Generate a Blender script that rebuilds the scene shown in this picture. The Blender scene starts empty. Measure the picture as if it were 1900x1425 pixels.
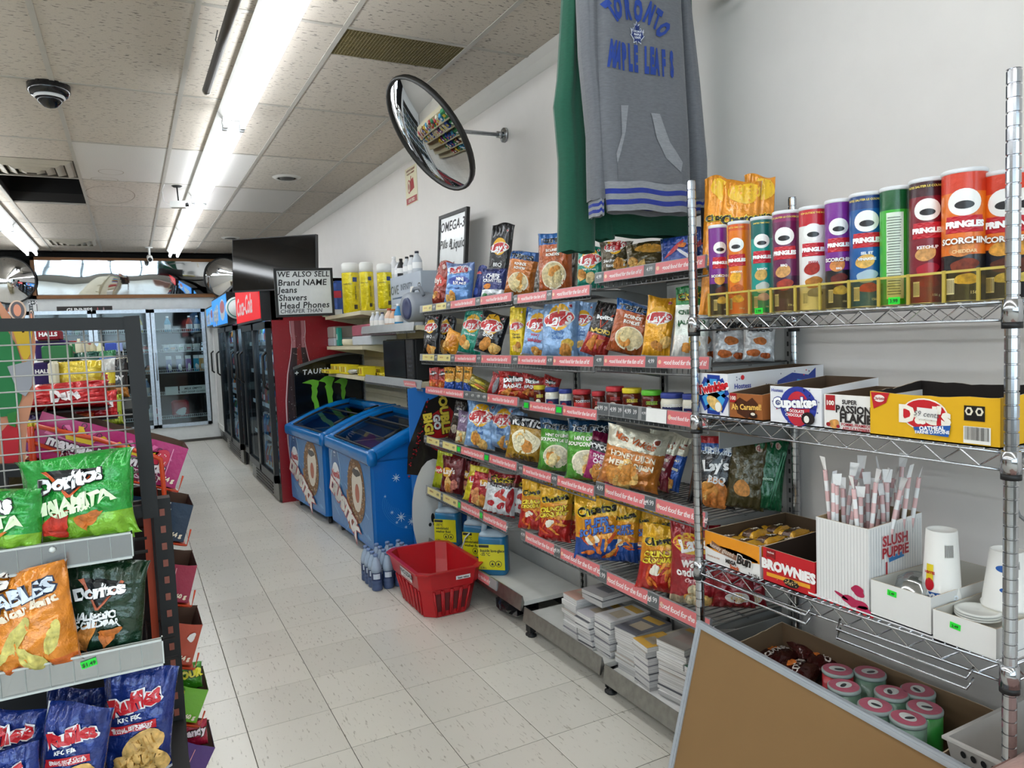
import bpy, math, random
import numpy as np
from mathutils import Vector, Matrix
random.seed(7)
# ------------------------------------------------------------------ camera, world, lights, exposure
S = bpy.context.scene
COL = S.collection
PI = math.pi
CAM = np.array([0.0, 0.0, 1.4201])
RX = np.array([0.8838, -0.4663, -0.0392]); UX = np.array([0.0660, 0.0412, 0.9970]); WX = np.array([0.4621, 0.8842, -0.0678])
RX = np.cross(WX, UX); RX /= np.linalg.norm(RX); WX /= np.linalg.norm(WX); UX = np.cross(RX, WX)
FPX = 1345.85
cd = bpy.data.cameras.new('camera'); cam = bpy.data.objects.new('camera', cd); COL.objects.link(cam)
cd.sensor_width = 36; cd.lens = FPX / 1900 * 36; cd.clip_start = 0.05; cd.clip_end = 100
cam.matrix_world = Matrix(((RX[0], UX[0], -WX[0], CAM[0]), (RX[1], UX[1], -WX[1], CAM[1]), (RX[2], UX[2], -WX[2], CAM[2]), (0, 0, 0, 1)))
S.camera = cam
vs = S.view_settings
S.display_settings.display_device = 'sRGB'
vs.view_transform = 'Standard'; vs.look = 'None'; vs.gamma = 1; vs.use_curve_mapping = False
vs.exposure = 0.32
S.cycles.caustics_reflective = False
W = bpy.data.worlds.new('sky'); S.world = W; W.use_nodes = True
W.node_tree.nodes['Background'].inputs[0].default_value = (0.75, 0.85, 1.0, 1)
W.node_tree.nodes['Background'].inputs[1].default_value = 1.0
TUBE_W = 11.0       # fluorescent tube emission
DAY_W = 130.0       # daylight through the shop windows behind the camera
def area(name, loc, rot, sx, sy, power, col):
    l = bpy.data.lights.new(name, 'AREA'); l.shape = 'RECTANGLE'; l.size = sx; l.size_y = sy; l.energy = power; l.color = col
    o = bpy.data.objects.new(name, l); COL.objects.link(o); o.location = loc; o.rotation_euler = rot
    return o
area('window_daylight', (-1.35, -3.5, 1.75), (PI/2, 0, 0), 6.4, 1.95, DAY_W, (0.86, 0.93, 1.0))

def ray(u, v): return WX + RX*((u-950)/FPX) + UX*((712.5-v)/FPX)
def onX(u, v, X): d = ray(u, v); return CAM + d*(X/d[0])
def onY(u, v, Y): d = ray(u, v); return CAM + d*(Y/d[1])
def onZ(u, v, Z): d = ray(u, v); return CAM + d*((Z-CAM[2])/d[2])
def depth(P): return float((np.asarray(P)-CAM) @ WX)

# ------------------------------------------------------------------ materials
def lin(c):
    c = c.lstrip('#'); r = [int(c[i:i+2], 16)/255 for i in (0, 2, 4)]
    return tuple((x/12.92 if x <= .04045 else ((x+.055)/1.055)**2.4) for x in r) + (1,)
MC = {}
def mat(hexc, kind='plain', **kw):
    key = (hexc, kind, tuple(sorted(kw.items())))
    if key in MC: return MC[key]
    m = bpy.data.materials.new('%s_%s' % (kind, hexc.lstrip('#'))); m.use_nodes = True
    nt = m.node_tree; b = nt.nodes['Principled BSDF']; L = nt.links
    b.inputs['Base Color'].default_value = lin(hexc)
    R = {'plain': .5, 'foil': .2, 'gloss': .12, 'matte': .85, 'metal': .28, 'chrome': .08, 'paper': .7, 'print': .3, 'fabric': .95, 'clear': .05, 'emit': .5, 'chip': .6, 'card': .8, 'mirror': .02}[kind]
    b.inputs['Roughness'].default_value = kw.get('r', R)
    def noise(scale, detail=3, vec=None, rough=.55):
        n = nt.nodes.new('ShaderNodeTexNoise'); n.inputs['Scale'].default_value = scale; n.inputs['Detail'].default_value = detail; n.inputs['Roughness'].default_value = rough
        tc = nt.nodes.new('ShaderNodeTexCoord')
        if vec:
            mp = nt.nodes.new('ShaderNodeMapping'); mp.inputs['Scale'].default_value = vec; L.new(tc.outputs['Object'], mp.inputs[0]); L.new(mp.outputs[0], n.inputs['Vector'])
        else: L.new(tc.outputs['Object'], n.inputs['Vector'])
        return n
    def bump(src, st, dist=.002):
        bp = nt.nodes.new('ShaderNodeBump'); bp.inputs['Strength'].default_value = st; bp.inputs['Distance'].default_value = dist
        L.new(src, bp.inputs['Height']); L.new(bp.outputs[0], b.inputs['Normal'])
    def vary(src, lo, hi):
        c = nt.nodes.new('ShaderNodeMix'); c.data_type = 'RGBA'; c.blend_type = 'MULTIPLY'; c.inputs[0].default_value = 1
        rp = nt.nodes.new('ShaderNodeMapRange'); rp.inputs[3].default_value = lo; rp.inputs[4].default_value = hi; rp.inputs[1].default_value = .3; rp.inputs[2].default_value = .7
        L.new(src, rp.inputs[0]); c.inputs[6].default_value = lin(hexc); L.new(rp.outputs[0], c.inputs[7]); L.new(c.outputs[2], b.inputs['Base Color'])
    if kind == 'foil':
        n = noise(34, 4); bump(n.outputs[0], .8, .010); b.inputs['Coat Weight'].default_value = .6; b.inputs['Coat Roughness'].default_value = .08; b.inputs['Metallic'].default_value = .25
        vary(n.outputs[0], .82, 1.12)
    elif kind == 'print':
        n = noise(34, 4); bump(n.outputs[0], .3, .006); b.inputs['Coat Weight'].default_value = .3; b.inputs['Coat Roughness'].default_value = .12
    elif kind == 'chip':
        n = noise(90, 4); vary(n.outputs[0], .6, 1.25); bump(n.outputs[0], .3)
    elif kind in ('metal', 'chrome', 'mirror'):
        b.inputs['Metallic'].default_value = 1
        if kind == 'metal': n = noise(30, 2); vary(n.outputs[0], .85, 1.1)
        if kw.get('wavy'): n = noise(kw['wavy'], 1); bump(n.outputs[0], .22, .05)
    elif kind in ('card', 'paper', 'matte'):
        n = noise(9, 4); vary(n.outputs[0], .985, 1.015)
    elif kind == 'fabric':
        n = noise(60, 4, (1, 1, 4)); vary(n.outputs[0], .86, 1.1); n2 = noise(700, 2); bump(n2.outputs[0], .3, .001); b.inputs['Sheen Weight'].default_value = .2
    elif kind in ('plain', 'gloss'):
        n = noise(12, 3); vary(n.outputs[0], .95, 1.04)
    elif kind == 'clear':
        b.inputs['Transmission Weight'].default_value = 1; b.inputs['IOR'].default_value = kw.get('ior', 1.1)
        if kw.get('thin'):
            nt.nodes.remove(b); tr = nt.nodes.new('ShaderNodeBsdfTransparent'); gl = nt.nodes.new('ShaderNodeBsdfGlossy'); gl.inputs['Roughness'].default_value = kw.get('r', .04)
            tr.inputs[0].default_value = lin(hexc); mx = nt.nodes.new('ShaderNodeMixShader'); mx.inputs[0].default_value = kw['thin']
            L.new(tr.outputs[0], mx.inputs[1]); L.new(gl.outputs[0], mx.inputs[2]); L.new(mx.outputs[0], nt.nodes['Material Output'].inputs[0])
    elif kind == 'emit':
        b.inputs['Emission Color'].default_value = lin(hexc); b.inputs['Emission Strength'].default_value = kw.get('e', 1)
    m.diffuse_color = lin(hexc)
    MC[key] = m
    return m
def M(s):
    """'#hex' or '#hex:kind'"""
    if not isinstance(s, str): return s
    a = s.split(':'); return mat(a[0], a[1] if len(a) > 1 else 'print')

# ------------------------------------------------------------------ glyphs (built once from the built-in font)
GL = {}
def _ev(body, bold):
    c = bpy.data.curves.new('g', 'FONT'); c.body = body; c.size = 1; c.offset = bold; c.resolution_u = 2
    o = bpy.data.objects.new('g', c); me = o.to_mesh()
    v = np.array([x.co[:2] for x in me.vertices]).reshape(-1, 2); f = [tuple(p.vertices) for p in me.polygons]
    o.to_mesh_clear(); bpy.data.objects.remove(o); bpy.data.curves.remove(c)
    return v, f
def glyph(ch, bold):
    k = (ch, bold)
    if k not in GL:
        if ch == ' ': GL[k] = (np.zeros((0, 2)), [], .3)
        else:
            v, f = _ev(ch, bold); hh, _ = _ev('HH', 0); h2, _ = _ev('H'+ch+'H', 0); hx = hh[:, 0].max()
            GL[k] = (v, f, h2[:, 0].max()-hx)
    return GL[k]
def text2d(s, size, bold=0, shear=0, align='c', track=0, arc=0):
    V = []; F = []; x = 0; n = 0
    for ch in s:
        v, f, a = glyph(ch, bold)
        if len(v):
            w = v.copy(); w[:, 0] += x; V.append(w); F += [tuple(i+n for i in q) for q in f]; n += len(v)
        x += a + track
    if not V: return np.zeros((0, 2)), []
    V = np.concatenate(V); V[:, 1] -= .36
    V[:, 0] -= {'c': x/2, 'l': 0, 'r': x}[align]
    V[:, 0] += V[:, 1]*shear
    V[:, 1] += arc*V[:, 0]**2
    return V*size, F

# ------------------------------------------------------------------ mesh builder
class Flat:
    """maps 2-D print coordinates (metres) onto a flat face"""
    def __init__(s, o, ex, ey, d=.0006):
        s.o = np.array(o, float); s.ex = np.array(ex, float); s.ex /= np.linalg.norm(s.ex); s.ey = np.array(ey, float); s.ey /= np.linalg.norm(s.ey)
        s.n = np.cross(s.ex, s.ey); s.d = d
    def __call__(s, P, layer): return s.o + P[:, :1]*s.ex + P[:, 1:2]*s.ey + s.n*(s.d*(layer+1))
class Cyl:
    """wraps print coordinates (x = arc metres, y = height) on a cylinder/cone; th0 = facing angle"""
    def __init__(s, c, r0, th0, r1=None, h=1, flip=1): s.c = np.array(c, float); s.r0 = r0; s.r1 = r0 if r1 is None else r1; s.th0 = th0; s.h = h
    def __call__(s, P, layer):
        r = s.r0+(s.r1-s.r0)*P[:, 1]/s.h; a = s.th0+P[:, 0]/((s.r0+s.r1)/2); rr = r+.0005*(layer+1)
        return s.c+np.stack([np.cos(a)*rr, np.sin(a)*rr, P[:, 1]], 1)
class MB:
    def __init__(s): s.V = []; s.F = []; s.MI = []; s.SM = []; s.n = 0; s.mats = []
    def mi(s, m):
        m = M(m)
        if m not in s.mats: s.mats.append(m)
        return s.mats.index(m)
    def add(s, V, F, m, smooth=False):
        V = np.asarray(V, float).reshape(-1, 3); k = s.mi(m)
        s.V.append(V); s.F += [tuple(i+s.n for i in f) for f in F]; s.n += len(V)
        s.MI += [k]*len(F); s.SM += [smooth]*len(F)
        return s
    def box(s, c, d, m, rz=0, rot=None):
        x, y, z = d[0]/2, d[1]/2, d[2]/2
        V = np.array([(-x, -y, -z), (x, -y, -z), (x, y, -z), (-x, y, -z), (-x, -y, z), (x, -y, z), (x, y, z), (-x, y, z)])
        if rot is not None: V = V @ np.array(rot).T
        elif rz: cz, sz = math.cos(rz), math.sin(rz); V = V @ np.array([[cz, -sz, 0], [sz, cz, 0], [0, 0, 1]]).T
        return s.add(V+np.array(c), [(3, 2, 1, 0), (4, 5, 6, 7), (0, 1, 5, 4), (1, 2, 6, 5), (2, 3, 7, 6), (3, 0, 4, 7)], m)
    def bx(s, a, b, m):
        a = np.array(a, float); b = np.array(b, float); return s.box((a+b)/2, np.abs(b-a), m)
    def rbox(s, a, b, m, e=.006):
        """box with chamfered edges (vertical and top)"""
        a = np.minimum(a, b).astype(float) if 0 else np.minimum(np.array(a, float), np.array(b, float)); b2 = np.maximum(np.array(a, float), np.array(b, float))
        x0, y0, z0 = a; x1, y1, z1 = b2
        def ring(i, z): return [(x0+i+e, y0+i, z), (x1-i-e, y0+i, z), (x1-i, y0+i+e, z), (x1-i, y1-i-e, z), (x1-i-e, y1-i, z), (x0+i+e, y1-i, z), (x0+i, y1-i-e, z), (x0+i, y0+i+e, z)]
        return s.loft([ring(e, z0), ring(0, z0+e), ring(0, z1-e), ring(e, z1)], m)
    def loft(s, rings, m, smooth=False, cap=True, closed=True):
        n = len(rings[0]); V = [p for r in rings for p in r]; F = []
        for i in range(len(rings)-1):
            for j in range(n if closed else n-1):
                k = (j+1) % n; F.append((i*n+j, i*n+k, (i+1)*n+k, (i+1)*n+j))
        if cap: F.append(tuple(range(n-1, -1, -1))); F.append(tuple((len(rings)-1)*n+j for j in range(n)))
        return s.add(V, F, m, smooth)
    def tube(s, pts, r, m, n=6, r2=None, cap=True, smooth=True):
        pts = [np.array(p, float) for p in pts]; rings = []; up = None
        for i, p in enumerate(pts):
            t = pts[min(i+1, len(pts)-1)]-pts[max(i-1, 0)]; t /= (np.linalg.norm(t) or 1)
            if up is None: up = np.array([0, 0, 1.]) if abs(t[2]) < .9 else np.array([1., 0, 0])
            a = np.cross(t, up); a /= np.linalg.norm(a); b = np.cross(a, t); up = b
            rr = r if r2 is None else r+(r2-r)*i/(len(pts)-1)
            rings.append([p+rr*(a*math.cos(2*PI*k/n)+b*math.sin(2*PI*k/n)) for k in range(n)])
        return s.loft(rings, m, smooth, cap)
    def lathe(s, c, prof, m, n=20, smooth=True, cap=True):
        c = np.array(c, float); R = [[c+np.array([r*math.cos(2*PI*k/n), r*math.sin(2*PI*k/n), z]) for k in range(n)] for r, z in prof]
        return s.loft(R, m, smooth, cap)
    def prism(s, poly, z0, z1, m, axis=2, off=(0, 0, 0)):
        """polygon in 2 axes extruded along the third; axis = extrusion axis"""
        def P(a, b, z): return {2: (a, b, z), 0: (z, a, b), 1: (a, z, b)}[axis]
        o = np.array(off); lo = [np.array(P(a, b, z0))+o for a, b in poly]; hi = [np.array(P(a, b, z1))+o for a, b in poly]
        return s.loft([lo, hi], m)
    # prints
    def text(s, mp, t, x, y, size, m, bold=.02, shear=0, rot=0, align='c', layer=1, track=0, arc=0, out=None, ob=.055):
        if out: s.text(mp, t, x, y, size, out, ob, shear, rot, align, layer, track+.0, arc); layer += 1
        v, f = text2d(t, size, bold, shear, align, track, arc)
        if not len(v): return s
        c, q = math.cos(rot), math.sin(rot); v = v @ np.array([[c, q], [-q, c]]) + np.array([x, y])
        return s.add(mp(v, layer), f, m)
    def ell(s, mp, x, y, rx, ry, m, rot=0, layer=0, n=24, rings=4, wob=0, seed=0, a0=0, a1=2*PI):
        if getattr(mp, 'soft', 0) and rx > .012: rings = 7; n = max(n, 30)
        rg = random.Random(seed); ph = [rg.uniform(0, 6.28) for _ in range(3)]; full = abs(a1-a0-2*PI) < 1e-6
        P = [(0, 0)]; F = []; cnt = n if full else n+1
        for i in range(1, rings+1):
            for k in range(cnt):
                a = a0+(a1-a0)*k/n; w = 1+wob*(math.sin(2*a+ph[0])+.6*math.sin(3*a+ph[1])+.4*math.sin(5*a+ph[2])); P.append((rx*i/rings*w*math.cos(a), ry*i/rings*w*math.sin(a)))
        for k in range(n):
            k2 = (k+1) % cnt
            F.append((0, 1+k, 1+k2))
            for i in range(rings-1): F.append((1+i*cnt+k, 1+(i+1)*cnt+k, 1+(i+1)*cnt+k2, 1+i*cnt+k2))
        P = np.array(P); c, q = math.cos(rot), math.sin(rot); P = P @ np.array([[c, q], [-q, c]])+np.array([x, y])
        return s.add(mp(P, layer), F, m, True)
    def rect(s, mp, x, y, w, h, m, rot=0, layer=0, nx=6, ny=6):
        P = np.array([((i/nx-.5)*w, (j/ny-.5)*h) for j in range(ny+1) for i in range(nx+1)]); c, q = math.cos(rot), math.sin(rot); P = P @ np.array([[c, q], [-q, c]])+np.array([x, y])
        F = [(j*(nx+1)+i, j*(nx+1)+i+1, (j+1)*(nx+1)+i+1, (j+1)*(nx+1)+i) for j in range(ny) for i in range(nx)]
        return s.add(mp(P, layer), F, m, True)
    def poly(s, mp, pts, m, layer=0, sub=2):
        pts = np.array(pts, float); c = pts.mean(0); T = [(c, pts[i], pts[(i+1) % len(pts)]) for i in range(len(pts))] if len(pts) > 3 else [tuple(pts)]
        for _ in range(sub): T = [t for a, b, d in T for t in ((a, (a+b)/2, (a+d)/2), ((a+b)/2, b, (b+d)/2), ((a+d)/2, (b+d)/2, d), ((a+b)/2, (b+d)/2, (a+d)/2))]
        P = np.array([p for t in T for p in t]); F = [(3*i, 3*i+1, 3*i+2) for i in range(len(T))]
        a = P[1]-P[0]; b = P[2]-P[0]
        if a[0]*b[1]-a[1]*b[0] < 0: F = [f[::-1] for f in F]
        return s.add(mp(P, layer), F, m, True)
    def build(s, name, parent=None, origin=None, label=None, cat=None, group=None, kind=None):
        V = np.concatenate(s.V)
        if origin is None:
            origin = np.array(parent['_o']) if parent is not None else np.array([(V[:, 0].min()+V[:, 0].max())/2, (V[:, 1].min()+V[:, 1].max())/2, V[:, 2].min()])
        origin = np.array(origin, float)
        me = bpy.data.meshes.new(name); me.from_pydata((V-origin).tolist(), [], s.F)
        for m in s.mats: me.materials.append(m)
        me.polygons.foreach_set('material_index', s.MI); me.polygons.foreach_set('use_smooth', s.SM); me.update()
        o = bpy.data.objects.new(name, me); COL.objects.link(o)
        if parent is not None:
            o.parent = parent; po = np.array(parent['_o']); o.location = Vector(origin-po)
        else: o.location = Vector(origin)
        o['_o'] = list(origin)
        tag(o, label, cat, group, kind)
        return o
def tag(o, label=None, cat=None, group=None, kind=None):
    if label: o['label'] = label
    if cat: o['category'] = cat
    if group: o['group'] = group
    if kind: o['kind'] = kind
    return o
def thing(name, origin, label, cat, group=None, kind=None):
    o = bpy.data.objects.new(name, None); COL.objects.link(o); o.location = origin; o.empty_display_size = .05; o['_o'] = [float(x) for x in origin]
    return tag(o, label, cat, group, kind)
def clone(o, parent=None, mat=None):
    c = o.copy(); COL.objects.link(c)
    if parent is not None: c.parent = parent
    for ch in o.children: clone(ch, c)
    return c
# ------------------------------------------------------------------ STRUCTURE
H = 2.831; XW = 1.918; YB = 12.0; XL = -4.6; YF = -3.3
def tex_floor(seed_in=True):
    m = bpy.data.materials.new('vinyl_tile'); m.use_nodes = True; nt = m.node_tree; L = nt.links; b = nt.nodes['Principled BSDF']
    tc = nt.nodes.new('ShaderNodeTexCoord'); geo = nt.nodes.new('ShaderNodeNewGeometry'); oi = nt.nodes.new('ShaderNodeObjectInfo')
    mp = nt.nodes.new('ShaderNodeMapping'); mp.inputs['Scale'].default_value = (125, 24, 1); mp.inputs['Location'].default_value = (0, 0, .37); mp.inputs['Rotation'].default_value = (0, 0, .25); L.new(geo.outputs['Position'], mp.inputs[0])
    n = nt.nodes.new('ShaderNodeTexNoise'); n.inputs['Scale'].default_value = 1.0; n.inputs['Detail'].default_value = 3; L.new(mp.outputs[0], n.inputs['Vector'])
    r = nt.nodes.new('ShaderNodeValToRGB'); r.color_ramp.elements[0].position = .62; r.color_ramp.elements[0].color = (0, 0, 0, 1); r.color_ramp.elements[1].position = .72; r.color_ramp.elements[1].color = (1, 1, 1, 1); L.new(n.outputs[0], r.inputs[0])
    m2 = nt.nodes.new('ShaderNodeMapping'); m2.inputs['Location'].default_value = (.2, .3, .61); m2.inputs['Scale'].default_value = (1.3, 1.3, 1.3); L.new(geo.outputs['Position'], m2.inputs[0]); n2 = nt.nodes.new('ShaderNodeTexNoise'); n2.inputs['Scale'].default_value = 1; n2.inputs['Detail'].default_value = 1; L.new(m2.outputs[0], n2.inputs['Vector'])
    c1 = nt.nodes.new('ShaderNodeMix'); c1.data_type = 'RGBA'; c1.inputs[6].default_value = lin('#dad5ca'); c1.inputs[7].default_value = lin('#e3dfd5'); c1.inputs[0].default_value = .5
    c2 = nt.nodes.new('ShaderNodeMix'); c2.data_type = 'RGBA'; c2.inputs[7].default_value = lin('#b5afa3'); L.new(c1.outputs[2], c2.inputs[6]); L.new(r.outputs[0], c2.inputs[0])
    mr = nt.nodes.new('ShaderNodeMapRange'); mr.inputs[3].default_value = .94; mr.inputs[4].default_value = 1.03; L.new(oi.outputs['Random'], mr.inputs[0])
    c3 = nt.nodes.new('ShaderNodeMix'); c3.data_type = 'RGBA'; c3.blend_type = 'MULTIPLY'; c3.inputs[0].default_value = 1; L.new(c2.outputs[2], c3.inputs[6]); L.new(mr.outputs[0], c3.inputs[7]); L.new(c3.outputs[2], b.inputs['Base Color'])
    r2 = nt.nodes.new('ShaderNodeMapRange'); r2.inputs[3].default_value = .22; r2.inputs[4].default_value = .30; b.inputs['Roughness'].default_value = .25
    return m
def tex_ceil(c='#c6bdb1', marks=True):
    m = bpy.data.materials.new('ceiling_tile'); m.use_nodes = True; nt = m.node_tree; L = nt.links; b = nt.nodes['Principled BSDF']; b.inputs['Roughness'].default_value = .95
    geo = nt.nodes.new('ShaderNodeNewGeometry'); mp = nt.nodes.new('ShaderNodeMapping'); mp.inputs['Scale'].default_value = (30, 95, 1); L.new(geo.outputs['Position'], mp.inputs[0])
    n = nt.nodes.new('ShaderNodeTexNoise'); n.inputs['Scale'].default_value = 1; n.inputs['Detail'].default_value = 4; L.new(mp.outputs[0], n.inputs['Vector'])
    r = nt.nodes.new('ShaderNodeValToRGB'); r.color_ramp.elements[0].position = .60 if marks else .8; r.color_ramp.elements[0].color = (0, 0, 0, 1); r.color_ramp.elements[1].position = .66 if marks else .9; r.color_ramp.elements[1].color = (1, 1, 1, 1); L.new(n.outputs[0], r.inputs[0])
    n3 = nt.nodes.new('ShaderNodeTexNoise'); n3.inputs['Scale'].default_value = 160; n3.inputs['Detail'].default_value = 2; L.new(geo.outputs['Position'], n3.inputs['Vector'])
    c1 = nt.nodes.new('ShaderNodeMix'); c1.data_type = 'RGBA'; k = lin(c); c1.inputs[6].default_value = tuple(x*.86 for x in k[:3])+(1,); c1.inputs[7].default_value = tuple(min(1, x*1.12) for x in k[:3])+(1,); L.new(n3.outputs[0], c1.inputs[0])
    c2 = nt.nodes.new('ShaderNodeMix'); c2.data_type = 'RGBA'; c2.inputs[7].default_value = tuple(x*.35 for x in k[:3])+(1,); L.new(c1.outputs[2], c2.inputs[6]); L.new(r.outputs[0], c2.inputs[0]); L.new(c2.outputs[2], b.inputs['Base Color'])
    bp = nt.nodes.new('ShaderNodeBump'); bp.inputs['Strength'].default_value = .4; bp.inputs['Distance'].default_value = .002; bp.invert = True; L.new(r.outputs[0], bp.inputs['Height']); L.new(bp.outputs[0], b.inputs['Normal'])
    return m
# floor: joint-coloured slab, single tiles on it
T = .3048
FX, FY = .288, 4.590
sl = MB().bx((XL, YF, -.12), (XW, YB, -.0015), '#4e4a42:matte'); floor = sl.build('floor', origin=(0, 0, 0), kind='structure')
TM = tex_floor(); tiles = []
tb = MB(); e = .0012; g = .0013
a_, b_ = g, T-g
tb.loft([[(a_, a_, -.0015), (b_, a_, -.0015), (b_, b_, -.0015), (a_, b_, -.0015)], [(a_, a_, -.0006), (b_, a_, -.0006), (b_, b_, -.0006), (a_, b_, -.0006)], [(a_+e, a_+e, 0), (b_-e, a_+e, 0), (b_-e, b_-e, 0), (a_+e, b_-e, 0)]], TM)
t0 = tb.build('floor_tile', parent=floor, origin=(0, 0, 0)); first = True; rest = []
for i in range(-17, 6):
    for j in range(-27, 25):
        x = FX+i*T; y = FY+j*T
        if x < XL or x+T > XW+.3 or y < YF or y+T > YB+.05: continue
        if -5 <= i <= 4 and -11 <= j <= 18:
            o = t0 if first else t0.copy()
            if not first: COL.objects.link(o)
            first = False; o.location = (x, y, 0)
        else: rest.append((x, y))
rb = MB()
for x, y in rest: rb.bx((x+g, y+g, -.0015), (min(x+T-g, XW), min(y+T-g, YB), 0), TM)
rb.build('floor_tiles_beyond', parent=floor, origin=(0, 0, 0), kind='stuff')
# ceiling
CX, CY, CW, CL = -.878, 2.083, .6096, 1.2192
cl = MB().bx((XL-.1, YF-.1, H+.02), (XW+.1, 6.95, H+.12), '#2a2826:matte').bx((-1.2, 6.8, H+.3), (0, 8.4, H+.4), '#070707:matte').bx((-.26, 6.95, H+.02), (XW+.1, YB+1, H+.12), '#2a2826:matte').bx((XL-.1, 8.19, H+.02), (-.26, YB+1, H+.12), '#2a2826:matte').bx((XL-.1, 6.95, H+.02), (-.89, 8.19, H+.12), '#2a2826:matte').bx((-.9, 6.94, H+.1), (-.25, 6.96, H+.32), '#070707:matte').bx((-.9, 8.18, H+.1), (-.25, 8.2, H+.32), '#070707:matte').bx((-.91, 6.95, H+.1), (-.89, 8.19, H+.32), '#070707:matte').bx((-.26, 6.95, H+.1), (-.24, 8.19, H+.32), '#070707:matte')
ceil = cl.build('ceiling', origin=(0, 0, 0), kind='structure')
TC = tex_ceil(); TCW = tex_ceil('#d2cfcb', False); TCS = tex_ceil('#ccc5bb', True)
for i in range(-3, 5):
    for j in range(-1, 9):
        x0 = CX+i*CW+.010; x1 = min(CX+(i+1)*CW-.010, XW-.001); y0 = CY+j*CL+.010; y1 = min(CY+(j+1)*CL-.010, YB-.06)
        if (i, j) == (0, 4): continue
        if y1-y0 < .05: continue
        if (i, j) == (0, 3): y1 = 6.33
        if (i, j) == (0, 7): pass
        m = TCW if (i, j) in ((1, 3), (2, 3), (3, 4), (2, 4)) else (TCS if (i, j) in ((1, 4), (3, 3)) else TC)
        q = MB()
        if (i, j) == (3, 1): q.bx((x0, 3.64, H), (x1, y1, H+.015), m)
        elif (i, j) == (3, 0): q.bx((x0, y0, H), (x1, y1, H+.015), m)
        else: q.bx((x0, y0, H), (x1, y1, H+.015), m)
        if (i, j) == (1, 3):
            mp = Flat((0, 0, H), (1, 0, 0), (0, -1, 0))
        q.build('ceiling_panel', parent=ceil, origin=((x0+x1)/2, (y0+y1)/2, H))
q = MB()
q.bx((XL, YF, H), (CX-3*CW-.012, YB, H+.015), TC).bx((CX-3*CW, YF, H), (XW, CY-CL-.01, H+.015), TC)
q.build('ceiling_panels_behind', parent=ceil, origin=(0, 0, 0), kind='stuff')
for i in range(-3, 5):
    x = CX+i*CW; MB().bx((x-.012, .8, H-.004), (x+.012, YB-.06, H+.006), '#b4b0a8:plain').build('ceiling_grid_bar', parent=ceil, origin=(x, 6, H))
for j in range(-1, 9):
    y = CY+j*CL; MB().bx((XL, y-.011, H-.0035), (XW, y+.011, H+.0055), '#aaa59c:plain').build('ceiling_cross_bar', parent=ceil, origin=(0, y, H))
def ring(mp, x, y, rx, ry, w, m, q, a0=0, a1=2*PI, n=40):
    P = []; F = []
    for k in range(n+1):
        a = a0+(a1-a0)*k/n; wob = 1+.03*math.sin(3*a)
        P += [(x+rx*wob*math.cos(a), y+ry*wob*math.sin(a)), (x+(rx-w)*wob*math.cos(a), y+(ry-w)*wob*math.sin(a))]
    for k in range(n): F.append((2*k, 2*k+1, 2*k+3, 2*k+2))
    q.add(mp(np.array(P), 0), F, m)
q = MB(); mp = Flat((0, 0, H-.001), (1, 0, 0), (0, -1, 0))
for (u, v, rx, ry) in ((206, 319, .09, .1), (194, 333, .1, .09)): p = onZ(u, v, H); ring(mp, p[0], -p[1], rx, ry, .006, '#a39a8e:matte', q)
p = onZ(205, 362, H); ring(mp, p[0], -p[1], .2, .42, .008, '#978d80:matte', q)
q.build('water_stain', parent=ceil, origin=(0, 0, H))
# walls
wm = mat('#dfdbd7', 'matte')
def wall(name, a, b, m=wm): return MB().bx(a, b, m).build(name, kind='structure')
wr = wall('wall_right', (XW, YF, 0), (XW+.12, YB, H+.1))
wall('wall_left', (XL-.12, YF, 0), (XL, YB, H+.1), mat('#c9c6c0', 'matte'))
MB().loft([[(XW, YF, H-.105), (XW-.004, YF, H-.1), (XW-.02, YF, H-.05), (XW-.028, YF, H), (XW, YF, H)], [(XW, YB, H-.105), (XW-.004, YB, H-.1), (XW-.02, YB, H-.05), (XW-.028, YB, H), (XW, YB, H)]], '#cfcdc8:matte').build('trim_1', kind='structure')
MB().bx((XW-.008, YF, 0), (XW, YB, .09), '#4c4a46:plain').build('baseboard_right', kind='structure')
# storefront behind the camera: low wall, mullions, glazing
fw = MB().bx((XL, YF-.1, 0), (XW, YF, .75), '#8f8b84:matte').bx((XL, YF-.1, 2.75), (XW, YF, H+.1), '#8f8b84:matte').build('wall_front', kind='structure')
for k in range(6):
    x = XL+.1+k*1.25
    wf = thing('window_%d' % (k+1), (x+.6, YF-.05, .75), None, None, kind='structure')
    fr = MB()
    for a in (0, 1.2): fr.bx((x+a-.03, YF-.09, .75), (x+a+.03, YF-.01, 2.75), '#2b2b2d:plain')
    fr.bx((x, YF-.09, .75), (x+1.2, YF-.01, .81), '#2b2b2d:plain').bx((x, YF-.09, 2.69), (x+1.2, YF-.01, 2.75), '#2b2b2d:plain').bx((x, YF-.09, 1.95), (x+1.2, YF-.01, 2.0), '#2b2b2d:plain').build('window_frame', parent=wf)
    MB().bx((x+.03, YF-.055, .81), (x+1.17, YF-.05, 2.69), mat('#eef6f8', 'clear', thin=.06)).build('window_pane', parent=wf)
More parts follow.
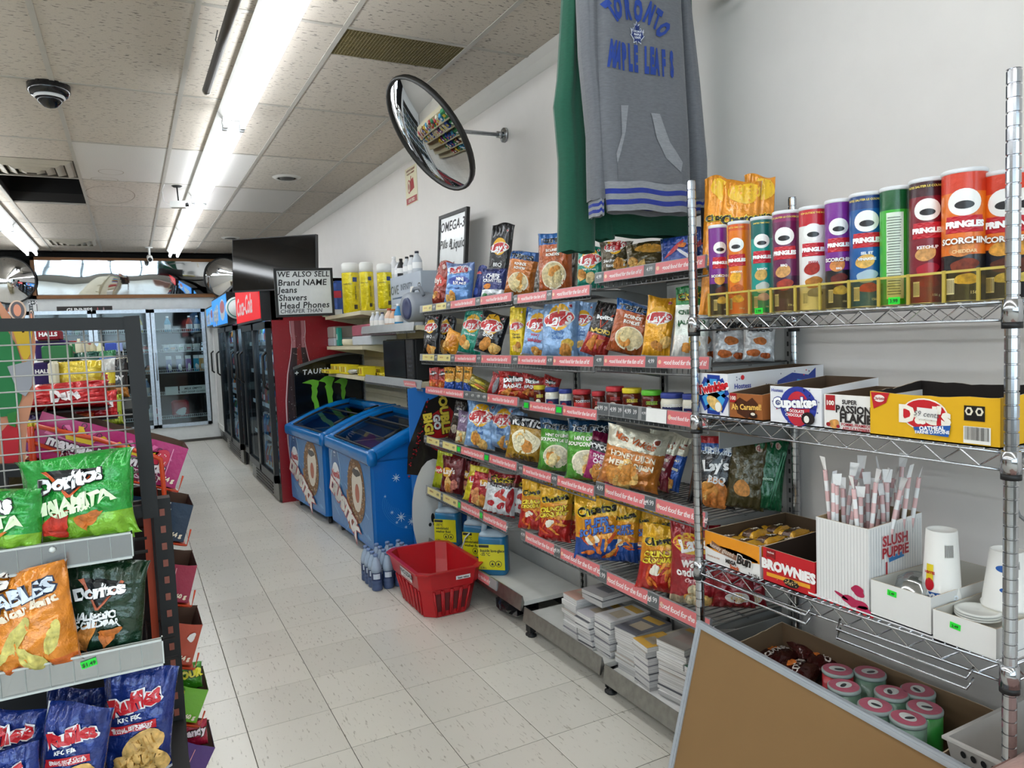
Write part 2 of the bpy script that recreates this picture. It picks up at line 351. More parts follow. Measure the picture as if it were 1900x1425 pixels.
# back wall with walk-in cooler
YC = 12.0
cw = mat('#dfe3e4', 'plain'); al = mat('#b9c2cc', 'metal', r=.3)
def P12(u, v): p = onY(u, v, YC); return p[0], p[2]
zt, zb = 2.0, .235      # opening of the glass doors
bw = MB()
bw.bx((XL, YC, 2.0), (XW, YC+.1, 2.18), cw).bx((XL, YC, 0), (XW, YC+.1, zb), cw).bx((1.05, YC, zb), (XW, YC+.1, 2.0), cw).bx((XL, YC, zb), (-3.43, YC+.1, 2.0), cw)
bw.bx((XL, YC+.35, 2.18), (XW, YC+.4, H+.1), '#141312:matte').bx((XL, YC+.9, 0), (XW, YC+.95, 2.2), '#0e1012:matte').bx((XL, YC+.02, 2.12), (XW, YC+.95, 2.2), '#1c1f22:matte').bx((XW, YC, 0), (XW+.1, YC+1, H+.1), '#1c1f22:matte').bx((XL-.1, YC, 0), (XL, YC+1, H+.1), '#1c1f22:matte').bx((XL, YC, -.1), (XW, YC+1, .0), '#55524d:matte').bx((XL, YC, 2.17), (XW, YC+.4, 2.18), '#141312:matte')
bw.bx((1.185, YC-.004, 0), (1.2, YC, 2.18), '#8d9192:plain').bx((XL, YC-.006, 0), (XW, YC, .03), '#55524d:plain')
bw.build('wall_back', kind='structure')
# walk-in cooler doors
DW = .745
for k in range(6):
    x1 = 1.03-k*DW; x0 = x1-DW+.012
    if k == 0: pass
    d = thing('glass_door', (x0+DW/2, YC, zb), 'aluminium-framed glass cooler door on the back wall, %s' % ['the rightmost one with milk cartons behind it', 'second from the right with juice bottles behind it', 'third from the right, behind the wire-grid display', 'fourth from the right', 'fifth from the right', 'leftmost one'][k], 'cooler door', 'glass doors of the walk-in cooler')
    f = MB(); w = .05
    f.bx((x0, YC-.03, zb), (x0+w, YC+.02, zt), al).bx((x1-w, YC-.03, zb), (x1, YC+.02, zt), al).bx((x0, YC-.03, zb), (x1, YC+.02, zb+w), al).bx((x0, YC-.03, zt-w), (x1, YC+.02, zt), al)
    f.build('door_frame', parent=d)
    MB().bx((x0+w, YC-.008, zb+w), (x1-w, YC-.003, zt-w), mat('#dfe8ea', 'clear', thin=.05)).build('glass_pane', parent=d)
    hx = x0+.03
    MB().tube([(hx, YC-.03, .95), (hx, YC-.06, .98), (hx, YC-.06, 1.32), (hx, YC-.03, 1.35)], .009, al).build('handle', parent=d)
# interior wire shelves and goods behind the two visible doors
goods_z = [.36, .72, 1.05, 1.36, 1.66]
for k in range(5):
    x1 = .99-k*DW; x0 = x1-DW+.08
    for z in goods_z:
        q = MB()
        for i in range(24): q.tube([(x0+(x1-x0)*i/23, YC+.08, z), (x0+(x1-x0)*i/23, YC+.6, z)], .003, '#dfe3e6:plain', n=4)
        q.tube([(x0, YC+.07, z), (x1, YC+.07, z)], .006, '#e8ebee:plain', n=5).tube([(x0, YC+.07, z+.045), (x1, YC+.07, z+.045)], .004, '#e8ebee:plain', n=5)
        for i in range(24): q.tube([(x0+(x1-x0)*i/23, YC+.07, z), (x0+(x1-x0)*i/23, YC+.07, z+.045)], .003, '#e8ebee:plain', n=4)
        q.build('cooler_wire_shelf', label=f'white wire shelf behind cooler door {["rightmost","second from right","third from right","fourth from right","fifth from right"][k]}, {["bottom","second lowest","middle","second highest","top"][goods_z.index(z)]} level', cat='shelf', group='wire shelves in the walk-in cooler')
    MB().bx((x0-.06, YC+.1, 1.93), (x0-.045, YC+.12, .3), '#eef4ff:plain').build('cooler_post', label='white shelf post inside the walk-in cooler at door ' + ['one', 'two', 'three', 'four', 'five'][k] + ' from the right', cat='post')
l = bpy.data.lights.new('cooler_tube', 'AREA'); l.shape = 'RECTANGLE'; l.size = 4; l.size_y = .05; l.energy = 4; l.color = (.85, .93, 1)
lo = bpy.data.objects.new('cooler_tube', l); COL.objects.link(lo); lo.location = (-.8, YC+.1, 1.98); lo.rotation_euler = (.5, 0, 0)
def carton(x, y, z, c, w, h, lab, cap='#f2f2f2', grp='milk cartons in the cooler', nm='milk_carton'):
    q = MB(); q.bx((x-w/2, y, z), (x+w/2, y+w, z+h*.8), c); q.loft([[(x-w/2, y, z+h*.8), (x+w/2, y, z+h*.8), (x+w/2, y+w, z+h*.8), (x-w/2, y+w, z+h*.8)], [(x-w/2, y+w*.45, z+h*.94), (x+w/2, y+w*.45, z+h*.94), (x+w/2, y+w*.55, z+h*.94), (x-w/2, y+w*.55, z+h*.94)]], cap); q.bx((x-w/2, y+w*.45, z+h*.94), (x+w/2, y+w*.55, z+h), cap)
    q.ell(Flat((x, y, z+h*.3), (1, 0, 0), (0, 0, 1)), .01, 0, w*.32, h*.2, '#f4f4f4', wob=.15, seed=int(x*100))
    q.build(nm, label=lab, cat='carton', group=grp)
def bottle(x, y, z, h, r, c, cap, lab, grp, nm='bottle', cat='bottle', n=12, lc=None):
    q = MB().lathe((x, y, z), [(r*.9, 0), (r, h*.03), (r, h*.55), (r*.75, h*.7), (r*.38, h*.84), (r*.36, h*.92)], c, n)
    q.lathe((x, y, z), [(r*.42, h*.9), (r*.42, h*1.0)], cap, n)
    if lc: q.lathe((x, y, z), [(r*1.02, h*.2), (r*1.02, h*.48)], lc, n, cap=False)
    return q.build(nm, label=lab, cat=cat, group=grp)
z = 1.05
for x, c, nm in ((.5, '#3a3f8f', 'dark blue'), (.64, '#2c3277', 'navy'), (.77, '#9a6fb0', 'purple'), (.88, '#2aa3c4', 'turquoise'), (.96, '#d9a55a', 'tan')):
    carton(x, YC+.1, z, c+':plain', .075, .25, f'{nm} milk carton on the middle wire shelf of the rightmost cooler door')
z = 1.36
for i, x in enumerate((.48, .57, .68, .79, .9)):
    MB().lathe((x, YC+.15, z), [(.045, 0), (.055, .09), (.055, .095), (.058, .1), (.058, .115)], '#eef0ee:plain', 14).rect(Cyl((x, YC+.15, z), .051, -PI/2), 0, .05, .06, .04, ['#3f6fa0', '#d98a2b', '#6aa05a', '#c04050', '#d0d0d0'][i]).build('dairy_tub', label=f'white dairy tub, {["first","second","third","fourth","fifth"][i]} from the left on the second shelf behind the rightmost cooler door', cat='tub', group='dairy tubs in the cooler')
for i, (x, c) in enumerate(((.52, '#1d8fb0'), (.82, '#b5402b'), (.93, '#2a5f8c'))):
    bottle(x, YC+.15, 1.66, .24, .045, c+':plain', '#e0e0e0:plain', f'{["teal","red","blue"][i]} bottle on the top shelf behind the rightmost cooler door', 'bottles in the cooler', lc='#f0f0f0:print')
q = MB().rbox((.5, YC+.12, .37), (.74, YC+.35, .62), '#b5303a:plain', .03).ell(Flat((.63, YC+.119, .45), (1, 0, 0), (0, 0, 1)), 0, 0, .08, .05, '#f0f0f0', wob=.2).build('milk_bag', label='red and white bag of milk on the bottom cooler shelf behind the rightmost door', cat='milk bag')
for x0, x1, lab in ((.42, .6, 'short blank white cardboard sign on the second lowest cooler shelf'), (.62, 1.0, 'long white handwritten sign on the second lowest cooler shelf')):
    q = MB().bx((x0, YC+.055, .72), (x1, YC+.06, .84), '#e3e6e4:paper')
    if x0 > .6: fm = Flat(((x0+x1)/2, YC+.055, .78), (1, 0, 0), (0, 0, 1)); q.text(fm, 'MILK EMPTY', 0, .02, .045, '#333333', shear=.2).text(fm, 'KEEP DOOR CLOSED', 0, -.03, .035, '#333333', shear=.2)
    q.build('shelf_sign', label=lab, cat='sign')
for i, (x, c, zz, hh) in enumerate(((.06, '#d8c832', 1.66, .25), (.14, '#c4b52c', 1.66, .25), (.12, '#8fc0d8', 1.05, .26), (.22, '#c98a5a', 1.05, .12), (.2, '#d4553a', 1.36, .12), (.28, '#d8d4c4', 1.36, .1), (.1, '#7fb4d8', .36, .28), (.22, '#cfd4dc', .36, .22), (.3, '#c2323a', .36, .18), (.1, '#5f9ad0', .72, .24), (.18, '#7fa0c8', .72, .26))):
    bottle(x, YC+.15, zz, hh, .045, c+':plain', '#d03030:plain' if i % 3 == 0 else '#f0f0f0:plain', ['yellow jug, left of two on the top cooler shelf', 'olive yellow jug, right of two on the top cooler shelf', 'light blue bottle on the middle cooler shelf', 'short brown jar on the middle cooler shelf', 'orange red jar on the second highest shelf', 'cream jar on the second highest cooler shelf', 'pale blue water bottle on the bottom cooler shelf', 'grey water bottle on the bottom cooler shelf', 'short red capped bottle on the bottom cooler shelf', 'blue bottle, left of two, second lowest shelf', 'slate blue bottle, right of two, second lowest shelf'][i]+', second door from the right', 'bottles in the cooler', lc='#f2f2ee:print')
for d in range(2, 5):
    for z in goods_z:
        for i in range(6):
            x = .93-d*DW-.1*i; c = random.choice(['#2f7fb8', '#4aa0c8', '#c9c9c4', '#b03a3a', '#3f8f5a', '#d0b040', '#7fb0d8'])
            bottle(x, YC+.16, z, .2, .034, c+':plain', '#f0f0f0:plain', 'soft drink bottle in a row behind the %s cooler door from the right' % {2: 'third', 3: 'fourth', 4: 'fifth'}[d], 'drink bottles far back in the cooler', n=8)
# wide wavy mirror above the cooler
q = thing('wall_mirror', (.07, YC-.05, 2.17), 'long rectangular wavy mirror in a brown wooden frame above the back coolers', 'mirror')
wd = mat('#8a5a2c', 'plain'); x0, x1, z0, z1 = -1.14, 1.265, 2.17, 2.745
f = MB().bx((x0, YC-.05, z0), (x1, YC-.01, z0+.045), wd).bx((x0, YC-.05, z1-.045), (x1, YC-.01, z1), wd).bx((x0, YC-.05, z0), (x0+.045, YC-.01, z1), wd).bx((x1-.045, YC-.05, z0), (x1, YC-.01, z1), wd).build('frame', parent=q)
V = []; F = []; nx, nz = 60, 10
for j in range(nz+1):
    for i in range(nx+1):
        s = i/nx*2-1; t = j/nz*2-1; V.append((x0+.04+(x1-x0-.08)*i/nx, YC-.045-.27*(.10*t-.028*t*t)+.028*s*s, z0+.04+(z1-z0-.08)*j/nz))
for j in range(nz):
    for i in range(nx): F.append((j*(nx+1)+i, j*(nx+1)+i+1, (j+1)*(nx+1)+i+1, (j+1)*(nx+1)+i))
MB().add(V, F, mat('#dfe4e8', 'mirror', r=.03, wavy=1.6), True).build('mirror_glass', parent=q)
# convex dome mirrors left and right of it
def dome(name, c, R, n, lab, rim='#1a1a1a:plain', bulge=.22, arm=None):
    n = np.array(n, float); n /= np.linalg.norm(n); a = np.cross(n, (0, 0, 1.)); a /= np.linalg.norm(a); b = np.cross(a, n); c = np.array(c, float)
    th = thing(name, tuple(c), lab, 'mirror')
    rings = []
    for i in range(9):
        t = i/8; r = R*.97*t; rings.append([c+n*(bulge*R*(1-t*t)+.008)+a*(r+1e-4)*math.cos(2*PI*k/40)+b*(r+1e-4)*math.sin(2*PI*k/40) for k in range(40)])
    MB().loft(rings[::-1], mat('#e6e8ea', 'mirror'), True, cap=False).build('mirror_glass', parent=th)
    pr = [(R*.95, -.004), (R, -.012), (R*1.015, .004), (R*1.0, .02), (R*.96, .016)]
    MB().loft([[c+n*z+a*r*math.cos(2*PI*k/40)+b*r*math.sin(2*PI*k/40) for k in range(40)] for r, z in pr+[pr[0]]], rim, True, cap=False).build('rim', parent=th)
    MB().loft([[c+n*z+a*r*math.cos(2*PI*k/40)+b*r*math.sin(2*PI*k/40) for k in range(40)] for r, z in ((R*.96, -.005), (R*.2, -.03))], '#8b8d90:plain', True).build('back_shell', parent=th)
    return th, c, n, a, b
dome('dome_mirror', (-1.40, YC-.12, 2.42), .32, (.1, -1, -.05), 'round convex mirror left of the long framed mirror on the back wall')
dome('dome_mirror', (1.33, YC-.2, 2.45), .3, (-.55, -1, -.1), 'round convex mirror at the right end of the back wall, half hidden by the television')
# signs on the cooler header
def plate(name, u0, v0, u1, v1, Y, c, lab, txt=None, tc='#ffffff', ts=.05, extra=None):
    a = onY(u0, v0, Y); b = onY(u1, v1, Y); q = MB().bx((a[0], Y-.004, b[2]), (b[0], Y, a[2]), c)
    fm = Flat(((a[0]+b[0])/2, Y-.004, (a[2]+b[2])/2), (1, 0, 0), (0, 0, 1))
    if extra: extra(q, fm, b[0]-a[0], a[2]-b[2])
    if txt: q.text(fm, txt, 0, 0, ts, tc, bold=.03)
    return q.build(name, label=lab, cat='sign')
def ex(q, fm, w, h):
    q.text(fm, 'GUNNIES', -w*.1, 0, .075, '#ffffff', bold=.03)
    for i in range(3): q.ell(fm, w*(.12+.11*i), 0, .008, .035, ['#c8c8c8', '#b03a3a', '#b08a8a'][i])
plate('header_sign', 105, 569, 209, 580.5, YC-.001, '#2a211f:plain', 'long dark brown sign with white lettering above the cooler doors', extra=ex)
def ex2(q, fm, w, h):
    q.text(fm, '2+5', 0, h*.36, .07, '#ffffff', bold=.03); q.rect(fm, w*.2, -h*.12, w*.45, h*.6, '#e8e8e8')
    for i in range(3): q.rect(fm, -w*.25, h*(.1-.18*i), w*.3, h*.05, '#e8e8e8')
plate('price_poster', 53, 558, 70, 581, YC-.001, '#1a1a1a:print', 'small black and white price poster above the cooler doors', extra=ex2)
def ex3(q, fm, w, h):
    q.ell(fm, 0, -h*.1, w*.3, h*.25, '#c05a40', wob=.2); q.rect(fm, 0, h*.35, w*.7, h*.1, '#4a6a8a')
plate('food_poster', 9, 561, 27, 585, YC-.001, '#22303c:print', 'small dark poster with an orange dish on the cooler header, far left', extra=ex3)
# ------------------------------------------------------------------ CEILING FITTINGS
wp = mat('#e9e9e6', 'plain')
def strip_light(x, y0, y1, lab):
    t = thing('strip_light', (x, (y0+y1)/2, H), lab, 'ceiling light', 'fluorescent strip lights')
    q = MB()
    q.loft([[(x-.07, y, H-.005), (x-.085, y, H-.03), (x-.05, y, H-.075), (x+.05, y, H-.075), (x+.085, y, H-.03), (x+.07, y, H-.005)] for y in (y0, y1)], wp); q.build('housing', parent=t)
    for s in (-1, 1):
        MB().tube([(x+s*.048, y0+.04, H-.105), (x+s*.048, y1-.04, H-.105)], .0175, mat('#f6fbff', 'emit', e=TUBE_W), n=10).build('tube', parent=t)
        for y in (y0+.02, y1-.02):
            MB().bx((x+s*.048-.014, y-.012, H-.13), (x+s*.048+.014, y+.012, H-.07), '#c9cbcd:plain').build('lamp_holder', parent=t)
    return t
YL = [-2.7, -.24, 2.22, 4.66, 7.13, 9.2, 11.45]
for x, nm in ((.632, 'row over the aisle'), (-1.06, 'left row'), (-2.9, 'far left row')):  # far left row is out of view, added for extra light and mirror reflections
    for k in range(6):
        strip_light(x, YL[k]+.01, YL[k+1]-.01, f'double-tube fluorescent strip light, {nm}, ' + ['behind the photographer', 'overhead', 'nearest in view', 'second from the front', 'third from the front', 'farthest, by the back mirror'][k])
def spipe():
    t = thing('ceiling_pipe', (.45, 3.7, 2.72), 'dark brown metal tube hanging under the ceiling left of the strip light', 'pipe')
    MB().tube([(.455, 2.6, 2.76), (.447, 4.19, 2.77)], .021, '#3a332b:plain', n=12).build('tube', parent=t)
    MB().tube([(.447, 4.19, 2.77), (.447, 4.215, 2.77)], .022, '#8d8880:metal', n=12).build('end_cap', parent=t)
    MB().tube([(.44, 3.55, H), (.43, 3.56, 2.79), (.447, 3.57, 2.745), (.47, 3.56, 2.78), (.46, 3.55, H)], .003, '#4a4a4a:plain', n=5).build('wire_hanger', parent=t)
spipe()
def dome_cam(x, y):
    t = thing('dome_camera', (x, y, H), 'black dome security camera with white ring on the ceiling at the left', 'camera')
    MB().lathe((x, y, H-.055), [(.085, .0), (.1, .02), (.1, .055)], '#17171a:gloss', 28).build('base', parent=t)
    MB().lathe((x, y, H-.065), [(.066, -.006), (.075, 0), (.07, .01)], '#dadada:plain', 28, cap=False).build('trim_ring', parent=t)
    MB().lathe((x, y, H-.12), [(.004, 0), (.03, .008), (.055, .03), (.066, .06)], '#0c0c10:gloss', 24).build('dome', parent=t)
dome_cam(*onZ(90, 158, H)[:2])
def diffuser(x0, x1, y0, y1, lab):
    t = thing('air_diffuser', ((x0+x1)/2, (y0+y1)/2, H), lab, 'air vent'); c = mat('#a9a294', 'plain')
    for k in range(4):
        q = MB(); a = .012+k*.066; b = a+.048; z0 = H-.003-.009*k; z1 = z0-.014
        x = (x0+x1)/2; y = (y0+y1)/2; hx = (x1-x0)/2; hy = (y1-y0)/2
        def rg(i, z): return [(x-hx+i, y-hy+i, z), (x+hx-i, y-hy+i, z), (x+hx-i, y+hy-i, z), (x-hx+i, y+hy-i, z)]
        q.loft([rg(a, z0+.01), rg(b, z1), rg(b+.006, z1), rg(a+.01, z0+.01)], c, cap=False); q.build('louvre', parent=t)
    MB().bx((x0, y0, H+.006), (x1, y1, H+.01), '#4b463e:matte').build('backing', parent=t)
diffuser(-.868, -.279, 6.36, 6.93, 'stepped square ceiling air vent beside the missing black ceiling panel')
diffuser(-.868, -.279, 10.64, 11.25, 'stepped square ceiling air vent near the back wall')
t = thing('return_grille', (1.255, 3.47, H), 'rectangular brown egg-crate vent grille in the ceiling near the round mirror', 'air vent')
MB().bx((.965, 3.33, H+.012), (1.548, 3.625, H+.014), '#2a2417:matte').build('backing', parent=t)
q = MB()
for i in range(38): x = .965+.583*i/37; q.bx((x-.0015, 3.325, H), (x+.0015, 3.625, H+.012), '#7d7048:plain')
for i in range(20): y = 3.325+.3*i/19; q.bx((.965, y-.0015, H), (1.548, y+.0015, H+.012), '#7d7048:plain')
q.build('grille', parent=t, kind='stuff')
for (u, v, r, lab) in ((532, 329, .12, 'round white ceiling air outlet with dark centre, right of the strip light'), (428, 441, .12, 'round white ceiling air outlet above the television')):
    p = onZ(u, v, H); t = thing('round_vent', (p[0], p[1], H), lab, 'air vent')
    MB().lathe((p[0], p[1], H-.012), [(r*.65, 0), (r*.8, -.002), (r, .012)], '#d9d7d2:plain', 28, cap=False).build('outer_ring', parent=t)
    MB().lathe((p[0], p[1], H-.02), [(r*.2, 0), (r*.45, .004), (r*.5, .014)], '#4a4a48:plain', 20).build('centre_cone', parent=t)
    MB().lathe((p[0], p[1], H-.006), [(r*.66, 0), (r*.66, .006)], '#26241f:matte', 24).build('throat', parent=t)
p = onZ(328, 345, H); x, y = p[0], p[1]
t = thing('box_camera', (x, y, H), 'white box-shaped security camera hanging on a black rod from the ceiling', 'camera')
MB().lathe((x, y, H-.012), [(.03, 0), (.045, .012)], '#1b1b1b:plain', 18).build('mount', parent=t)
MB().tube([(x, y, H-.01), (x+.005, y, H-.13)], .007, '#1b1b1b:plain').build('rod', parent=t)
MB().box((x-.0, y-.02, H-.165), (.12, .07, .055), '#e6e6e4:plain', rz=-.25).tube([(x+.055, y-.035, H-.165), (x+.085, y-.043, H-.165)], .017, '#17171a:gloss', n=12).build('camera_body', parent=t)
MB().tube([(x-.06, y, H-.16), (x-.11, y, H-.14), (x-.12, y-.02, H-.05), (x-.1, y-.05, H)], .003, '#e0e0e0:plain', n=5).build('cable', parent=t)
p = onY(278, 480, 11.3); x, z = p[0], p[2]
t = thing('bullet_camera', (x, 11.3, z), 'small white bullet security camera in front of the long back mirror', 'camera')
MB().tube([(x, 11.35, H), (x, 11.35, z+.05)], .014, '#e4e4e2:plain', n=8).lathe((x, 11.35, H-.01), [(.05, 0), (.05, .01)], '#e4e4e2:plain', 14).build('bracket', parent=t)
MB().tube([(x, 11.42, z+.035), (x, 11.2, z-.02)], .038, '#e4e4e2:plain', n=14).tube([(x, 11.21, z-.017), (x, 11.195, z-.022)], .026, '#17171a:gloss', n=14).build('camera_body', parent=t)
# round convex mirror on an arm
c = onY(799, 250, 3.42); d = ray(799, 250); d /= np.linalg.norm(d)
n = -d*.36+.93*(-RX*.816-UX*.583)/np.linalg.norm(RX*.816+UX*.583)
th, c, n, a, b = dome('convex_mirror', c, .305, n, 'large round convex security mirror with black rim on an arm from the right wall', rim='#1c1b19:plain', bulge=.14)
wb = onX(937, 251, XW)
MB().tube([c-n*.012, c-n*.05, wb+np.array([-.03, 0, 0])], .011, '#b9bcc0:metal', n=8).build('arm', parent=th)
MB().tube([wb, wb+np.array([-.012, 0, 0])], .04, '#b9bcc0:metal', n=12).tube([wb+np.array([-.01, 0, 0]), wb+np.array([-.05, 0, 0])], .018, '#b9bcc0:metal', n=10).build('wall_bracket', parent=th)
# small wall notice
def wallsign():
    y0, y1, z0, z1 = 5.264, 5.024, 2.417, 2.684
    q = MB().bx((XW-.004, y1, z0), (XW, y0, z1), '#dcd6b8:paper'); w = y0-y1; h = z1-z0; fm = Flat((XW-.004, (y0+y1)/2, (z0+z1)/2), (0, -1, 0), (0, 0, 1))
    q.rect(fm, 0, -h*.4, w*.94, h*.17, '#a8262c').text(fm, 'LIVE FEED', 0, -h*.4, .03, '#e8e0c8', bold=.03, layer=2).text(fm, '24 HR RECORDING', 0, h*.42, .021, '#8a2a28', bold=.02).text(fm, 'IN USE ON PREMISES', 0, h*.33, .017, '#8a2a28', bold=.02)
    q.rect(fm, .01, 0, w*.4, h*.3, '#a8262c', rot=.2).ell(fm, -w*.18, -h*.02, w*.13, h*.19, '#a8262c', layer=1).ell(fm, -w*.18, -h*.02, w*.1, h*.15, '#dcd6b8', layer=2).ell(fm, -w*.18, -h*.02, w*.05, h*.09, '#a8262c', layer=3).rect(fm, 0, h*.2, w*.06, h*.1, '#a8262c')
    q.build('wall_notice', label='small cream and red security notice with a camera picture on the right wall', cat='sign')
wallsign()
# ------------------------------------------------------------------ COOLERS (facing the aisle)
blk = mat('#131315', 'plain', r=.35); gls = mat('#dfeaf0', 'clear', thin=.10)
def cooler(y0, y1, xf, ztop, lab, head=None, side=None, zh=1.62, xh=None, ndoor=2, body=blk, xs=1.12, white=False, prod=True):
    t = thing('drinks_cooler', (1.5, (y0+y1)/2, 0), lab, 'drinks cooler'); xb = 1.88; zt = zh if head else ztop-.08
    q = MB(); q.bx((xs, y0, .0), (xb, y0+.035, ztop), side or body).bx((xs, y1-.035, 0), (xb, y1, ztop), body).bx((xb-.03, y0, 0), (xb, y1, ztop), body).bx((xs, y0, ztop-.03), (xb, y1, ztop), body).bx((xs, y0+.03, .16), (xb, y1-.03, .2), '#d7dce0:plain').bx((xb-.05, y0+.036, .2), (xb-.031, y1-.036, zt), '#c9d2d8:plain')
    q.build('cabinet', parent=t)
    q = MB().bx((xf+.03, y0, .02), (xs, y1, .17), '#5c5952:metal')
    for i in range(4): q.bx((xf+.025, y0+.3, .035+.03*i), (xf+.032, y1-.3, .05+.03*i), '#2f2d29:plain')
    q.build('kick_plate', parent=t)
    w = (y1-y0)/ndoor
    for k in range(ndoor):
        a = y0+k*w+.004; b = a+w-.008; fr = .05; bc = mat('#dfe1e0', 'plain') if white else blk
        q = MB().bx((xf, a, .18), (xf+.045, a+fr, zt), bc).bx((xf, b-fr, .18), (xf+.045, b, zt), bc).bx((xf, a, .18), (xf+.045, b, .25), bc).bx((xf, a, zt-.06), (xf+.045, b, zt), bc)
        if white: q.bx((xf+.01, a, .18), (xf+.03, b, zt), bc)
        d = q.build('door', parent=t)
        if not white:
            g = MB().bx((xf+.015, a+fr, .25), (xf+.02, b-fr, zt-.06), gls); go = g.build('glass_pane', parent=d, origin=None)
        hy = a+.03 if k % 2 == 0 else b-.03
        if ndoor == 1: hy = b-.03
        MB().tube([(xf, hy, 1.02), (xf-.035, hy, 1.05), (xf-.035, hy, 1.32), (xf, hy, 1.35)], .012, '#111111:plain', n=8).build('handle', parent=d)
    if head:
        xh = xh or xf-.06; q = MB().bx((xh, y0, zh+.01), (xs+.1, y1, ztop), body)
        q.build('header_box', parent=t)
        hm, fn = head; q = MB().bx((xh-.006, y0+.02, zh+.03), (xh, y1-.02, ztop-.02), hm)
        fm = Flat((xh-.006, (y0+y1)/2, (zh+ztop)/2+.005), (0, -1, 0), (0, 0, 1)); fn(q, fm, y1-y0-.04, ztop-zh-.05); q.build('lit_header', parent=t)
    for z in (.5, .82, 1.14, 1.42):
        if white: break
        q = MB().bx((xf+.08, y0+.04, z-.006), (xb-.05, y1-.04, z), '#cfd6da:plain').bx((xf+.075, y0+.04, z-.01), (xf+.08, y1-.04, z+.03), '#e6eaec:plain'); q.build('shelf', parent=t)
    l = bpy.data.lights.new('cooler_lamp', 'AREA'); l.shape = 'RECTANGLE'; l.size = .03; l.size_y = 1.3; l.energy = 2.5; l.color = (.8, .9, 1)
    return t
def hred(q, fm, w, h): q.text(fm, 'Coca-Cola', -w*.1, 0, .25, '#ffffff:print', bold=.02, shear=.35, layer=1)
def hblue(q, fm, w, h):
    q.ell(fm, w*.25, 0, w*.16, h*.38, '#e9f2fb', layer=1).ell(fm, w*.25, h*.1, w*.15, h*.22, '#c8323c', layer=2).ell(fm, -w*.2, -h*.1, w*.22, h*.3, '#7fc4f2', wob=.2, layer=1).text(fm, 'pepsi', -w*.22, 0, .3, '#ffffff:print', bold=.02, layer=3)
side_red = mat('#8e0f1c', 'gloss', r=.3)
c1 = cooler(6.65, 8.25, 1.06, 2.0, 'tall red and black drinks cooler with lit red header, nearest of the coolers', head=(mat('#d5121c', 'emit', e=.55), hred), side=side_red, xh=1.03, ndoor=2, xs=1.115)
# bottle picture printed on the red side panel
q = MB(); fm = Flat((0, 6.65, 0), (1, 0, 0), (0, 0, 1)); pts = []
def bw_(z):
    zs = [(.2, .11), (.55, .13), (.9, .125), (1.15, .1), (1.3, .07), (1.4, .055), (1.46, .05), (1.5, .06), (1.62, .06)]
    for (a, wa), (b, wb_) in zip(zs, zs[1:]):
        if a <= z <= b: t = (z-a)/(b-a); return wa+(wb_-wa)*t
    return .11
bc_ = 1.335
def strip(k, m, layer, z0=.2, z1=1.62, lo=-1, hi=1):
    P = []; F = []; n = 30
    for i in range(n+1): z = z0+(z1-z0)*i/n; w = bw_(z)*k; P += [(bc_+w*lo, z), (bc_+w*hi, z)]
    for i in range(n): F.append((2*i, 2*i+1, 2*i+3, 2*i+2))
    q.add(fm(np.array(P), layer), F, m)
strip(1.14, '#d9c8c8', 0); strip(1.06, '#7a1520', 1); strip(1, '#2a0d0e', 2, .2, 1.38); strip(.45, '#7c1f18', 3, .2, 1.38, -.6, .7); strip(1, '#a86a70', 2, 1.38, 1.62); strip(.5, '#6f1f28', 3, 1.38, 1.62)
rg = random.Random(3)
for i in range(260):
    x = rg.uniform(-.12, .12); z = rg.uniform(.3, 1.5)
    if abs(x) < bw_(z)*.95: q.rect(fm, bc_+x, z, rg.uniform(.002, .006), rg.uniform(.002, .006), rg.choice(['#d8c8c8', '#b08080', '#e8dede', '#5a1016']), nx=1, ny=1, layer=4)
for i in range(500): q.rect(fm, rg.uniform(1.12, 1.87), rg.uniform(.1, 1.98), .004, .004, rg.choice(['#c05058', '#6c0a14', '#a83a42']), nx=1, ny=1, layer=0)
q.build('side_print', parent=c1)
c2 = cooler(8.3, 9.02, 1.12, 1.75, 'narrow black glass-door cooler between the red-header and the blue-header coolers', ndoor=1, xs=1.17)
c3 = cooler(9.08, 10.75, 1.08, 2.05, 'black drinks cooler with lit light-blue header, middle of the row', head=(mat('#2f86d8', 'emit', e=.7), hblue), xh=1.03, ndoor=2, xs=1.13, zh=1.66)
c4 = cooler(10.82, 11.95, 1.12, 2.0, 'white-fronted drinks cooler with black handle and small blue header at the back wall', head=(mat('#3f9ae0', 'emit', e=.7), hblue), xh=1.06, ndoor=1, xs=1.17, zh=1.7, white=True)
MB().tube([(1.14, 9.07, 1.86), (1.14, 9.055, 1.86)], .13, '#e8f2f2:plain', n=28).tube([(1.14, 9.056, 1.86), (1.14, 9.05, 1.86)], .11, '#2f8a80:plain', n=28).tube([(1.14, 9.051, 1.86), (1.14, 9.047, 1.86)], .1, '#f4f8f8:plain', n=28).build('round_sign', label='round white and teal sign on the side of the blue-header cooler', cat='sign')
for ci, (ya, yb, xx) in enumerate(((6.72, 8.18, 1.2), (8.36, 8.96, 1.26), (9.15, 10.7, 1.22))):
    for zi, z in enumerate((.2, .5, .82, 1.14, 1.42)):
        n = int((yb-ya)/.085)
        for k in range(n):
            if zi == 4 and ci == 1: continue
            cc = rg.choice(['#1d4f9a', '#b02a2a', '#3a2a22', '#3f9ad0', '#d8dde0', '#2f7f4a', '#d88a2a', '#6aa8d8'])
            bottle(xx, ya+.05+k*.085, z, rg.uniform(.19, .24), .032, cc+':plain', '#e8e8e8:plain', 'bottled drink in the front row behind the glass of the %s cooler' % ['red-header', 'narrow black', 'blue-header'][ci], 'drinks in the aisle coolers', n=8, lc=rg.choice(['#f0f0f0:print', '#c03030:print', '#2a5aa8:print']))
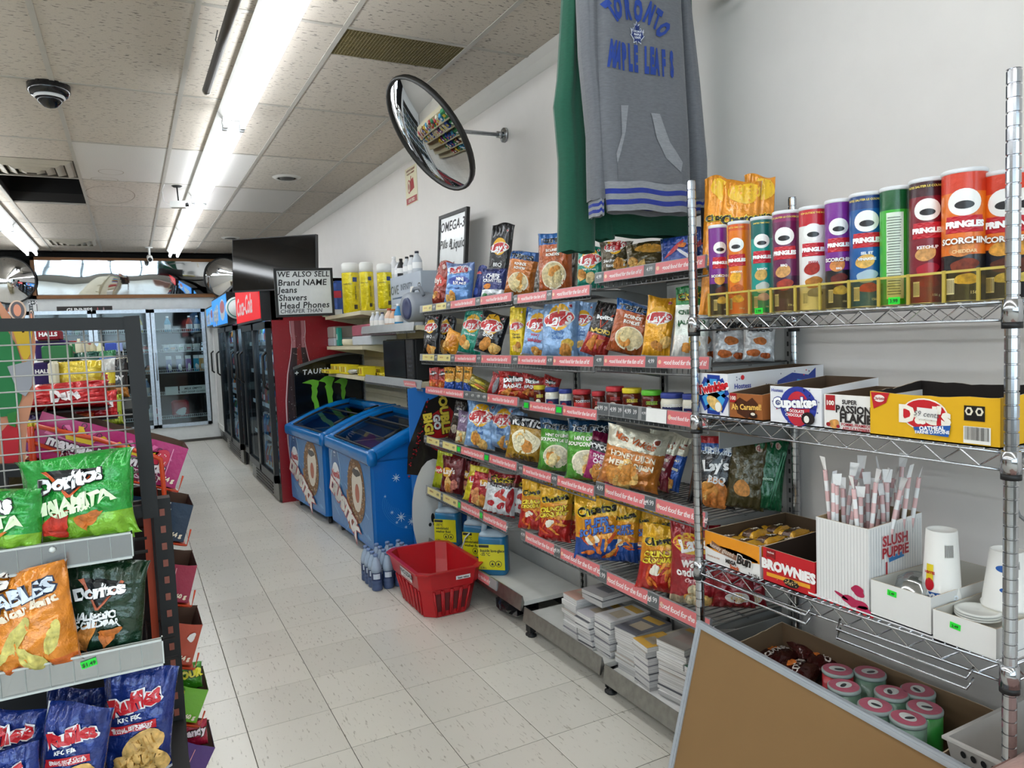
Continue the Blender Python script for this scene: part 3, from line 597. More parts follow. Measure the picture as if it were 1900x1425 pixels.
for ya, yb in ((6.7, 8.2), (8.35, 8.98), (9.12, 10.7)):
    l = bpy.data.lights.new('cooler_lamp', 'AREA'); l.shape = 'RECTANGLE'; l.size = yb-ya; l.size_y = .04; l.energy = 5; l.color = (.75, .88, 1)
    lo = bpy.data.objects.new('cooler_lamp', l); COL.objects.link(lo); lo.location = (1.18, (ya+yb)/2, 1.58); lo.rotation_euler = (0, -.35, PI/2); 
# television
def tv():
    A = np.array([.824, 6.8, 0]); B = np.array([1.45, 6.33, 0]); z0, z1 = 1.885, 2.352
    t = thing('television', tuple((A+B)/2+np.array([0, 0, z0])), 'black flat television hanging above the coolers, reflecting the strip lights', 'television')
    ex = (B-A)/np.linalg.norm(B-A); nn = np.cross(ex, (0, 0, 1.)); w = np.linalg.norm(B-A)
    def slab(a, b, za, zb, d0, d1, m, nm):
        P = [A+ex*a+nn*d0, A+ex*b+nn*d0, A+ex*b+nn*d1, A+ex*a+nn*d1]
        MB().loft([[p+np.array([0, 0, za])-nn*.11*(za-z0) for p in P], [p+np.array([0, 0, zb])-nn*.11*(zb-z0) for p in P]], m).build(nm, parent=t)
    slab(0, w, z0, z1, -.045, -.002, '#1a1a1c:plain', 'casing'); slab(.008, w-.008, z0+.014, z1-.008, -.002, .003, mat('#050506', 'gloss', r=.07), 'screen')
    m = (A+B)/2-nn*.05
    MB().tube([m+np.array([0, 0, 1.95]), np.array([XW, m[1]+.2, 1.93])], .02, '#1a1a1c:plain').build('wall_arm', parent=t)
tv()
# whiteboard sign
def board(name, TL, TR, BR, BL, nrm_push, fw_, lines, lab, parent=None):
    """framed board through 4 points"""
    TL, TR, BR, BL = [np.array(p, float) for p in (TL, TR, BR, BL)]; ex = TR-TL; w = np.linalg.norm(ex); ex /= w; ey = TL-BL; h = np.linalg.norm(ey); ey /= h; n = np.cross(ex, ey); c = (TL+TR+BL+BR)/4
    t = thing(name, tuple((BL+BR)/2), lab, 'sign'); Rm = np.stack([ex, ey, n], 1)
    def b(x0, y0, x1, y1, d0, d1, m): return MB().box(c+ex*(x0+x1)/2+ey*(y0+y1)/2+n*(d0+d1)/2, (x1-x0, y1-y0, d1-d0), m, rot=Rm)
    f = MB()
    for (x0, y0, x1, y1) in ((-w/2, -h/2, w/2, -h/2+fw_), (-w/2, h/2-fw_, w/2, h/2), (-w/2, -h/2+fw_, -w/2+fw_, h/2-fw_), (w/2-fw_, -h/2+fw_, w/2, h/2-fw_)):
        f.box(c+ex*(x0+x1)/2+ey*(y0+y1)/2-n*.004, (x1-x0, y1-y0, .022), '#191919:plain', rot=Rm)
    f.build('frame', parent=t)
    q = b(-w/2+fw_, -h/2+fw_, w/2-fw_, h/2-fw_, -.008, 0, mat('#d9dcdd', 'gloss', r=.2)); fm = Flat(c, ex, ey)
    for (s, x, y, sz, al_, cc) in lines: q.text(fm, s, x*w/2, y*h/2, sz, cc, bold=.018, shear=.12, align=al_, track=.02)
    q.build('writing_surface', parent=t); return t
Y0 = 6.08
P = lambda u, v, Y: onY(u, v, Y)
TL, TR, BR, BL = P(508, 497, Y0), P(617, 496, Y0), P(619, 588, Y0), P(514, 588, Y0)
K = '#1e1e22:plain'
board('whiteboard_sign', TL, TR, BR, BL, 0, .02, [('WE ALSO SELL', -.88, .76, .062, 'l', K), ('Brand NAME', -.88, .42, .07, 'l', K), ('Jeans', -.88, .12, .07, 'l', K), ('Shavers', -.88, -.2, .07, 'l', K), ('Head Phones', -.86, -.52, .072, 'l', K), ('CHEAPER THAN', -.86, -.76, .045, 'l', '#55575c:plain')], 'black-framed whiteboard with handwriting about jeans, shavers and headphones')
Yo = [4.234, 3.80]
TL = np.array([1.80, 4.36, 2.2]); 
TL, TR = onX(816, 402, 1.80), onX(868, 383, 1.80); ht = .56
BL = TL+np.array([-.05, 0, -ht]); BR = TR+np.array([-.05, 0, -ht])
board('whiteboard_sign', TL, TR, BR, BL, 0, .022, [('OMEGA-3', 0, .72, .085, 'c', K), ('Pills &', -.42, .34, .075, 'c', K), ('Liquid', .42, .3, .085, 'c', K), ('4', .1, -.25, .13, 'c', K)], 'black-framed whiteboard with handwriting about pills, leaning on the wall above the top shelf')
# ------------------------------------------------------------------ SHELVING UNITS
met = mat('#8e8f8d', 'plain', r=.4); wire = mat('#7b7c7d', 'metal', r=.35); panelm = mat('#b9bab8', 'plain'); cream = mat('#cfc7ab', 'plain'); deckm = mat('#cfcfca', 'plain')
XF = 1.55
PINK = '#e0787c:print'
def rail_face(y0, y1, zt, zb, x=XF):
    # leaning face: top edge further back
    e1 = np.array([0, -1., 0]); up = np.array([.004, 0, zt-zb+.004]); c = np.array([x-.0012, (y0+y1)/2, (zt+zb)/2+.002])
    return Flat(c, e1, up, d=.0005)
def price_rail(par, y0, y1, zt, zb, segs, x=XF, k=1):
    """y0 > y1: far end first. segs: list of (fraction, kind)"""
    q = MB(); h = zt-zb; L_ = y0-y1
    P = [(x+.006, zt+.004), (x+.010, zt), (x+.002, zb), (x-.003, zb), (x+.001, zt+.004)]
    q.loft([[(a, y0, b) for a, b in P], [(a, y1, b) for a, b in P]][::-1], mat('#9a9b9c', 'plain', r=.25))
    r = q.build('price_rail', parent=par)
    fm = rail_face(y0, y1, zt, zb, x); fm.o[0] -= .0005; pos = -L_/2; po = np.array(r['_o'])
    for fr, kd in segs:
        w = fr*L_; s = MB(); xc = pos+w/2
        if kd == 'p':
            s.rect(fm, xc, 0, w-.002, h*1.0, PINK, nx=1, ny=1); n = max(1, round(w/.27))
            for i in range(n):
                cx = pos+w*(i+.5)/n; s.text(fm, 'good food for the fun of it!', cx+.012, 0, h*.62*min(1, w/n/.27), '#fbe9e9:print', bold=.03, shear=.2, track=-.055)
                s.ell(fm, pos+w*i/n+.014, 0, .008, h*.2, '#f3c9a8', layer=1, n=10, rings=1)
        elif kd in 'gG':
            s.rect(fm, xc, 0, w-.003, h*.95, '#5f6365:print', nx=1, ny=1).text(fm, '4.99', xc, h*.08, h*.55*min(1, w/.05), '#e8e8e8', bold=.01, track=-.03)
            if kd == 'G': s.rect(fm, xc, 0, w*.7, h*.6, '#18d83c', nx=1, ny=1, layer=3)
        elif kd == 'y':
            s.rect(fm, xc, 0, w-.004, h*.9, '#e6d68a:print', nx=1, ny=1).text(fm, 'family size', xc-w*.18, h*.1, h*.32, '#b5652a', bold=.02, track=-.03).text(fm, '4.99', xc+w*.28, 0, h*.5, '#4a4a3a', bold=.02, track=-.05)
        elif kd == 'w': s.rect(fm, xc, 0, w, h*1.05, '#f4f4f2', nx=1, ny=1, layer=4)
        elif kd == 'd':
            s.rect(fm, xc, 0, w-.003, h*.95, '#5f6365:print', nx=1, ny=1).text(fm, '4.99', xc-w*.22, h*.08, h*.55, '#e8e8e8', bold=.01, track=-.05).text(fm, '39', xc+w*.28, h*.08, h*.5, '#e8e8e8', bold=.01)
        else: pos += w; continue
        pos += w
        s.build('price_tag' if kd != 'p' else 'strip_print', parent=par, origin=r['_o'])
    return r
def wire_deck(par, y0, y1, z, x0=XF+.012, x1=1.885, lip=True, step=.026):
    q = MB(); n = int(abs(y0-y1)/step)
    for i in range(n+1):
        y = y0+(y1-y0)*i/n; pts = [(x1, y, z), (x0, y, z)]
        if lip: pts.append((x0-.004, y, z-.03))
        q.tube(pts, .0022, wire, n=4, cap=False)
    for x, zz in ((x0, z-.003), (x0-.004, z-.03), ((x0+x1)/2, z-.004), (x1, z-.003)): q.tube([(x, y0, zz), (x, y1, zz)], .0035, wire, n=5)
    for y in (y0-.01, y1+.01): q.prism([(x0, z-.012), (x1, z-.07), (x1, z), (x0, z)], min(y-.0015, y+.0015), max(y-.0015, y+.0015), met, axis=1)
    return q.build('wire_shelf', parent=par)
def deck(par, y0, y1, z, m=cream, x0=XF, x1=1.885, th=.028):
    q = MB().bx((x0, y1+.004, z-th), (x1, y0-.004, z), m)
    for y in (y0-.01, y1+.01): q.prism([(x0+.02, z-th), (x1, z-.09), (x1, z-th)], y-.002, y+.002, m, axis=1)
    return q.build('shelf_deck', parent=par)
def unit(y0, y1, lab, pm=panelm, ztop=1.62, name='shelving_unit', base=.15, seam=.16, feet=True):
    t = thing(name, (1.75, (y0+y1)/2, 0), lab, 'shelving', 'wall shelving units')
    z = base; i = 0
    while z < ztop-.03:
        MB().bx((1.893, y1+.008, z+.0015), (1.905, y0-.008, min(z+seam, ztop)-.0015), pm).build('back_panel', parent=t); z += seam
    for y in (y0, y1):
        q = MB().bx((1.882, y-.014, 0), (1.91, y+.014, ztop+.02), met)
        k = .1
        while k < ztop: q.bx((1.8805, y-.003, k), (1.882, y+.003, k+.015), '#2b2b2b:plain'); k += .032
        q.build('upright', parent=t)
        if not feet: continue
        MB().bx((1.57, y-.012, .02), (1.6, y+.012, .1), '#1a1c1e:plain').lathe((1.585, y, 0), [(.022, 0), (.022, .008), (.008, .012), (.008, .03)], '#1a1c1e:plain', 12).build('foot', parent=t)
        MB().bx((1.57, y-.01, .06), (1.885, y+.01, .1), '#3a3d40:plain').build('base_bracket', parent=t)
    return t
UA = unit(4.16, 2.948, 'long chip shelving unit, leftmost of the three, with washer fluid on its base')
UB = unit(2.93, 2.30, 'middle chip shelving unit with magazines on its base shelf')
UC = unit(2.29, 1.665, 'chip shelving unit nearest the chrome wire rack')
UD = unit(5.35, 4.17, 'cream shelving unit with a microwave and speaker behind the near freezer', pm=cream, ztop=1.66, feet=False)
UE = unit(6.55, 5.37, 'cream shelving unit with paper towels on top beside the red cooler', pm=cream, ztop=1.66, feet=False)
R4 = [(.1, 'g'), (.4, 'p'), (.1, 'g'), (.4, 'p')]
# top, second row
wire_deck(UA, 4.12, 2.95, 1.585); price_rail(UA, 4.117, 2.934, 1.610, 1.572, [(.04, ' '), (.13, 'y'), (.05, 'g'), (.13, 'y'), (.05, 'g'), (.27, 'p'), (.05, 'g'), (.28, 'p')])
wire_deck(UB, 2.92, 2.31, 1.575); price_rail(UB, 2.915, 2.30, 1.594, 1.557, [(.06, 'g'), (.42, 'p'), (.07, 'g'), (.45, 'p')])
wire_deck(UC, 2.27, 1.675, 1.605); price_rail(UC, 2.265, 1.675, 1.634, 1.598, R4)
wire_deck(UA, 4.15, 2.96, 1.295); price_rail(UA, 4.156, 2.96, 1.322, 1.285, [(.04, ' '), (.16, 'y'), (.04, 'g'), (.16, 'y'), (.05, 'g'), (.23, 'p'), (.05, 'g'), (.27, 'p')])
wire_deck(UB, 2.94, 2.3, 1.295); price_rail(UB, 2.948, 2.29, 1.322, 1.285, [(.08, 'g'), (.39, 'p'), (.08, 'g'), (.45, 'p')])
wire_deck(UC, 2.28, 1.67, 1.300); price_rail(UC, 2.283, 1.668, 1.327, 1.290, R4)
# third
deck(UA, 4.08, 2.92, 1.10, met, th=.012); price_rail(UA, 4.083, 2.916, 1.130, 1.092, [(.24, 'p'), (.24, 'p'), (.07, 'g'), (.06, 'g'), (.06, 'g'), (.06, 'g'), (.27, 'p')])
deck(UB, 2.88, 2.28, 1.095, met, th=.012); price_rail(UB, 2.86, 2.278, 1.120, 1.082, [(.1, 'G'), (.38, 'p'), (.1, 'G'), (.42, 'p')])
wire_deck(UC, 2.27, 1.69, 1.12); price_rail(UC, 2.277, 1.688, 1.150, 1.106, [(.13, 'd'), (.01, 'x'), (.14, 'd'), (.01, 'x'), (.14, 'd'), (.03, 'x'), (.05, 'g'), (.18, 'w'), (.31, 'p')])
# fourth
wire_deck(UA, 4.15, 2.95, .80); price_rail(UA, 4.152, 2.95, .827, .787, [(.04, 'g'), (.17, 'y'), (.04, 'g'), (.17, 'y'), (.05, 'G'), (.24, 'p'), (.05, 'G'), (.24, 'p')])
wire_deck(UB, 2.93, 2.32, .795); price_rail(UB, 2.932, 2.315, .822, .783, [(.07, 'g'), (.41, 'p'), (.08, 'g'), (.44, 'p')])
wire_deck(UC, 2.29, 1.70, .815); price_rail(UC, 2.302, 1.70, .842, .797, R4)
# fifth
wire_deck(UA, 4.17, 3.09, .485); price_rail(UA, 4.165, 3.08, .516, .470, [(.03, ' '), (.2, 'y'), (.03, 'g'), (.2, 'y'), (.04, 'G'), (.22, 'p'), (.04, 'G'), (.24, 'p')])
wire_deck(UB, 2.93, 2.295, .485); price_rail(UB, 2.935, 2.292, .515, .470, [(.07, 'g'), (.4, 'p'), (.08, 'g'), (.45, 'p')])
wire_deck(UC, 2.29, 1.70, .475); price_rail(UC, 2.308, 1.69, .503, .455, R4)
# base decks with low metal lips
for (U, a, b, z, xo) in ((UA, 4.15, 2.95, .165, 0), (UB, 2.93, 2.30, .12, .0), (UC, 2.28, 1.55, .10, .0)):
    MB().bx((XF+.012, b, z-.02), (1.88, a, z), deckm).build('base_deck', parent=U)
    q = MB().loft([[(XF+.012, y, z-.005), (XF+.004, y, z+.028), (XF, y, z+.028), (XF-.012, y, z-.04), (XF-.006, y, z-.042), (XF+.006, y, z-.02)] for y in (b, a)], mat('#a3a39f', 'metal', r=.38)); q.build('base_lip', parent=U)
price_rail(UA, 4.0, 3.2, .19, .145, [(.3, 'p'), (.3, 'p'), (.3, 'p'), (.1, ' ')], x=XF-.01)
MB().bx((1.885, 1.652, .1), (1.9, 1.662, 1.6), met).build('end_post', parent=UC)
for z in (1.12, .815, .475): MB().bx((XF+.03, 1.664, z-.075), (1.885, 1.668, z-.012), met).build('end_bracket', parent=UC)
# cream shelves
for U, a, b, zs in ((UE, 6.5, 5.38, (1.645, 1.38, 1.145)), (UD, 5.34, 4.18, (1.50, 1.145))):
    for z in zs: deck(U, a, b, z, cream, x0=XF if U is UE else XF)
clr = mat('#b8bcc0', 'clear', thin=.35, r=.15)
for (a, b, z) in ((5.33, 4.2, 1.50), (5.3, 4.12, 1.145)):
    MB().loft([[(XF-.006, y, z+.02), (XF-.016, y, z-.03), (XF-.02, y, z-.03), (XF-.01, y, z+.022)] for y in (b, a)], mat('#9da0a2', 'plain', r=.2)).build('price_rail', parent=UD)
    q = MB()
    for i in range(46): y = b+(a-b)*i/45; q.bx((XF-.012, y-.003, z-.045), (XF-.008, y+.003, z-.03), '#7a7c7e:plain')
    q.build('rail_teeth', parent=UD, kind='stuff')
fm = Flat((XF-.022, 4.3, 1.14), (0, -1, 0), (-.01, 0, .05)); MB().rect(fm, 0, 0, .22, .036, PINK, nx=1, ny=1).text(fm, 'good food for the fun of it', 0, 0, .02, '#fbe9e9', shear=.2, track=-.05).build('strip_print', parent=UD)
# ------------------------------------------------------------------ SNACK BAGS
class Bag:
    soft = 1
    def __init__(s, w, h, t, seed, Mx):
        s.w, s.h, s.t, s.M = w, h, t, Mx; r = np.random.RandomState(seed)
        s.k = r.uniform(14, 60, (9, 2))/np.array([1, 1]); s.ang = r.uniform(0, PI, 9); s.ph = r.uniform(0, 6.28, 9); s.am = r.uniform(.3, 1, 9); s.p2 = r.uniform(0, 6.28, 4); s.top = r.uniform(.5, 1.6)
    def raw(s, u, v, side):
        a = np.abs(2*v-1); e = np.clip(1-a**3.2, 0, 1)**.62*(1.18-.42*v); c = np.clip(1-np.abs(u)**2.6, 0, 1)**.6
        y = -side*s.t/2*e*c
        x = u*s.w/2*(1-.085*e)
        z = v*s.h*(1-.0)
        x = x+.012*s.w*np.sin(v*7+s.p2[0])*(1-v)
        # pleats near the seals, broad dents elsewhere
        d = np.minimum(v, 1-v); pl = np.exp(-d*9)*np.clip(d*16, 0, 1)
        y = y+side*pl*s.t*.2*np.sin(u*17+s.p2[1]+side)+pl*s.t*.1*np.sin(u*31+s.p2[2])
        w = 0
        for i in range(9):
            fu = np.cos(s.ang[i])*s.k[i, 0]*.16; fv = np.sin(s.ang[i])*s.k[i, 1]*.3
            w = w+s.am[i]*(1-np.abs(np.sin(u*fu+v*fv+s.ph[i]+1.2*np.sin(v*5+s.ph[i-1])+.8*np.sin(u*3+s.ph[i-2]))))**2.2
        wr = np.clip((np.abs(u)-.45)*2.2, 0, 1)+np.clip((np.abs(v-.5)-.24)*5, 0, 1)
        y = y+side*(w/9-.27)*s.t*(.4+.5*np.clip(wr, 0, 1))*e*c
        y = y+s.top*.10*s.w*np.sin(u*2.3+s.p2[3])*np.clip((v-.78)/.22, 0, 1)**1.6
        z = z+.016*s.h*np.sin(u*3+s.p2[2])*np.clip((v-.6)/.4, 0, 1)
        return x, y, z
    def pts(s, u, v, side=1, off=0):
        x, y, z = s.raw(u, v, side)
        if off:
            e = 1e-3; xa, ya, za = s.raw(u+e, v, side); xb, yb, zb = s.raw(u, v+e, side)
            n = np.cross(np.stack([xa-x, ya-y, za-z], -1), np.stack([xb-x, yb-y, zb-z], -1)); L = np.linalg.norm(n, axis=-1, keepdims=True)+1e-12; n = n/L*off
            x, y, z = x+n[..., 0], y+n[..., 1], z+n[..., 2]
        P = np.stack([x, y, z], -1).reshape(-1, 3); return P @ s.M[:, :3].T+s.M[:, 3]
    def __call__(s, P, layer):   # print coordinates: metres from bag centre
        u = np.clip(P[:, 0]/(s.w/2*1.02), -.97, .97); v = np.clip(P[:, 1]/s.h+.5, .01, .99)
        return s.pts(u, v, 1, .0016+.0010*layer)
def make_bag(w, h, t, seed, Mx, bands, back='#b9bcc0:foil', nu=28, nv=34):
    """bands: list of (v_top, colour) from the bottom up"""
    B = Bag(w, h, t, seed, Mx); q = MB()
    u = np.sin(np.linspace(-PI/2, PI/2, nu+1)); v = np.linspace(0, 1, nv+1)
    edges = sorted(set([0.0, .022, .978, 1.0]+[b[0] for b in bands if 0 < b[0] < 1])); v = np.array(sorted(set(list(np.round(v, 4))+edges)))
    U, Vv = np.meshgrid(u, v)
    for side in (1, -1):
        P = B.pts(U.ravel(), Vv.ravel(), side); n = nu+1
        groups = {}
        for j in range(len(v)-1):
            vm = (v[j]+v[j+1])/2; col = next((c for tv_, c in bands if vm < tv_), bands[-1][1])
            if side == -1 and back: col = bands[-1][1] if back == 'same' else back
            for i in range(nu):
                f = (j*n+i, j*n+i+1, (j+1)*n+i+1, (j+1)*n+i); groups.setdefault(col, []).append(f if side == 1 else f[::-1])
        base = q.n; k0 = True
        for c, fs in groups.items():
            if k0: q.add(P, fs, c, True); k0 = False
            else:
                k = q.mi(c); q.F += [tuple(i+base for i in f) for f in fs]; q.MI += [k]*len(fs); q.SM += [True]*len(fs)
    return B, q
def bagM(P, a, roll, tilt):
    fd = np.array([-math.cos(a), -math.sin(a), 0]); ex = np.array([math.sin(a), -math.cos(a), 0]); ey = -fd; ez = np.array([0, 0, 1.])
    ez2 = ez*math.cos(tilt)+ey*math.sin(tilt); ey2 = ey*math.cos(tilt)-ez*math.sin(tilt)
    ex3 = ex*math.cos(roll)-ez2*math.sin(roll); ez3 = ez2*math.cos(roll)+ex*math.sin(roll)
    return np.column_stack([ex3, ey2, ez3, P])
# printed designs -------------------------------------------------------------
def wm_lays(q, m, w, x, y, s=.5, tilt=.12):
    r = s*w*.5; q.ell(m, x, y+r*.1, r*.72, r*.8, '#f2b51c:print', rot=tilt, layer=0).ell(m, x, y, r*1.0, r*.5, '#f4efe2:print', rot=tilt, layer=1).ell(m, x, y, r*.95, r*.43, '#c8242b:print', rot=tilt, layer=2).text(m, "Lay's", x, y, r*.95, '#ffffff', bold=.025, shear=.3, rot=tilt, layer=3, track=-.04)
def chips(q, m, x, y, r, n=3, seed=0, c='#e2a24a:chip'):
    g = random.Random(seed)
    for i in range(n):
        a = g.uniform(0, 6.3); d = r*.55 if n > 1 else 0
        q.ell(m, x+d*math.cos(a), y+d*math.sin(a)*.8, r*g.uniform(.55, .8), r*g.uniform(.4, .6), [c, '#edc070:chip', '#d18c3a:chip'][i % 3], rot=g.uniform(0, 3), layer=1+i, wob=.07, seed=seed+i, n=16)
def D_lays(base, text=(), tc='#ffffff', chip=True, lx=0, ly=.18, ls=.85, cc='#e2a24a:chip', band=None, cx=.12, cy=-.3):
    def f(q, m, w, h, sd):
        wm_lays(q, m, w, lx*w, ly*h, ls)
        for i, (t, sz) in enumerate(text): q.text(m, t, 0, -.04*h-i*sz*w*1.1, sz*w, tc, bold=.015, layer=2)
        if chip: chips(q, m, cx*w, cy*h, w*.3, 3, sd, cc)
        q.ell(m, .3*w, .4*h, .05*w, .05*w, '#e8d8d8', layer=1).ell(m, .3*w, .4*h, .035*w, .035*w, '#b02a38', layer=2)
    return ([(.03, '#c9cbd0:foil'), (1, base+':foil')] if not band else band, f)
def D_tost(base, top, lines, tc='#f2efe6', win='#dcc99a:chip'):
    def f(q, m, w, h, sd):
        q.text(m, 'TOSTITOS', 0, .36*h, .155*w, '#14181f', bold=.04, layer=4, track=.03, out='#eef0f2', ob=.085)
        for i, t in enumerate(lines): q.text(m, t, 0, .2*h-i*.12*w, .105*w, tc, bold=.04, layer=2, track=-.02)
        q.ell(m, .02*w, -.2*h, .36*w, .22*h, '#f3ead2:print', layer=0).ell(m, .02*w, -.2*h, .33*w, .2*h, win, layer=1, wob=.03, seed=sd)
        chips(q, m, .02*w, -.2*h, w*.24, 4, sd, '#e3d09a:chip')
    return ([(.8, base+':foil'), (1, top+':foil')], f)
def D_dor(base, low, lines=(), tc='#f2f2f2', tri='#c8452a', lowv=.25, chipc='#d98a3a:chip'):
    def f(q, m, w, h, sd):
        q.poly(m, [(-.24*w, .36*h), (.3*w, .3*h), (-.02*w, .02*h)], '#15171a', layer=0, sub=3)
        q.poly(m, [(-.24*w, .36*h), (-.2*w, .36*h), (.01*w, .02*h), (-.03*w, .02*h)], tri, layer=1); q.poly(m, [(.3*w, .3*h), (.26*w, .31*h), (-.03*w, .02*h), (.0*w, .02*h)], tri, layer=1)
        q.text(m, 'Doritos', 0, .22*h, .2*w, '#ffffff', bold=.045, rot=.14, layer=3, track=-.03, out='#101214', ob=.08)
        for i, (t, sz) in enumerate(lines): q.text(m, t, .0*w, -.035*h-i*sz*w*.85, sz*w, tc, bold=.04, rot=.08, layer=5, out='#0e3a18' if sz > .2 else None, ob=.09, track=-.03)
        q.poly(m, [(-.36*w, -.34*h), (-.08*w, -.42*h), (.0*w, -.1*h), (-.16*w, -.14*h)], chipc, layer=2, sub=3); q.poly(m, [(0, -.2*h), (.3*w, -.16*h), (.12*w, -.38*h)], '#c8702a:chip', layer=3, sub=3)
    return ([(lowv, low+':foil'), (1, base+':foil')], f)
def D_cheet(base, low, lines=(), lowv=.45, tc='#f5e03a', puff='#e0782a:chip'):
    def f(q, m, w, h, sd):
        q.text(m, 'Cheetos', 0, .29*h, .22*w, '#15120e', bold=.05, rot=.22, layer=4, track=.03, out='#f0d83a', ob=.1)
        for i, (t, sz) in enumerate(lines): q.text(m, t, 0, .1*h-i*sz*w*.95, sz*w, tc, bold=.04, rot=.18, layer=3, shear=.15, out='#7a2414', ob=.09, track=-.02)
        g = random.Random(sd)
        for i in range(9): q.ell(m, g.uniform(-.32, .32)*w, g.uniform(-.38, -.06)*h, .15*w, .035*w, [puff, '#d9541e:chip', '#f0a040:chip'][i % 3], rot=g.uniform(-1, 1.6), layer=1+i % 3, n=12, rings=2, wob=.1, seed=i)
        q.ell(m, -.1*w, -.16*h, .13*w, .1*w, '#f2ead8', layer=2, wob=.2, seed=sd)
    return ([(lowv, low+':foil'), (.7, base+':foil'), (1, '#edb424:foil')], f)
def D_ruf(lines=()):
    def f(q, m, w, h, sd):
        q.text(m, 'Ruffles', -.02*w, .24*h, .29*w, '#c6202c', bold=.05, rot=.28, layer=3, track=-.03, out='#f2f2f4', ob=.1)
        q.text(m, 'KFC FLK', -.08*w, .09*h, .085*w, '#f2f2f4', bold=.03, rot=.2, layer=2)
        q.rect(m, -.03*w, .0*h, .66*w, .075*h, '#c6202c', rot=.16, layer=1).text(m, 'ORIGINAL RECIPE CHICKEN', -.03*w, .012*h, .05*w, '#f4e8e8', bold=.02, rot=.16, layer=3, track=-.05).text(m, 'POULET RECETTE ORIGINALE', -.03*w, -.014*h, .045*w, '#f4e8e8', bold=.02, rot=.16, layer=3, track=-.05)
        for i, (x, y, r) in enumerate(((.14, -.16, .4), (.2, -.27, 2.6), (.02, -.33, .2))):
            q.ell(m, x*w, y*h, .3*w, .18*w, '#d8ac64:chip', rot=r, layer=2+i, n=18, wob=.04, seed=i)
            for k in range(7): q.rect(m, x*w+(-.15+k*.05)*w*math.cos(r), y*h+(-.15+k*.05)*w*math.sin(r), .012*w, .2*w, '#b5843c', rot=r+.1, layer=3+i, nx=1, ny=2)
        for k in range(5): q.rect(m, (-.36+.18*k)*w, -.46*h, .09*w, .09*h, '#c6202c' if k % 2 == 0 else '#f0f0f2', layer=1)
    return ([(.09, '#e6e6ea:foil'), (1, '#14307c:foil')], f)
def D_gen(bands, texts=(), blobs=(), chip_=None):
    def f(q, m, w, h, sd):
        for b in blobs: q.ell(m, b[0]*w, b[1]*h, b[2]*w, b[3]*h, b[4], rot=b[5] if len(b) > 5 else 0, layer=0, wob=.08, seed=sd)
        for t in texts: q.text(m, t[0], t[1]*w, t[2]*h, t[3]*w, t[4], bold=.035, rot=t[5] if len(t) > 5 else 0, layer=3, out=t[6] if len(t) > 6 else None, ob=.09, track=-.02)
        if chip_: chips(q, m, chip_[0]*w, chip_[1]*h, chip_[2]*w, 4, sd, chip_[3] if len(chip_) > 3 else '#e2b060:chip')
    return (bands, f)
def D_vick(c, lines):
    def f(q, m, w, h, sd):
        q.text(m, "Miss Vickie's", -.01*w, .31*h, .15*w, '#c8602a', bold=.015, shear=.25, rot=-.12, layer=3, track=-.03)
        for i, t in enumerate(lines): q.text(m, t, 0, .05*h-i*.13*w, .115*w, '#f4ead2', bold=.03, layer=2)
        q.rect(m, .05*w, -.1*h, .5*w, .045*h, '#f0e6cc', rot=-.1, layer=1).text(m, 'natural flavour', .05*w, -.1*h, .045*w, '#4a3a20', rot=-.1, layer=3, bold=.01)
        chips(q, m, -.08*w, -.36*h, w*.27, 6, sd, '#e8c070:chip'); q.ell(m, .34*w, .36*h, .06*w, .06*w, '#f0ece0', layer=1).ell(m, .34*w, .36*h, .04*w, .04*w, '#8a3a2a', layer=2)
        for k in range(9): q.ell(m, (-.4+.1*k)*w, .17*h, .06*w, .02*h, '#dcd6c0:foil', layer=0, n=10, rings=2)
    return ([(.67, c+':foil'), (1, '#dcd6c0:foil')], f)
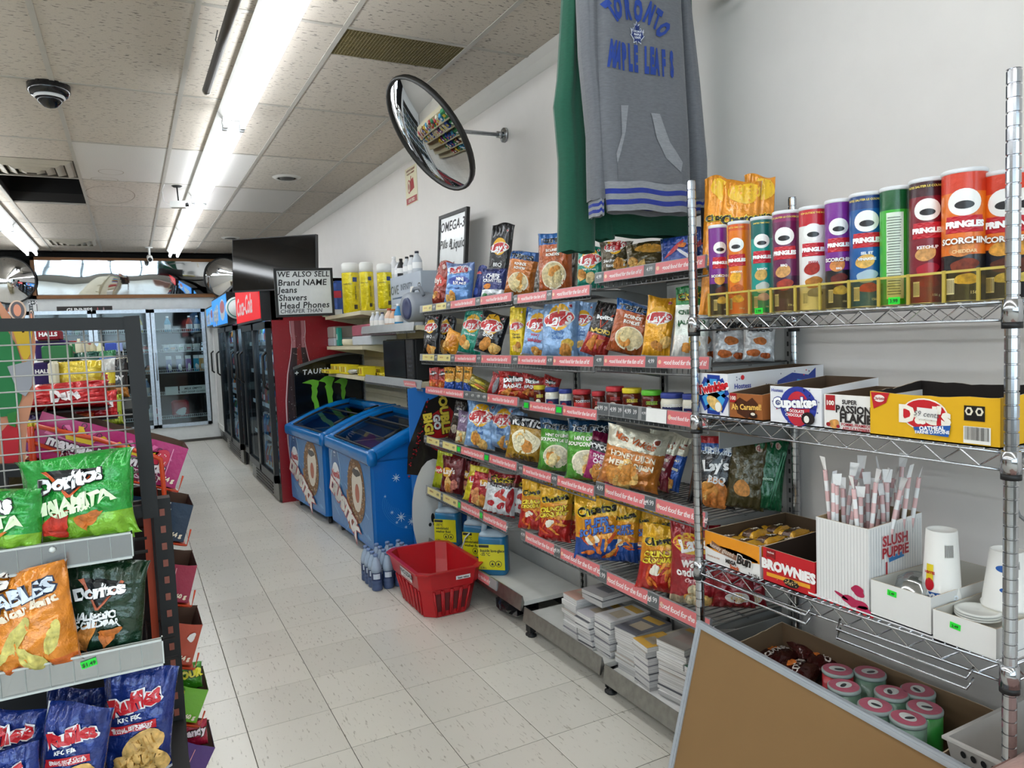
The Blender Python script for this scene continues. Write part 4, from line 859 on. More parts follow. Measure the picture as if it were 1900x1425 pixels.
bbq = D_lays('#16161a', [('BBQ', .2)]); D = dict(
    allred=D_gen([(1, '#8f2f22:foil')], [("Lay's", -.1, .05, .3, '#f2e8e0', .1)], [(0, .05, .4, .12, '#c8382a:print'), (.1, .36, .12, .05, '#e0c8c0:print')], (0, -.3, .25, '#c86a4a:chip')),
    blue2=D_gen([(.8, '#6d9bd8:foil'), (1, '#7d95c8:foil')], [('Ruffles', 0, .3, .25, '#c6202c', .1, '#f0f0f2'), ('MINI', .1, .08, .14, '#ffffff'), ('ROUNDS', .1, -.02, .12, '#ffffff'), ('less salt', .0, -.14, .08, '#24408f')], [(.05, .04, .36, .12, '#2f49a8:print'), (0, .32, .42, .1, '#d0d8e8:print')], (-.2, -.35, .2)),
    navy=D_gen([(1, '#1c2f78:foil')], [('Ruffles', 0, .3, .25, '#c6202c', .1, '#f0f0f2')], [(0, -.2, .3, .1, '#3a54a8:print')]),
    arctic=D_gen([(.3, '#e4e8ec:foil'), (1, '#232f6e:foil')], [('CHIPS', 0, .22, .22, '#f4f4f8'), ('CREVETTES', 0, .08, .15, '#f4f4f8'), ('oven baked', .1, -.36, .09, '#2f7a3a')], [(-.2, -.1, .16, .09, '#e08a3a:chip'), (-.3, -.4, .14, .08, '#3f8a4a:print')]),
    bbq=bbq, tround=D_tost('#a8501c', '#2a6cb4', ['ROUNDS', 'RONDES']), trest=D_tost('#b5661c', '#2a5c9c', ['ROUNDS', 'RONDES']),
    teal=D_lays('#0f8a74', [('Sour Cream', .1)], cc='#e0c890:chip', cx=-.1, cy=-.2), bacon=D_lays('#4f4228', [('Smokey Bacon', .13), ('Bacon fumé', .13)], ly=.34, ls=.7, cx=.25, cy=-.2, cc='#e0a040:chip'),
    olive=D_gen([(1, '#5d4f2c:foil')], [], [(.1, .25, .35, .14, '#e0a23c:chip')], (-.2, -.2, .2)), swirl=D_gen([(1, '#22418f:foil')], [], [(-.1, .1, .34, .06, '#c8404a:print', .7), (.2, -.1, .3, .05, '#e8e4e8:print', -.6), (.1, .2, .12, .08, '#e0823a:chip')]),
    foil=D_gen([(1, '#7c7468:foil')], [('nutrition facts', 0, .1, .09, '#2a2420')]), oranges=D_gen([(1, '#e59a22:foil')], [], [(.2, .1, .2, .3, '#c87a1a:print')], (-.1, -.25, .25)),
    classic=D_lays('#f0cf1e', [('Classic', .16), ('Classique', .14)], tc='#3a3020', ly=.12), royal=D_gen([(1, '#2f62b4:foil')], [], [(0, .1, .3, .1, '#5f8fd0:print')]),
    crunch=D_lays('#8fb4e0', [('wavy', .16), ('ondulées', .16), ('pinch of salt', .1)], tc='#c83248', band=[(.04, '#c9cbd0:foil'), (1, '#8db1dd:foil')], cx=.3, cy=-.38), ltsalt=D_lays('#8fb4e0', [('Lightly', .13), ('Salted', .13)], tc='#2a62a8', cx=.1, cy=-.3, cc='#e8c050:chip'),
    nacho=D_dor('#1a1416', '#a8241c', [('NACHO', .2)], tc='#f0d060', lowv=.4), nachored=D_dor('#b01e1a', '#c8381e', [('NACHO', .16)], lowv=.3),
    gold=D_lays('#eda81c', [], ly=.15, ls=.9, cx=.15, cy=-.25, cc='#f0c040:chip'), green=D_gen([(.32, '#e8e6e0:foil'), (.74, '#e4ece4:foil'), (1, '#1a7a3c:foil')], [('Cheetos', 0, .37, .26, '#15120e', .12, '#f0d83a'), ('CHEDDAR', 0, .14, .17, '#125a2a', .05), ('JALAPEÑO', 0, .0, .17, '#125a2a', .05)], [(0, .07, .46, .17, '#f2f4ee:print')], (0, -.3, .25, '#d8b83c:chip')),
    white=D_gen([(1, '#d6d9dc:foil')], [('CHEDDAR', 0, .42, .15, '#20242a'), ('JALAPEÑO', 0, .33, .17, '#20242a')], [(0, .02, .2, .11, '#c8702a:chip'), (-.2, -.3, .2, .1, '#c86a2a:chip'), (.2, -.36, .16, .08, '#b85a24:chip')]),
    mred=D_dor('#a81e1c', '#e0562a', [], lowv=.45), mblue=D_gen([(.42, '#2450a8:foil'), (1, '#e8a02a:foil')], [('Fritos', 0, .3, .28, '#3a2a10', .1, '#f0d83a')], [(0, -.05, .4, .07, '#f0d070:chip')]), olvy=D_gen([(1, '#8a7a1c:foil')], [], [(0, .2, .25, .1, '#d8c832:print'), (.1, -.1, .25, .1, '#c8661e:print'), (-.1, -.3, .2, .08, '#e0d040:print')]),
    greyred=D_gen([(1, '#a8282c:foil')], [], [(.2, 0, .2, .4, '#8a8a90:foil')]), dark=D_gen([(.35, '#4a1e20:foil'), (1, '#3a3028:foil')], [('OLD', .1, .3, .2, '#e8e4dc'), ('GOLD', .05, .16, .22, '#e8e4dc')], [(.05, .22, .4, .14, '#22242e:print'), (0, -.2, .3, .1, '#b0a494:foil')]),
    pop=D_gen([(.4, '#dcd0a0:foil'), (1, '#8f7a9a:foil')], [('THE', 0, .35, .2, '#f2f2f2'), ('POP', 0, .2, .26, '#e8e0f0')], [], (0, -.3, .3, '#eadfb4:chip')),
    tgold=D_gen([(.78, '#a8801c:foil'), (1, '#2a2c34:foil')], [("TOSTITOS", 0, .37, .19, '#e8e8ea', 0, '#14161c'), ('SCOOPS', 0, -.4, .14, '#5a4410')], [(0, -.05, .37, .25, '#efe6c6:print'), (0, -.05, .33, .22, '#d9cfa8:chip')], (0, -.06, .22, '#e6ddb8:chip')),
    lime=D_tost('#4f9a2c', '#1d4a70', ['HINT OF LIME', 'SOUPÇON DE LIME'], win='#d8d0b4:chip'), pcorn=D_gen([(.62, '#a8246c:foil'), (.82, '#2a2c34:foil'), (1, '#7a1440:foil')], [('POPCORNERS', .1, .22, .2, '#f2f2f2'), ('SWEET', -.05, .04, .17, '#f6e8f0'), ('CHILI', -.05, -.07, .17, '#f6e8f0'), ('MIX', -.05, -.18, .17, '#f6e8f0')], [], (-.0, -.33, .28, '#e0984a:chip')),
    vdij=D_vick('#c8782a', ['HONEY DIJON', 'MIEL ET DIJON']), vred=D_vick('#7a1c2c', ['SWEET CHILI']), vblue=D_vick('#1f52a8', ['SEA SALT']),
    fam=D_gen([(.78, '#17171b:foil'), (.9, '#1f4f94:foil'), (1, '#b8242c:foil')], [('FAMILY SIZE', 0, .32, .11, '#e8f0f8'), ('FORMAT FAMILIAL', 0, .27, .09, '#e8f0f8'), ("Lay's", -.02, .1, .3, '#ffffff', .15), ('BBQ', .05, -.1, .2, '#f0f0f0')], [(.3, .38, .16, .09, '#d8dce0:print')], (.05, -.32, .36, '#d8843c:chip')),
    brown=D_gen([(1, '#4c4320:foil')], [], [(.2, .38, .09, .05, '#c8b8a8:print'), (.2, .38, .06, .035, '#a03038:print'), (-.12, -.2, .22, .11, '#d8944a:chip')]), greens=D_gen([(1, '#0c5a34:foil')], [('oignon', 0, -.05, .12, '#b8dcc8')], [(.2, .4, .09, .05, '#c8b8a8:print'), (.2, .4, .06, .035, '#a03038:print'), (.25, 0, .03, .35, '#4f9a74:print', -.2), (.33, 0, .02, .35, '#4f9a74:print', -.2)]),
    ygr=D_gen([(1, '#b4bc1e:foil')], [("Lay's", -.1, 0, .26, '#f4f4e0', .1)], [(-.1, .0, .3, .09, '#c8342c:print')]), dred=D_gen([(1, '#6e1a20:foil')], [("Lay's", -.1, .12, .3, '#f4e8e0', .1)], [(-.2, .08, .26, .12, '#d8a02c:print'), (.1, .36, .07, .04, '#c8a8a8:print')], (.05, -.25, .3, '#c87a6a:chip')),
    yred=D_gen([(.3, '#f0e030:foil'), (1, '#d8c42c:foil')], [("Lay's", 0, .15, .3, '#ffffff', .2)], [(0, .15, .38, .1, '#c8242b:print')]), rchip=D_gen([(1, '#b0202a:foil')], [("Lay's", .1, .25, .24, '#f4e8e0', .2)], [(.1, .25, .3, .08, '#e0a82c:print')], (0, -.2, .35, '#d8905a:chip')),
    ket=D_gen([(.06, '#a81c26:foil'), (.72, '#dfe2e6:foil'), (.82, '#6a3a30:foil'), (1, '#8f1c22:foil')], [('Cheetos', 0, .37, .22, '#15120e', .12, '#f0d83a'), ('KETCHUP', 0, .22, .16, '#28242a')], [(.02, .04, .18, .07, '#c02a2c:print', .6), (.1, -.04, .22, .05, '#c8442a:print', -.4), (-.22, -.22, .12, .07, '#b8202c:print'), (.12, -.24, .13, .07, '#b8202c:print', .5), (.36, -.1, .1, .3, '#a81c26:print')]),
    cflam=D_cheet('#e8961e', '#c0201c', [('CRUNCHY', .17), ('CROQUANT', .15)], .42), cpuff=D_cheet('#eda021', '#1d4fa4', [('PUFFS', .2), ('SOUFFLÉS', .17)], .36, tc='#3a7ad0'), wavy=D_gen([(.12, '#c9b494:foil'), (1, '#a01c26:foil')], [("Lay's", -.02, .26, .34, '#ffffff', .2), ('wavy', -.02, .04, .26, '#f4ece8'), ('ondulées', -.02, -.08, .2, '#f4ece8'), ('Original', 0, -.18, .12, '#e8b8b8')], [(-.02, .25, .42, .13, '#e8b42c:print'), (-.02, .26, .46, .085, '#c02028:print')], (.1, -.38, .25, '#e0cfa8:chip')),
    wred=D_gen([(1, '#8e1620:foil')], [('wavy', 0, .3, .2, '#d8a8a8')], [(.1, -.25, .26, .12, '#d8d0c8:print'), (.12, -.25, .16, .1, '#d8b070:chip')]),
    dina=D_dor('#1f9a35', '#7fb828', [('DINAMITA', .165), ('Chile limón', .08)], tc='#e8f4d0', lowv=.3, chipc='#c8321e:chip', tri='#e0602a'), jal=D_dor('#16341f', '#143a26', [('JALAPEÑO', .1), ('& CHEDDAR', .1)], tri='#c86a4a'),
    snap=D_gen([(.1, '#e8742a:foil'), (1, '#e58a22:foil')], [("Lay's", -.2, .42, .26, '#f6f0e8', .15, '#3a1a12'), ('POPPABLES', .0, .22, .175, '#dfe8f4', .2, '#28324a'), ('White Cheddar blanc', .02, .09, .1, '#f6e8d0', .2)], [(-.3, -.1, .15, .06, '#d8cc72:chip', .3), (.1, -.12, .17, .07, '#d8cc72:chip', .9), (.36, -.2, .14, .06, '#d8cc72:chip', 1.2), (-.15, -.3, .17, .07, '#d8cc72:chip', .2), (.18, -.36, .18, .07, '#d8cc72:chip', 2.4)]),
    ruf=D_ruf(), cor=D_gen([(1, '#e8941e:foil')], [('Cheetos', 0, .2, .26, '#15120e', .12, '#f0d83a'), ('PUFFS', 0, -.05, .2, '#2a5ab0')], [(.1, .4, .4, .08, '#f0c028:print')]),
    yel=D_gen([(1, '#e0c41c:foil')], [("Lay's", 0, 0, .3, '#ffffff', .1)], [(0, 0, .38, .1, '#c8242b:print'), (.2, -.3, .25, .1, '#c8a020:chip')]), redb=D_gen([(1, '#b8161c:foil')], [('Doritos', 0, .1, .26, '#f4f0f0', .1)], [(.1, -.2, .3, .1, '#e0502a:print')]), mar=D_gen([(1, '#4a1a18:foil')], [('COOKIES', 0, .0, .2, '#e8e0d8', .1)], [(.1, .2, .2, .12, '#e07a2a:chip')]), drkb=D_gen([(1, '#141416:foil')], [('DOV', .1, .1, .3, '#f2f2f2')], [(0, -.2, .2, .1, '#8a8a8a:print')]))
BAGN = [100]
def bag(x0, x1, yt, yb, X, z, des, label, a=38, roll=0, tilt=6, t=.42, group='snack bags', name='chip_bag', mir=None, back='#b9bcc0:foil', planeY=None, plain=False):
    BAGN[0] += 1; sd = BAGN[0]; a = math.radians(a); roll_ = math.radians(roll)
    uc = (x0+x1)/2
    P = onY(uc, yb, planeY) if planeY is not None else onX(uc, yb, X)
    dpt = depth(P); Wm = (x1-x0)/FPX*dpt; Pt = onY(uc, yt, P[1]) if planeY is not None else onX(uc, yt, P[0])
    if z is None: z = P[2]
    Hm = max(.04, Pt[2]-z)
    d = (P-CAM)[:2]; d /= np.linalg.norm(d); ex = np.array([math.sin(a), -math.cos(a)]); pf = abs(ex[0]*d[1]-ex[1]*d[0]); th = math.sqrt(max(0, 1-pf*pf))
    W2 = Wm*1.14/(pf+t*.6*th)
    r = abs(roll_); c2 = math.cos(2*r)
    if r < .6: w = (W2*math.cos(r)-Hm*math.sin(r))/c2; h = (Hm*math.cos(r)-W2*math.sin(r))/c2
    else: h = Hm*1.1; w = W2*.7
    w = max(w, .35*W2); h = max(h, .5*Hm)
    # keep the base on the shelf: lowest corner at z
    ctr = np.array([P[0], P[1], z]); 
    Mx = bagM(ctr, a, roll_, math.radians(tilt)); 
    # shift so that the rolled bag is centred over its footprint
    Mx[:, 3] += -Mx[:, 2]*0; Mx[:2, 3] -= (Mx[:, 2]*h*.5)[:2]*(1 if r > .02 else 0)
    Mx[2, 3] += w/2*math.sin(r)*.9+.003
    bands, fn = D[des] if isinstance(des, str) else des
    B, q = make_bag(w, h, min(t*w, .14), sd, Mx, bands, back)
    if not plain: fn(q, B, w, h, sd)
    return q.build(name, label=label, cat='snack bag', group=group)
G1 = 'chip bags on the top shelf'; G2 = 'chip bags on the second shelf'; G3 = 'small chip bags on the third shelf'; G4 = 'chip bags on the fourth shelf'; G5 = 'chip bags on the lowest wire shelf'
xf = XF+.075
for r in [
 # row 1
 (802, 845, 480, 566, xf, 1.59, 'allred', 'copper-red chip bag, leftmost on the top shelf', 20, 12), (826, 884, 484, 562, xf, 1.59, 'blue2', 'light blue chip bag with dark blue patch, left end of top shelf', 40, 5), (877, 905, 490, 555, xf+.08, 1.59, 'navy', 'navy chip bag half hidden between the light blue bag and the white-based one, top shelf', 10, 14),
 (893, 943, 496, 550, xf, 1.59, 'arctic', 'navy bag with white lower part and green lettering on the top shelf', 42, 4), (902, 957, 411, 545, xf+.13, 1.59, 'bbq', 'tall black barbecue chip bag standing higher than its neighbours on the top shelf', 42, 6), (936, 1003, 461, 545, xf, 1.58, 'trest', 'orange-brown round tortilla chip bag with blue top, left of the taller one', 38, 10),
 (985, 1020, 470, 535, xf+.13, 1.58, 'foil', 'crumpled foil side of a bag between the two orange-brown tortilla bags', 5, 0), (998, 1062, 430, 535, xf+.02, 1.58, 'tround', 'tall orange-brown round tortilla chip bag beside the green shirt', 40, 0), (1053, 1085, 460, 528, xf+.12, 1.58, 'foil', 'dull grey-brown bag edge under the green shirt', 5, 4),
 (1070, 1124, 458, 524, xf+.02, 1.58, 'teal', 'teal chip bag under the green shirt on the top shelf', 42, 3), (1116, 1172, 448, 510, xf, 1.61, 'bacon', 'brown smoky bacon chip bag on the raised part of the top shelf', 44, 0), (1164, 1236, 450, 503, xf, 1.61, 'olive', 'crumpled olive-brown chip bag with an orange chip, top shelf', 44, 0), (1228, 1292, 440, 493, xf, 1.61, 'swirl', 'dark blue bag with red and white swirls on the top shelf at the chrome post', 44, 0), (1282, 1328, 420, 485, xf+.1, 1.61, 'swirl', 'dark blue bag with an orange chip just right of the chrome post, top shelf', 44, 4),
 # row 2
 (786, 822, 582, 660, xf, 1.305, 'bbq', 'black barbecue chip bag, leftmost on the second shelf', 30, 4), (812, 850, 584, 655, xf+.1, 1.305, 'bbq', 'black barbecue chip bag behind the leftmost one on the second shelf', 20, 8), (822, 862, 606, 663, xf, 1.305, 'oranges', 'orange chip bag, narrow side showing, second shelf', 15, 22), (850, 909, 572, 663, xf+.01, 1.305, 'teal', 'teal chip bag on the second shelf', 40, 12), (880, 949, 573, 663, xf, 1.305, 'bbq', 'black barbecue chip bag right of the teal one on the second shelf', 40, 16),
 (945, 976, 570, 664, xf, 1.305, 'classic', 'bright yellow chip bag on the second shelf', 40, 0), (960, 992, 570, 660, xf+.1, 1.305, 'royal', 'royal blue bag behind the yellow bag on the second shelf', 25, 5), (968, 1030, 570, 664, xf, 1.305, 'crunch', 'light blue wavy chip bag with red lettering on the second shelf', 42, 10), (1006, 1078, 558, 664, xf+.01, 1.305, 'ltsalt', 'light blue chip bag in front of the third one, middle of the second shelf', 42, 3), (1060, 1110, 558, 662, xf+.09, 1.305, 'ltsalt', 'light blue chip bag furthest right of the three on the second shelf', 36, 6),
 (1080, 1158, 554, 664, xf, 1.305, 'nacho', 'black and red nacho tortilla chip bag on the second shelf', 40, 20), (1128, 1222, 552, 664, xf, 1.31, 'tround', 'orange-brown round tortilla chip bag with a round window, second shelf', 42, 15), (1192, 1256, 548, 665, xf, 1.31, 'gold', 'orange-yellow chip bag on the second shelf', 42, 8), (1250, 1320, 530, 665, xf, 1.31, 'green', 'green and white puffed snack bag on the second shelf behind the chrome post', 46, 5),
 (1283, 1336, 600, 680, 1.74, 1.305, 'white', 'white snack bag with orange pieces, leftmost of three right of the post', 48, 0), (1326, 1388, 600, 685, 1.74, 1.30, 'white', 'white snack bag with orange pieces, middle one of three', 50, 0), (1380, 1438, 600, 686, 1.77, 1.30, 'white', 'white snack bag with orange pieces, rightmost of three', 52, 4),
 # row 3
 (796, 816, 683, 727, xf, 1.103, 'mred', 'small red chip bag, leftmost on the third shelf', 40, 0), (813, 832, 684, 727, xf+.02, 1.103, 'mred', 'small red chip bag, second on the third shelf', 30, 0), (825, 847, 682, 729, xf, 1.103, 'mblue', 'small orange and blue corn chip bag, first of three upright ones', 42, 2), (845, 862, 680, 729, xf+.01, 1.103, 'mblue', 'small orange and blue corn chip bag, second of three upright ones', 25, 3), (860, 878, 680, 729, xf+.01, 1.103, 'mblue', 'small orange and blue corn chip bag, third of three upright ones', 25, 3),
 (868, 916, 692, 733, xf, 1.103, 'olvy', 'olive and yellow tube-shaped bag leaning to the right on the third shelf', 45, 28), (904, 936, 690, 735, xf, 1.103, 'greyred', 'red and grey bag leaning on the third shelf', 30, 20), (924, 987, 688, 737, xf, 1.103, 'nachored', 'red tortilla chip bag in front on the third shelf', 46, 6), (964, 1014, 692, 735, xf+.06, 1.103, 'nachored', 'red tortilla chip bag behind and right of the front one, third shelf', 46, 12), (1000, 1042, 694, 725, xf+.12, 1.103, 'nachored', 'red bag with a pointed corner behind the jars, third shelf', 46, 18),
 # row 4
 (832, 868, 742, 812, xf+.02, .81, 'dark', 'dark brown chip bag with white lettering, left end of the fourth shelf', 30, 14), (846, 876, 762, 830, xf, .81, 'pop', 'cream and purple popcorn bag on the fourth shelf', 35, 8), (863, 930, 742, 840, xf, .81, 'ltsalt', 'light blue chip bag, front one of the three on the fourth shelf', 42, 8), (905, 968, 748, 845, xf+.08, .81, 'ltsalt', 'light blue chip bag, middle of the three on the fourth shelf', 38, 12), (934, 982, 758, 848, xf+.1, .81, 'ltsalt', 'light blue chip bag, rear one of the three on the fourth shelf', 30, 14),
 (940, 1028, 770, 864, xf, .81, 'tgold', 'golden tortilla scoop bag with a round window on the fourth shelf', 40, 8), (1001, 1074, 777, 886, xf+.01, .805, 'lime', 'green lime tortilla chip bag, left of two on the fourth shelf', 44, 4), (1050, 1142, 777, 894, xf, .805, 'lime', 'green lime tortilla chip bag, right of two on the fourth shelf', 44, 5), (1084, 1160, 800, 902, xf+.01, .805, 'pcorn', 'magenta sweet chili corn snack bag on the fourth shelf', 40, 14),
 (1115, 1240, 786, 918, xf-.01, .815, 'vdij', 'cream and ochre honey dijon chip bag leaning right on the fourth shelf', 46, 13), (1186, 1266, 795, 928, xf+.08, .815, 'vred', 'cream and dark red chip bag behind the honey dijon one', 36, 15), (1224, 1284, 804, 938, xf+.12, .815, 'vblue', 'cream and blue chip bag just left of the chrome post, fourth shelf', 36, 14),
 (1282, 1375, 806, 970, 1.70, .81, 'fam', 'large black family-size barbecue chip bag right of the chrome post', 48, 8), (1346, 1430, 812, 965, 1.76, .81, 'brown', 'large brown-olive chip bag between the black and dark green ones', 50, 9), (1388, 1462, 812, 958, 1.81, .81, 'greens', 'large dark green chip bag right of the brown-olive one', 52, 8),
 # row 5
 (804, 842, 836, 915, xf, .495, 'ygr', 'yellow-green chip bag, leftmost on the lowest wire shelf', 36, 10), (819, 868, 847, 930, xf, .495, 'dred', 'dark red chip bag, front of two at the left of the lowest wire shelf', 40, 6), (856, 892, 855, 930, xf+.08, .495, 'dred', 'dark red chip bag behind, second of two, lowest wire shelf', 36, 6), (860, 912, 862, 940, xf, .495, 'yred', 'yellow chip bag with red band, lowest wire shelf', 38, 14), (870, 932, 874, 958, xf-.01, .495, 'rchip', 'red chip bag with pink chips right of the yellow one', 40, 14),
 (898, 968, 874, 978, xf-.01, .495, 'ket', 'white and red ketchup puffed snack bag, front one', 44, 10), (943, 1000, 885, 972, xf+.08, .495, 'ket', 'white and red ketchup puffed snack bag, rear one', 40, 12), (964, 1024, 892, 985, xf, .495, 'cflam', 'orange and red crunchy corn snack bag, first of the four', 42, 6), (1000, 1066, 902, 1014, xf, .49, 'cflam', 'orange and red crunchy corn snack bag, second of the four', 42, 3), (1046, 1084, 915, 1012, xf+.08, .49, 'cflam', 'orange and red crunchy corn snack bag mostly hidden, third of the four', 36, 5),
 (1068, 1156, 922, 1056, xf, .49, 'cpuff', 'yellow and blue puffed corn snack bag, front one of the row', 44, 0), (1132, 1190, 935, 1052, xf+.08, .49, 'cpuff', 'yellow and blue puffed corn snack bag, second of the row', 38, 3), (1175, 1220, 945, 1052, xf+.14, .49, 'cpuff', 'yellow and blue puffed corn snack bag, third of the row', 34, 4), (1206, 1264, 950, 1050, xf+.12, .48, 'cpuff', 'yellow and blue puffed corn snack bag above and behind the red crunchy one', 42, 0),
 (1184, 1274, 972, 1112, xf-.01, .48, 'cflam', 'large orange and red crunchy corn snack bag, fourth, nearest the chrome post', 46, 8), (1248, 1334, 972, 1150, xf+.02, .48, 'wavy', 'large red wavy chip bag behind the chrome post', 48, 2), (1322, 1398, 1040, 1180, 1.72, .48, 'wred', 'dark red wavy chip bag right of the chrome post on the lowest shelf', 50, 0), (1372, 1420, 1055, 1168, 1.78, .48, 'wred', 'dark red wavy chip bag, rightmost on the lowest shelf', 50, 0),
]:
    x0, x1, yt, yb, X, z, des, lab, a, ro = r
    g = G1 if z > 1.5 else G2 if z > 1.2 else G3 if z > 1.0 else G4 if z > .7 else G5
    bag(x0, x1, yt, yb, X, z, des, lab, a, ro, group=g)
# jars
def jar(x0, x1, yt, yb, X, z, body, lid, lab, band='#e8e0d0:print', bt='dip'):
    P = onX((x0+x1)/2, yb, X); dp = depth(P); r = (x1-x0)/FPX*dp/2*.93; Pt = onX((x0+x1)/2, yt, X); h = max(Pt[2]-z, .07)
    t = thing('dip_jar', (P[0], P[1], z), lab, 'jar', 'dip jars on the third shelf'); c = (P[0], P[1], z)
    q = MB().lathe(c, [(r*.85, 0), (r*.97, h*.06), (r, h*.2), (r, h*.62), (r*.93, h*.76), (r*.86, h*.8)], body, 22)
    a0 = math.atan2(-P[1], -P[0]); m = Cyl(c, r, a0); q.rect(m, 0, h*(.3 if 'white' in lab else .5), r*(2 if 'white' in lab else 1.1), h*(.3 if 'white' in lab else .14), band, nx=8, ny=1, layer=1); q.ell(m, -r*.3, h*.24, r*.4, h*.12, '#c83248' if 'white' in lab else '#f0e8d8', layer=2, n=12, rings=2).text(m, 'TOSTITOS', r*.1, h*.5, r*.36, '#22242a' if 'white' not in lab else '#f2f2f2', layer=3); q.build('jar_body', parent=t)
    MB().lathe(c, [(r*.98, h*.8), (r*1.0, h*.82), (r*1.0, h*.97), (r*.96, h)], lid, 22).build('lid', parent=t)
jx = XF+.06; sal = '#5a1a10:gloss'; wh = '#e2dccb:gloss'
for r in ((990, 1014, 715, 750, sal, '#d8c02a:plain', 'dark sauce jar with yellow lid, leftmost in the row', '#e8d24a:print'), (1011, 1039, 719, 752, wh, '#2a3a8a:plain', 'white dip jar with blue lid, first from the left', '#20285a:print'), (1037, 1063, 722, 755, wh, '#2a3a8a:plain', 'white dip jar with blue lid, second from the left', '#20285a:print'), (1062, 1099, 723, 759, sal, '#b0242c:plain', 'red-lidded salsa jar beside the white jars', '#c83a38:print'), (1098, 1125, 726, 761, sal, '#b0242c:plain', 'short red-lidded salsa jar in the middle of the row', '#c83a38:print')):
    jar(*r[:4], jx, 1.097, *r[4:])
for r in ((1124, 1160, 717, 757, sal, '#c02a34:plain', 'taller red-lidded salsa jar left of the yellow-lidded one', '#c83a38:print'), (1154, 1193, 720, 762, sal, '#e0c828:plain', 'salsa jar with yellow lid between the red-lidded and green-lidded jars', '#e8d24a:print'), (1190, 1230, 724, 768, sal, '#5cb82c:plain', 'salsa jar with bright green lid', '#a8c83c:print'), (1225, 1271, 729, 772, wh, '#2a3a8a:plain', 'large white dip jar with blue lid left of the chrome post', '#20285a:print'), (1266, 1300, 731, 775, wh, '#2a3a8a:plain', 'white dip jar with blue lid partly behind the chrome post', '#20285a:print')):
    jar(*r[:4], jx, 1.122, *r[4:])
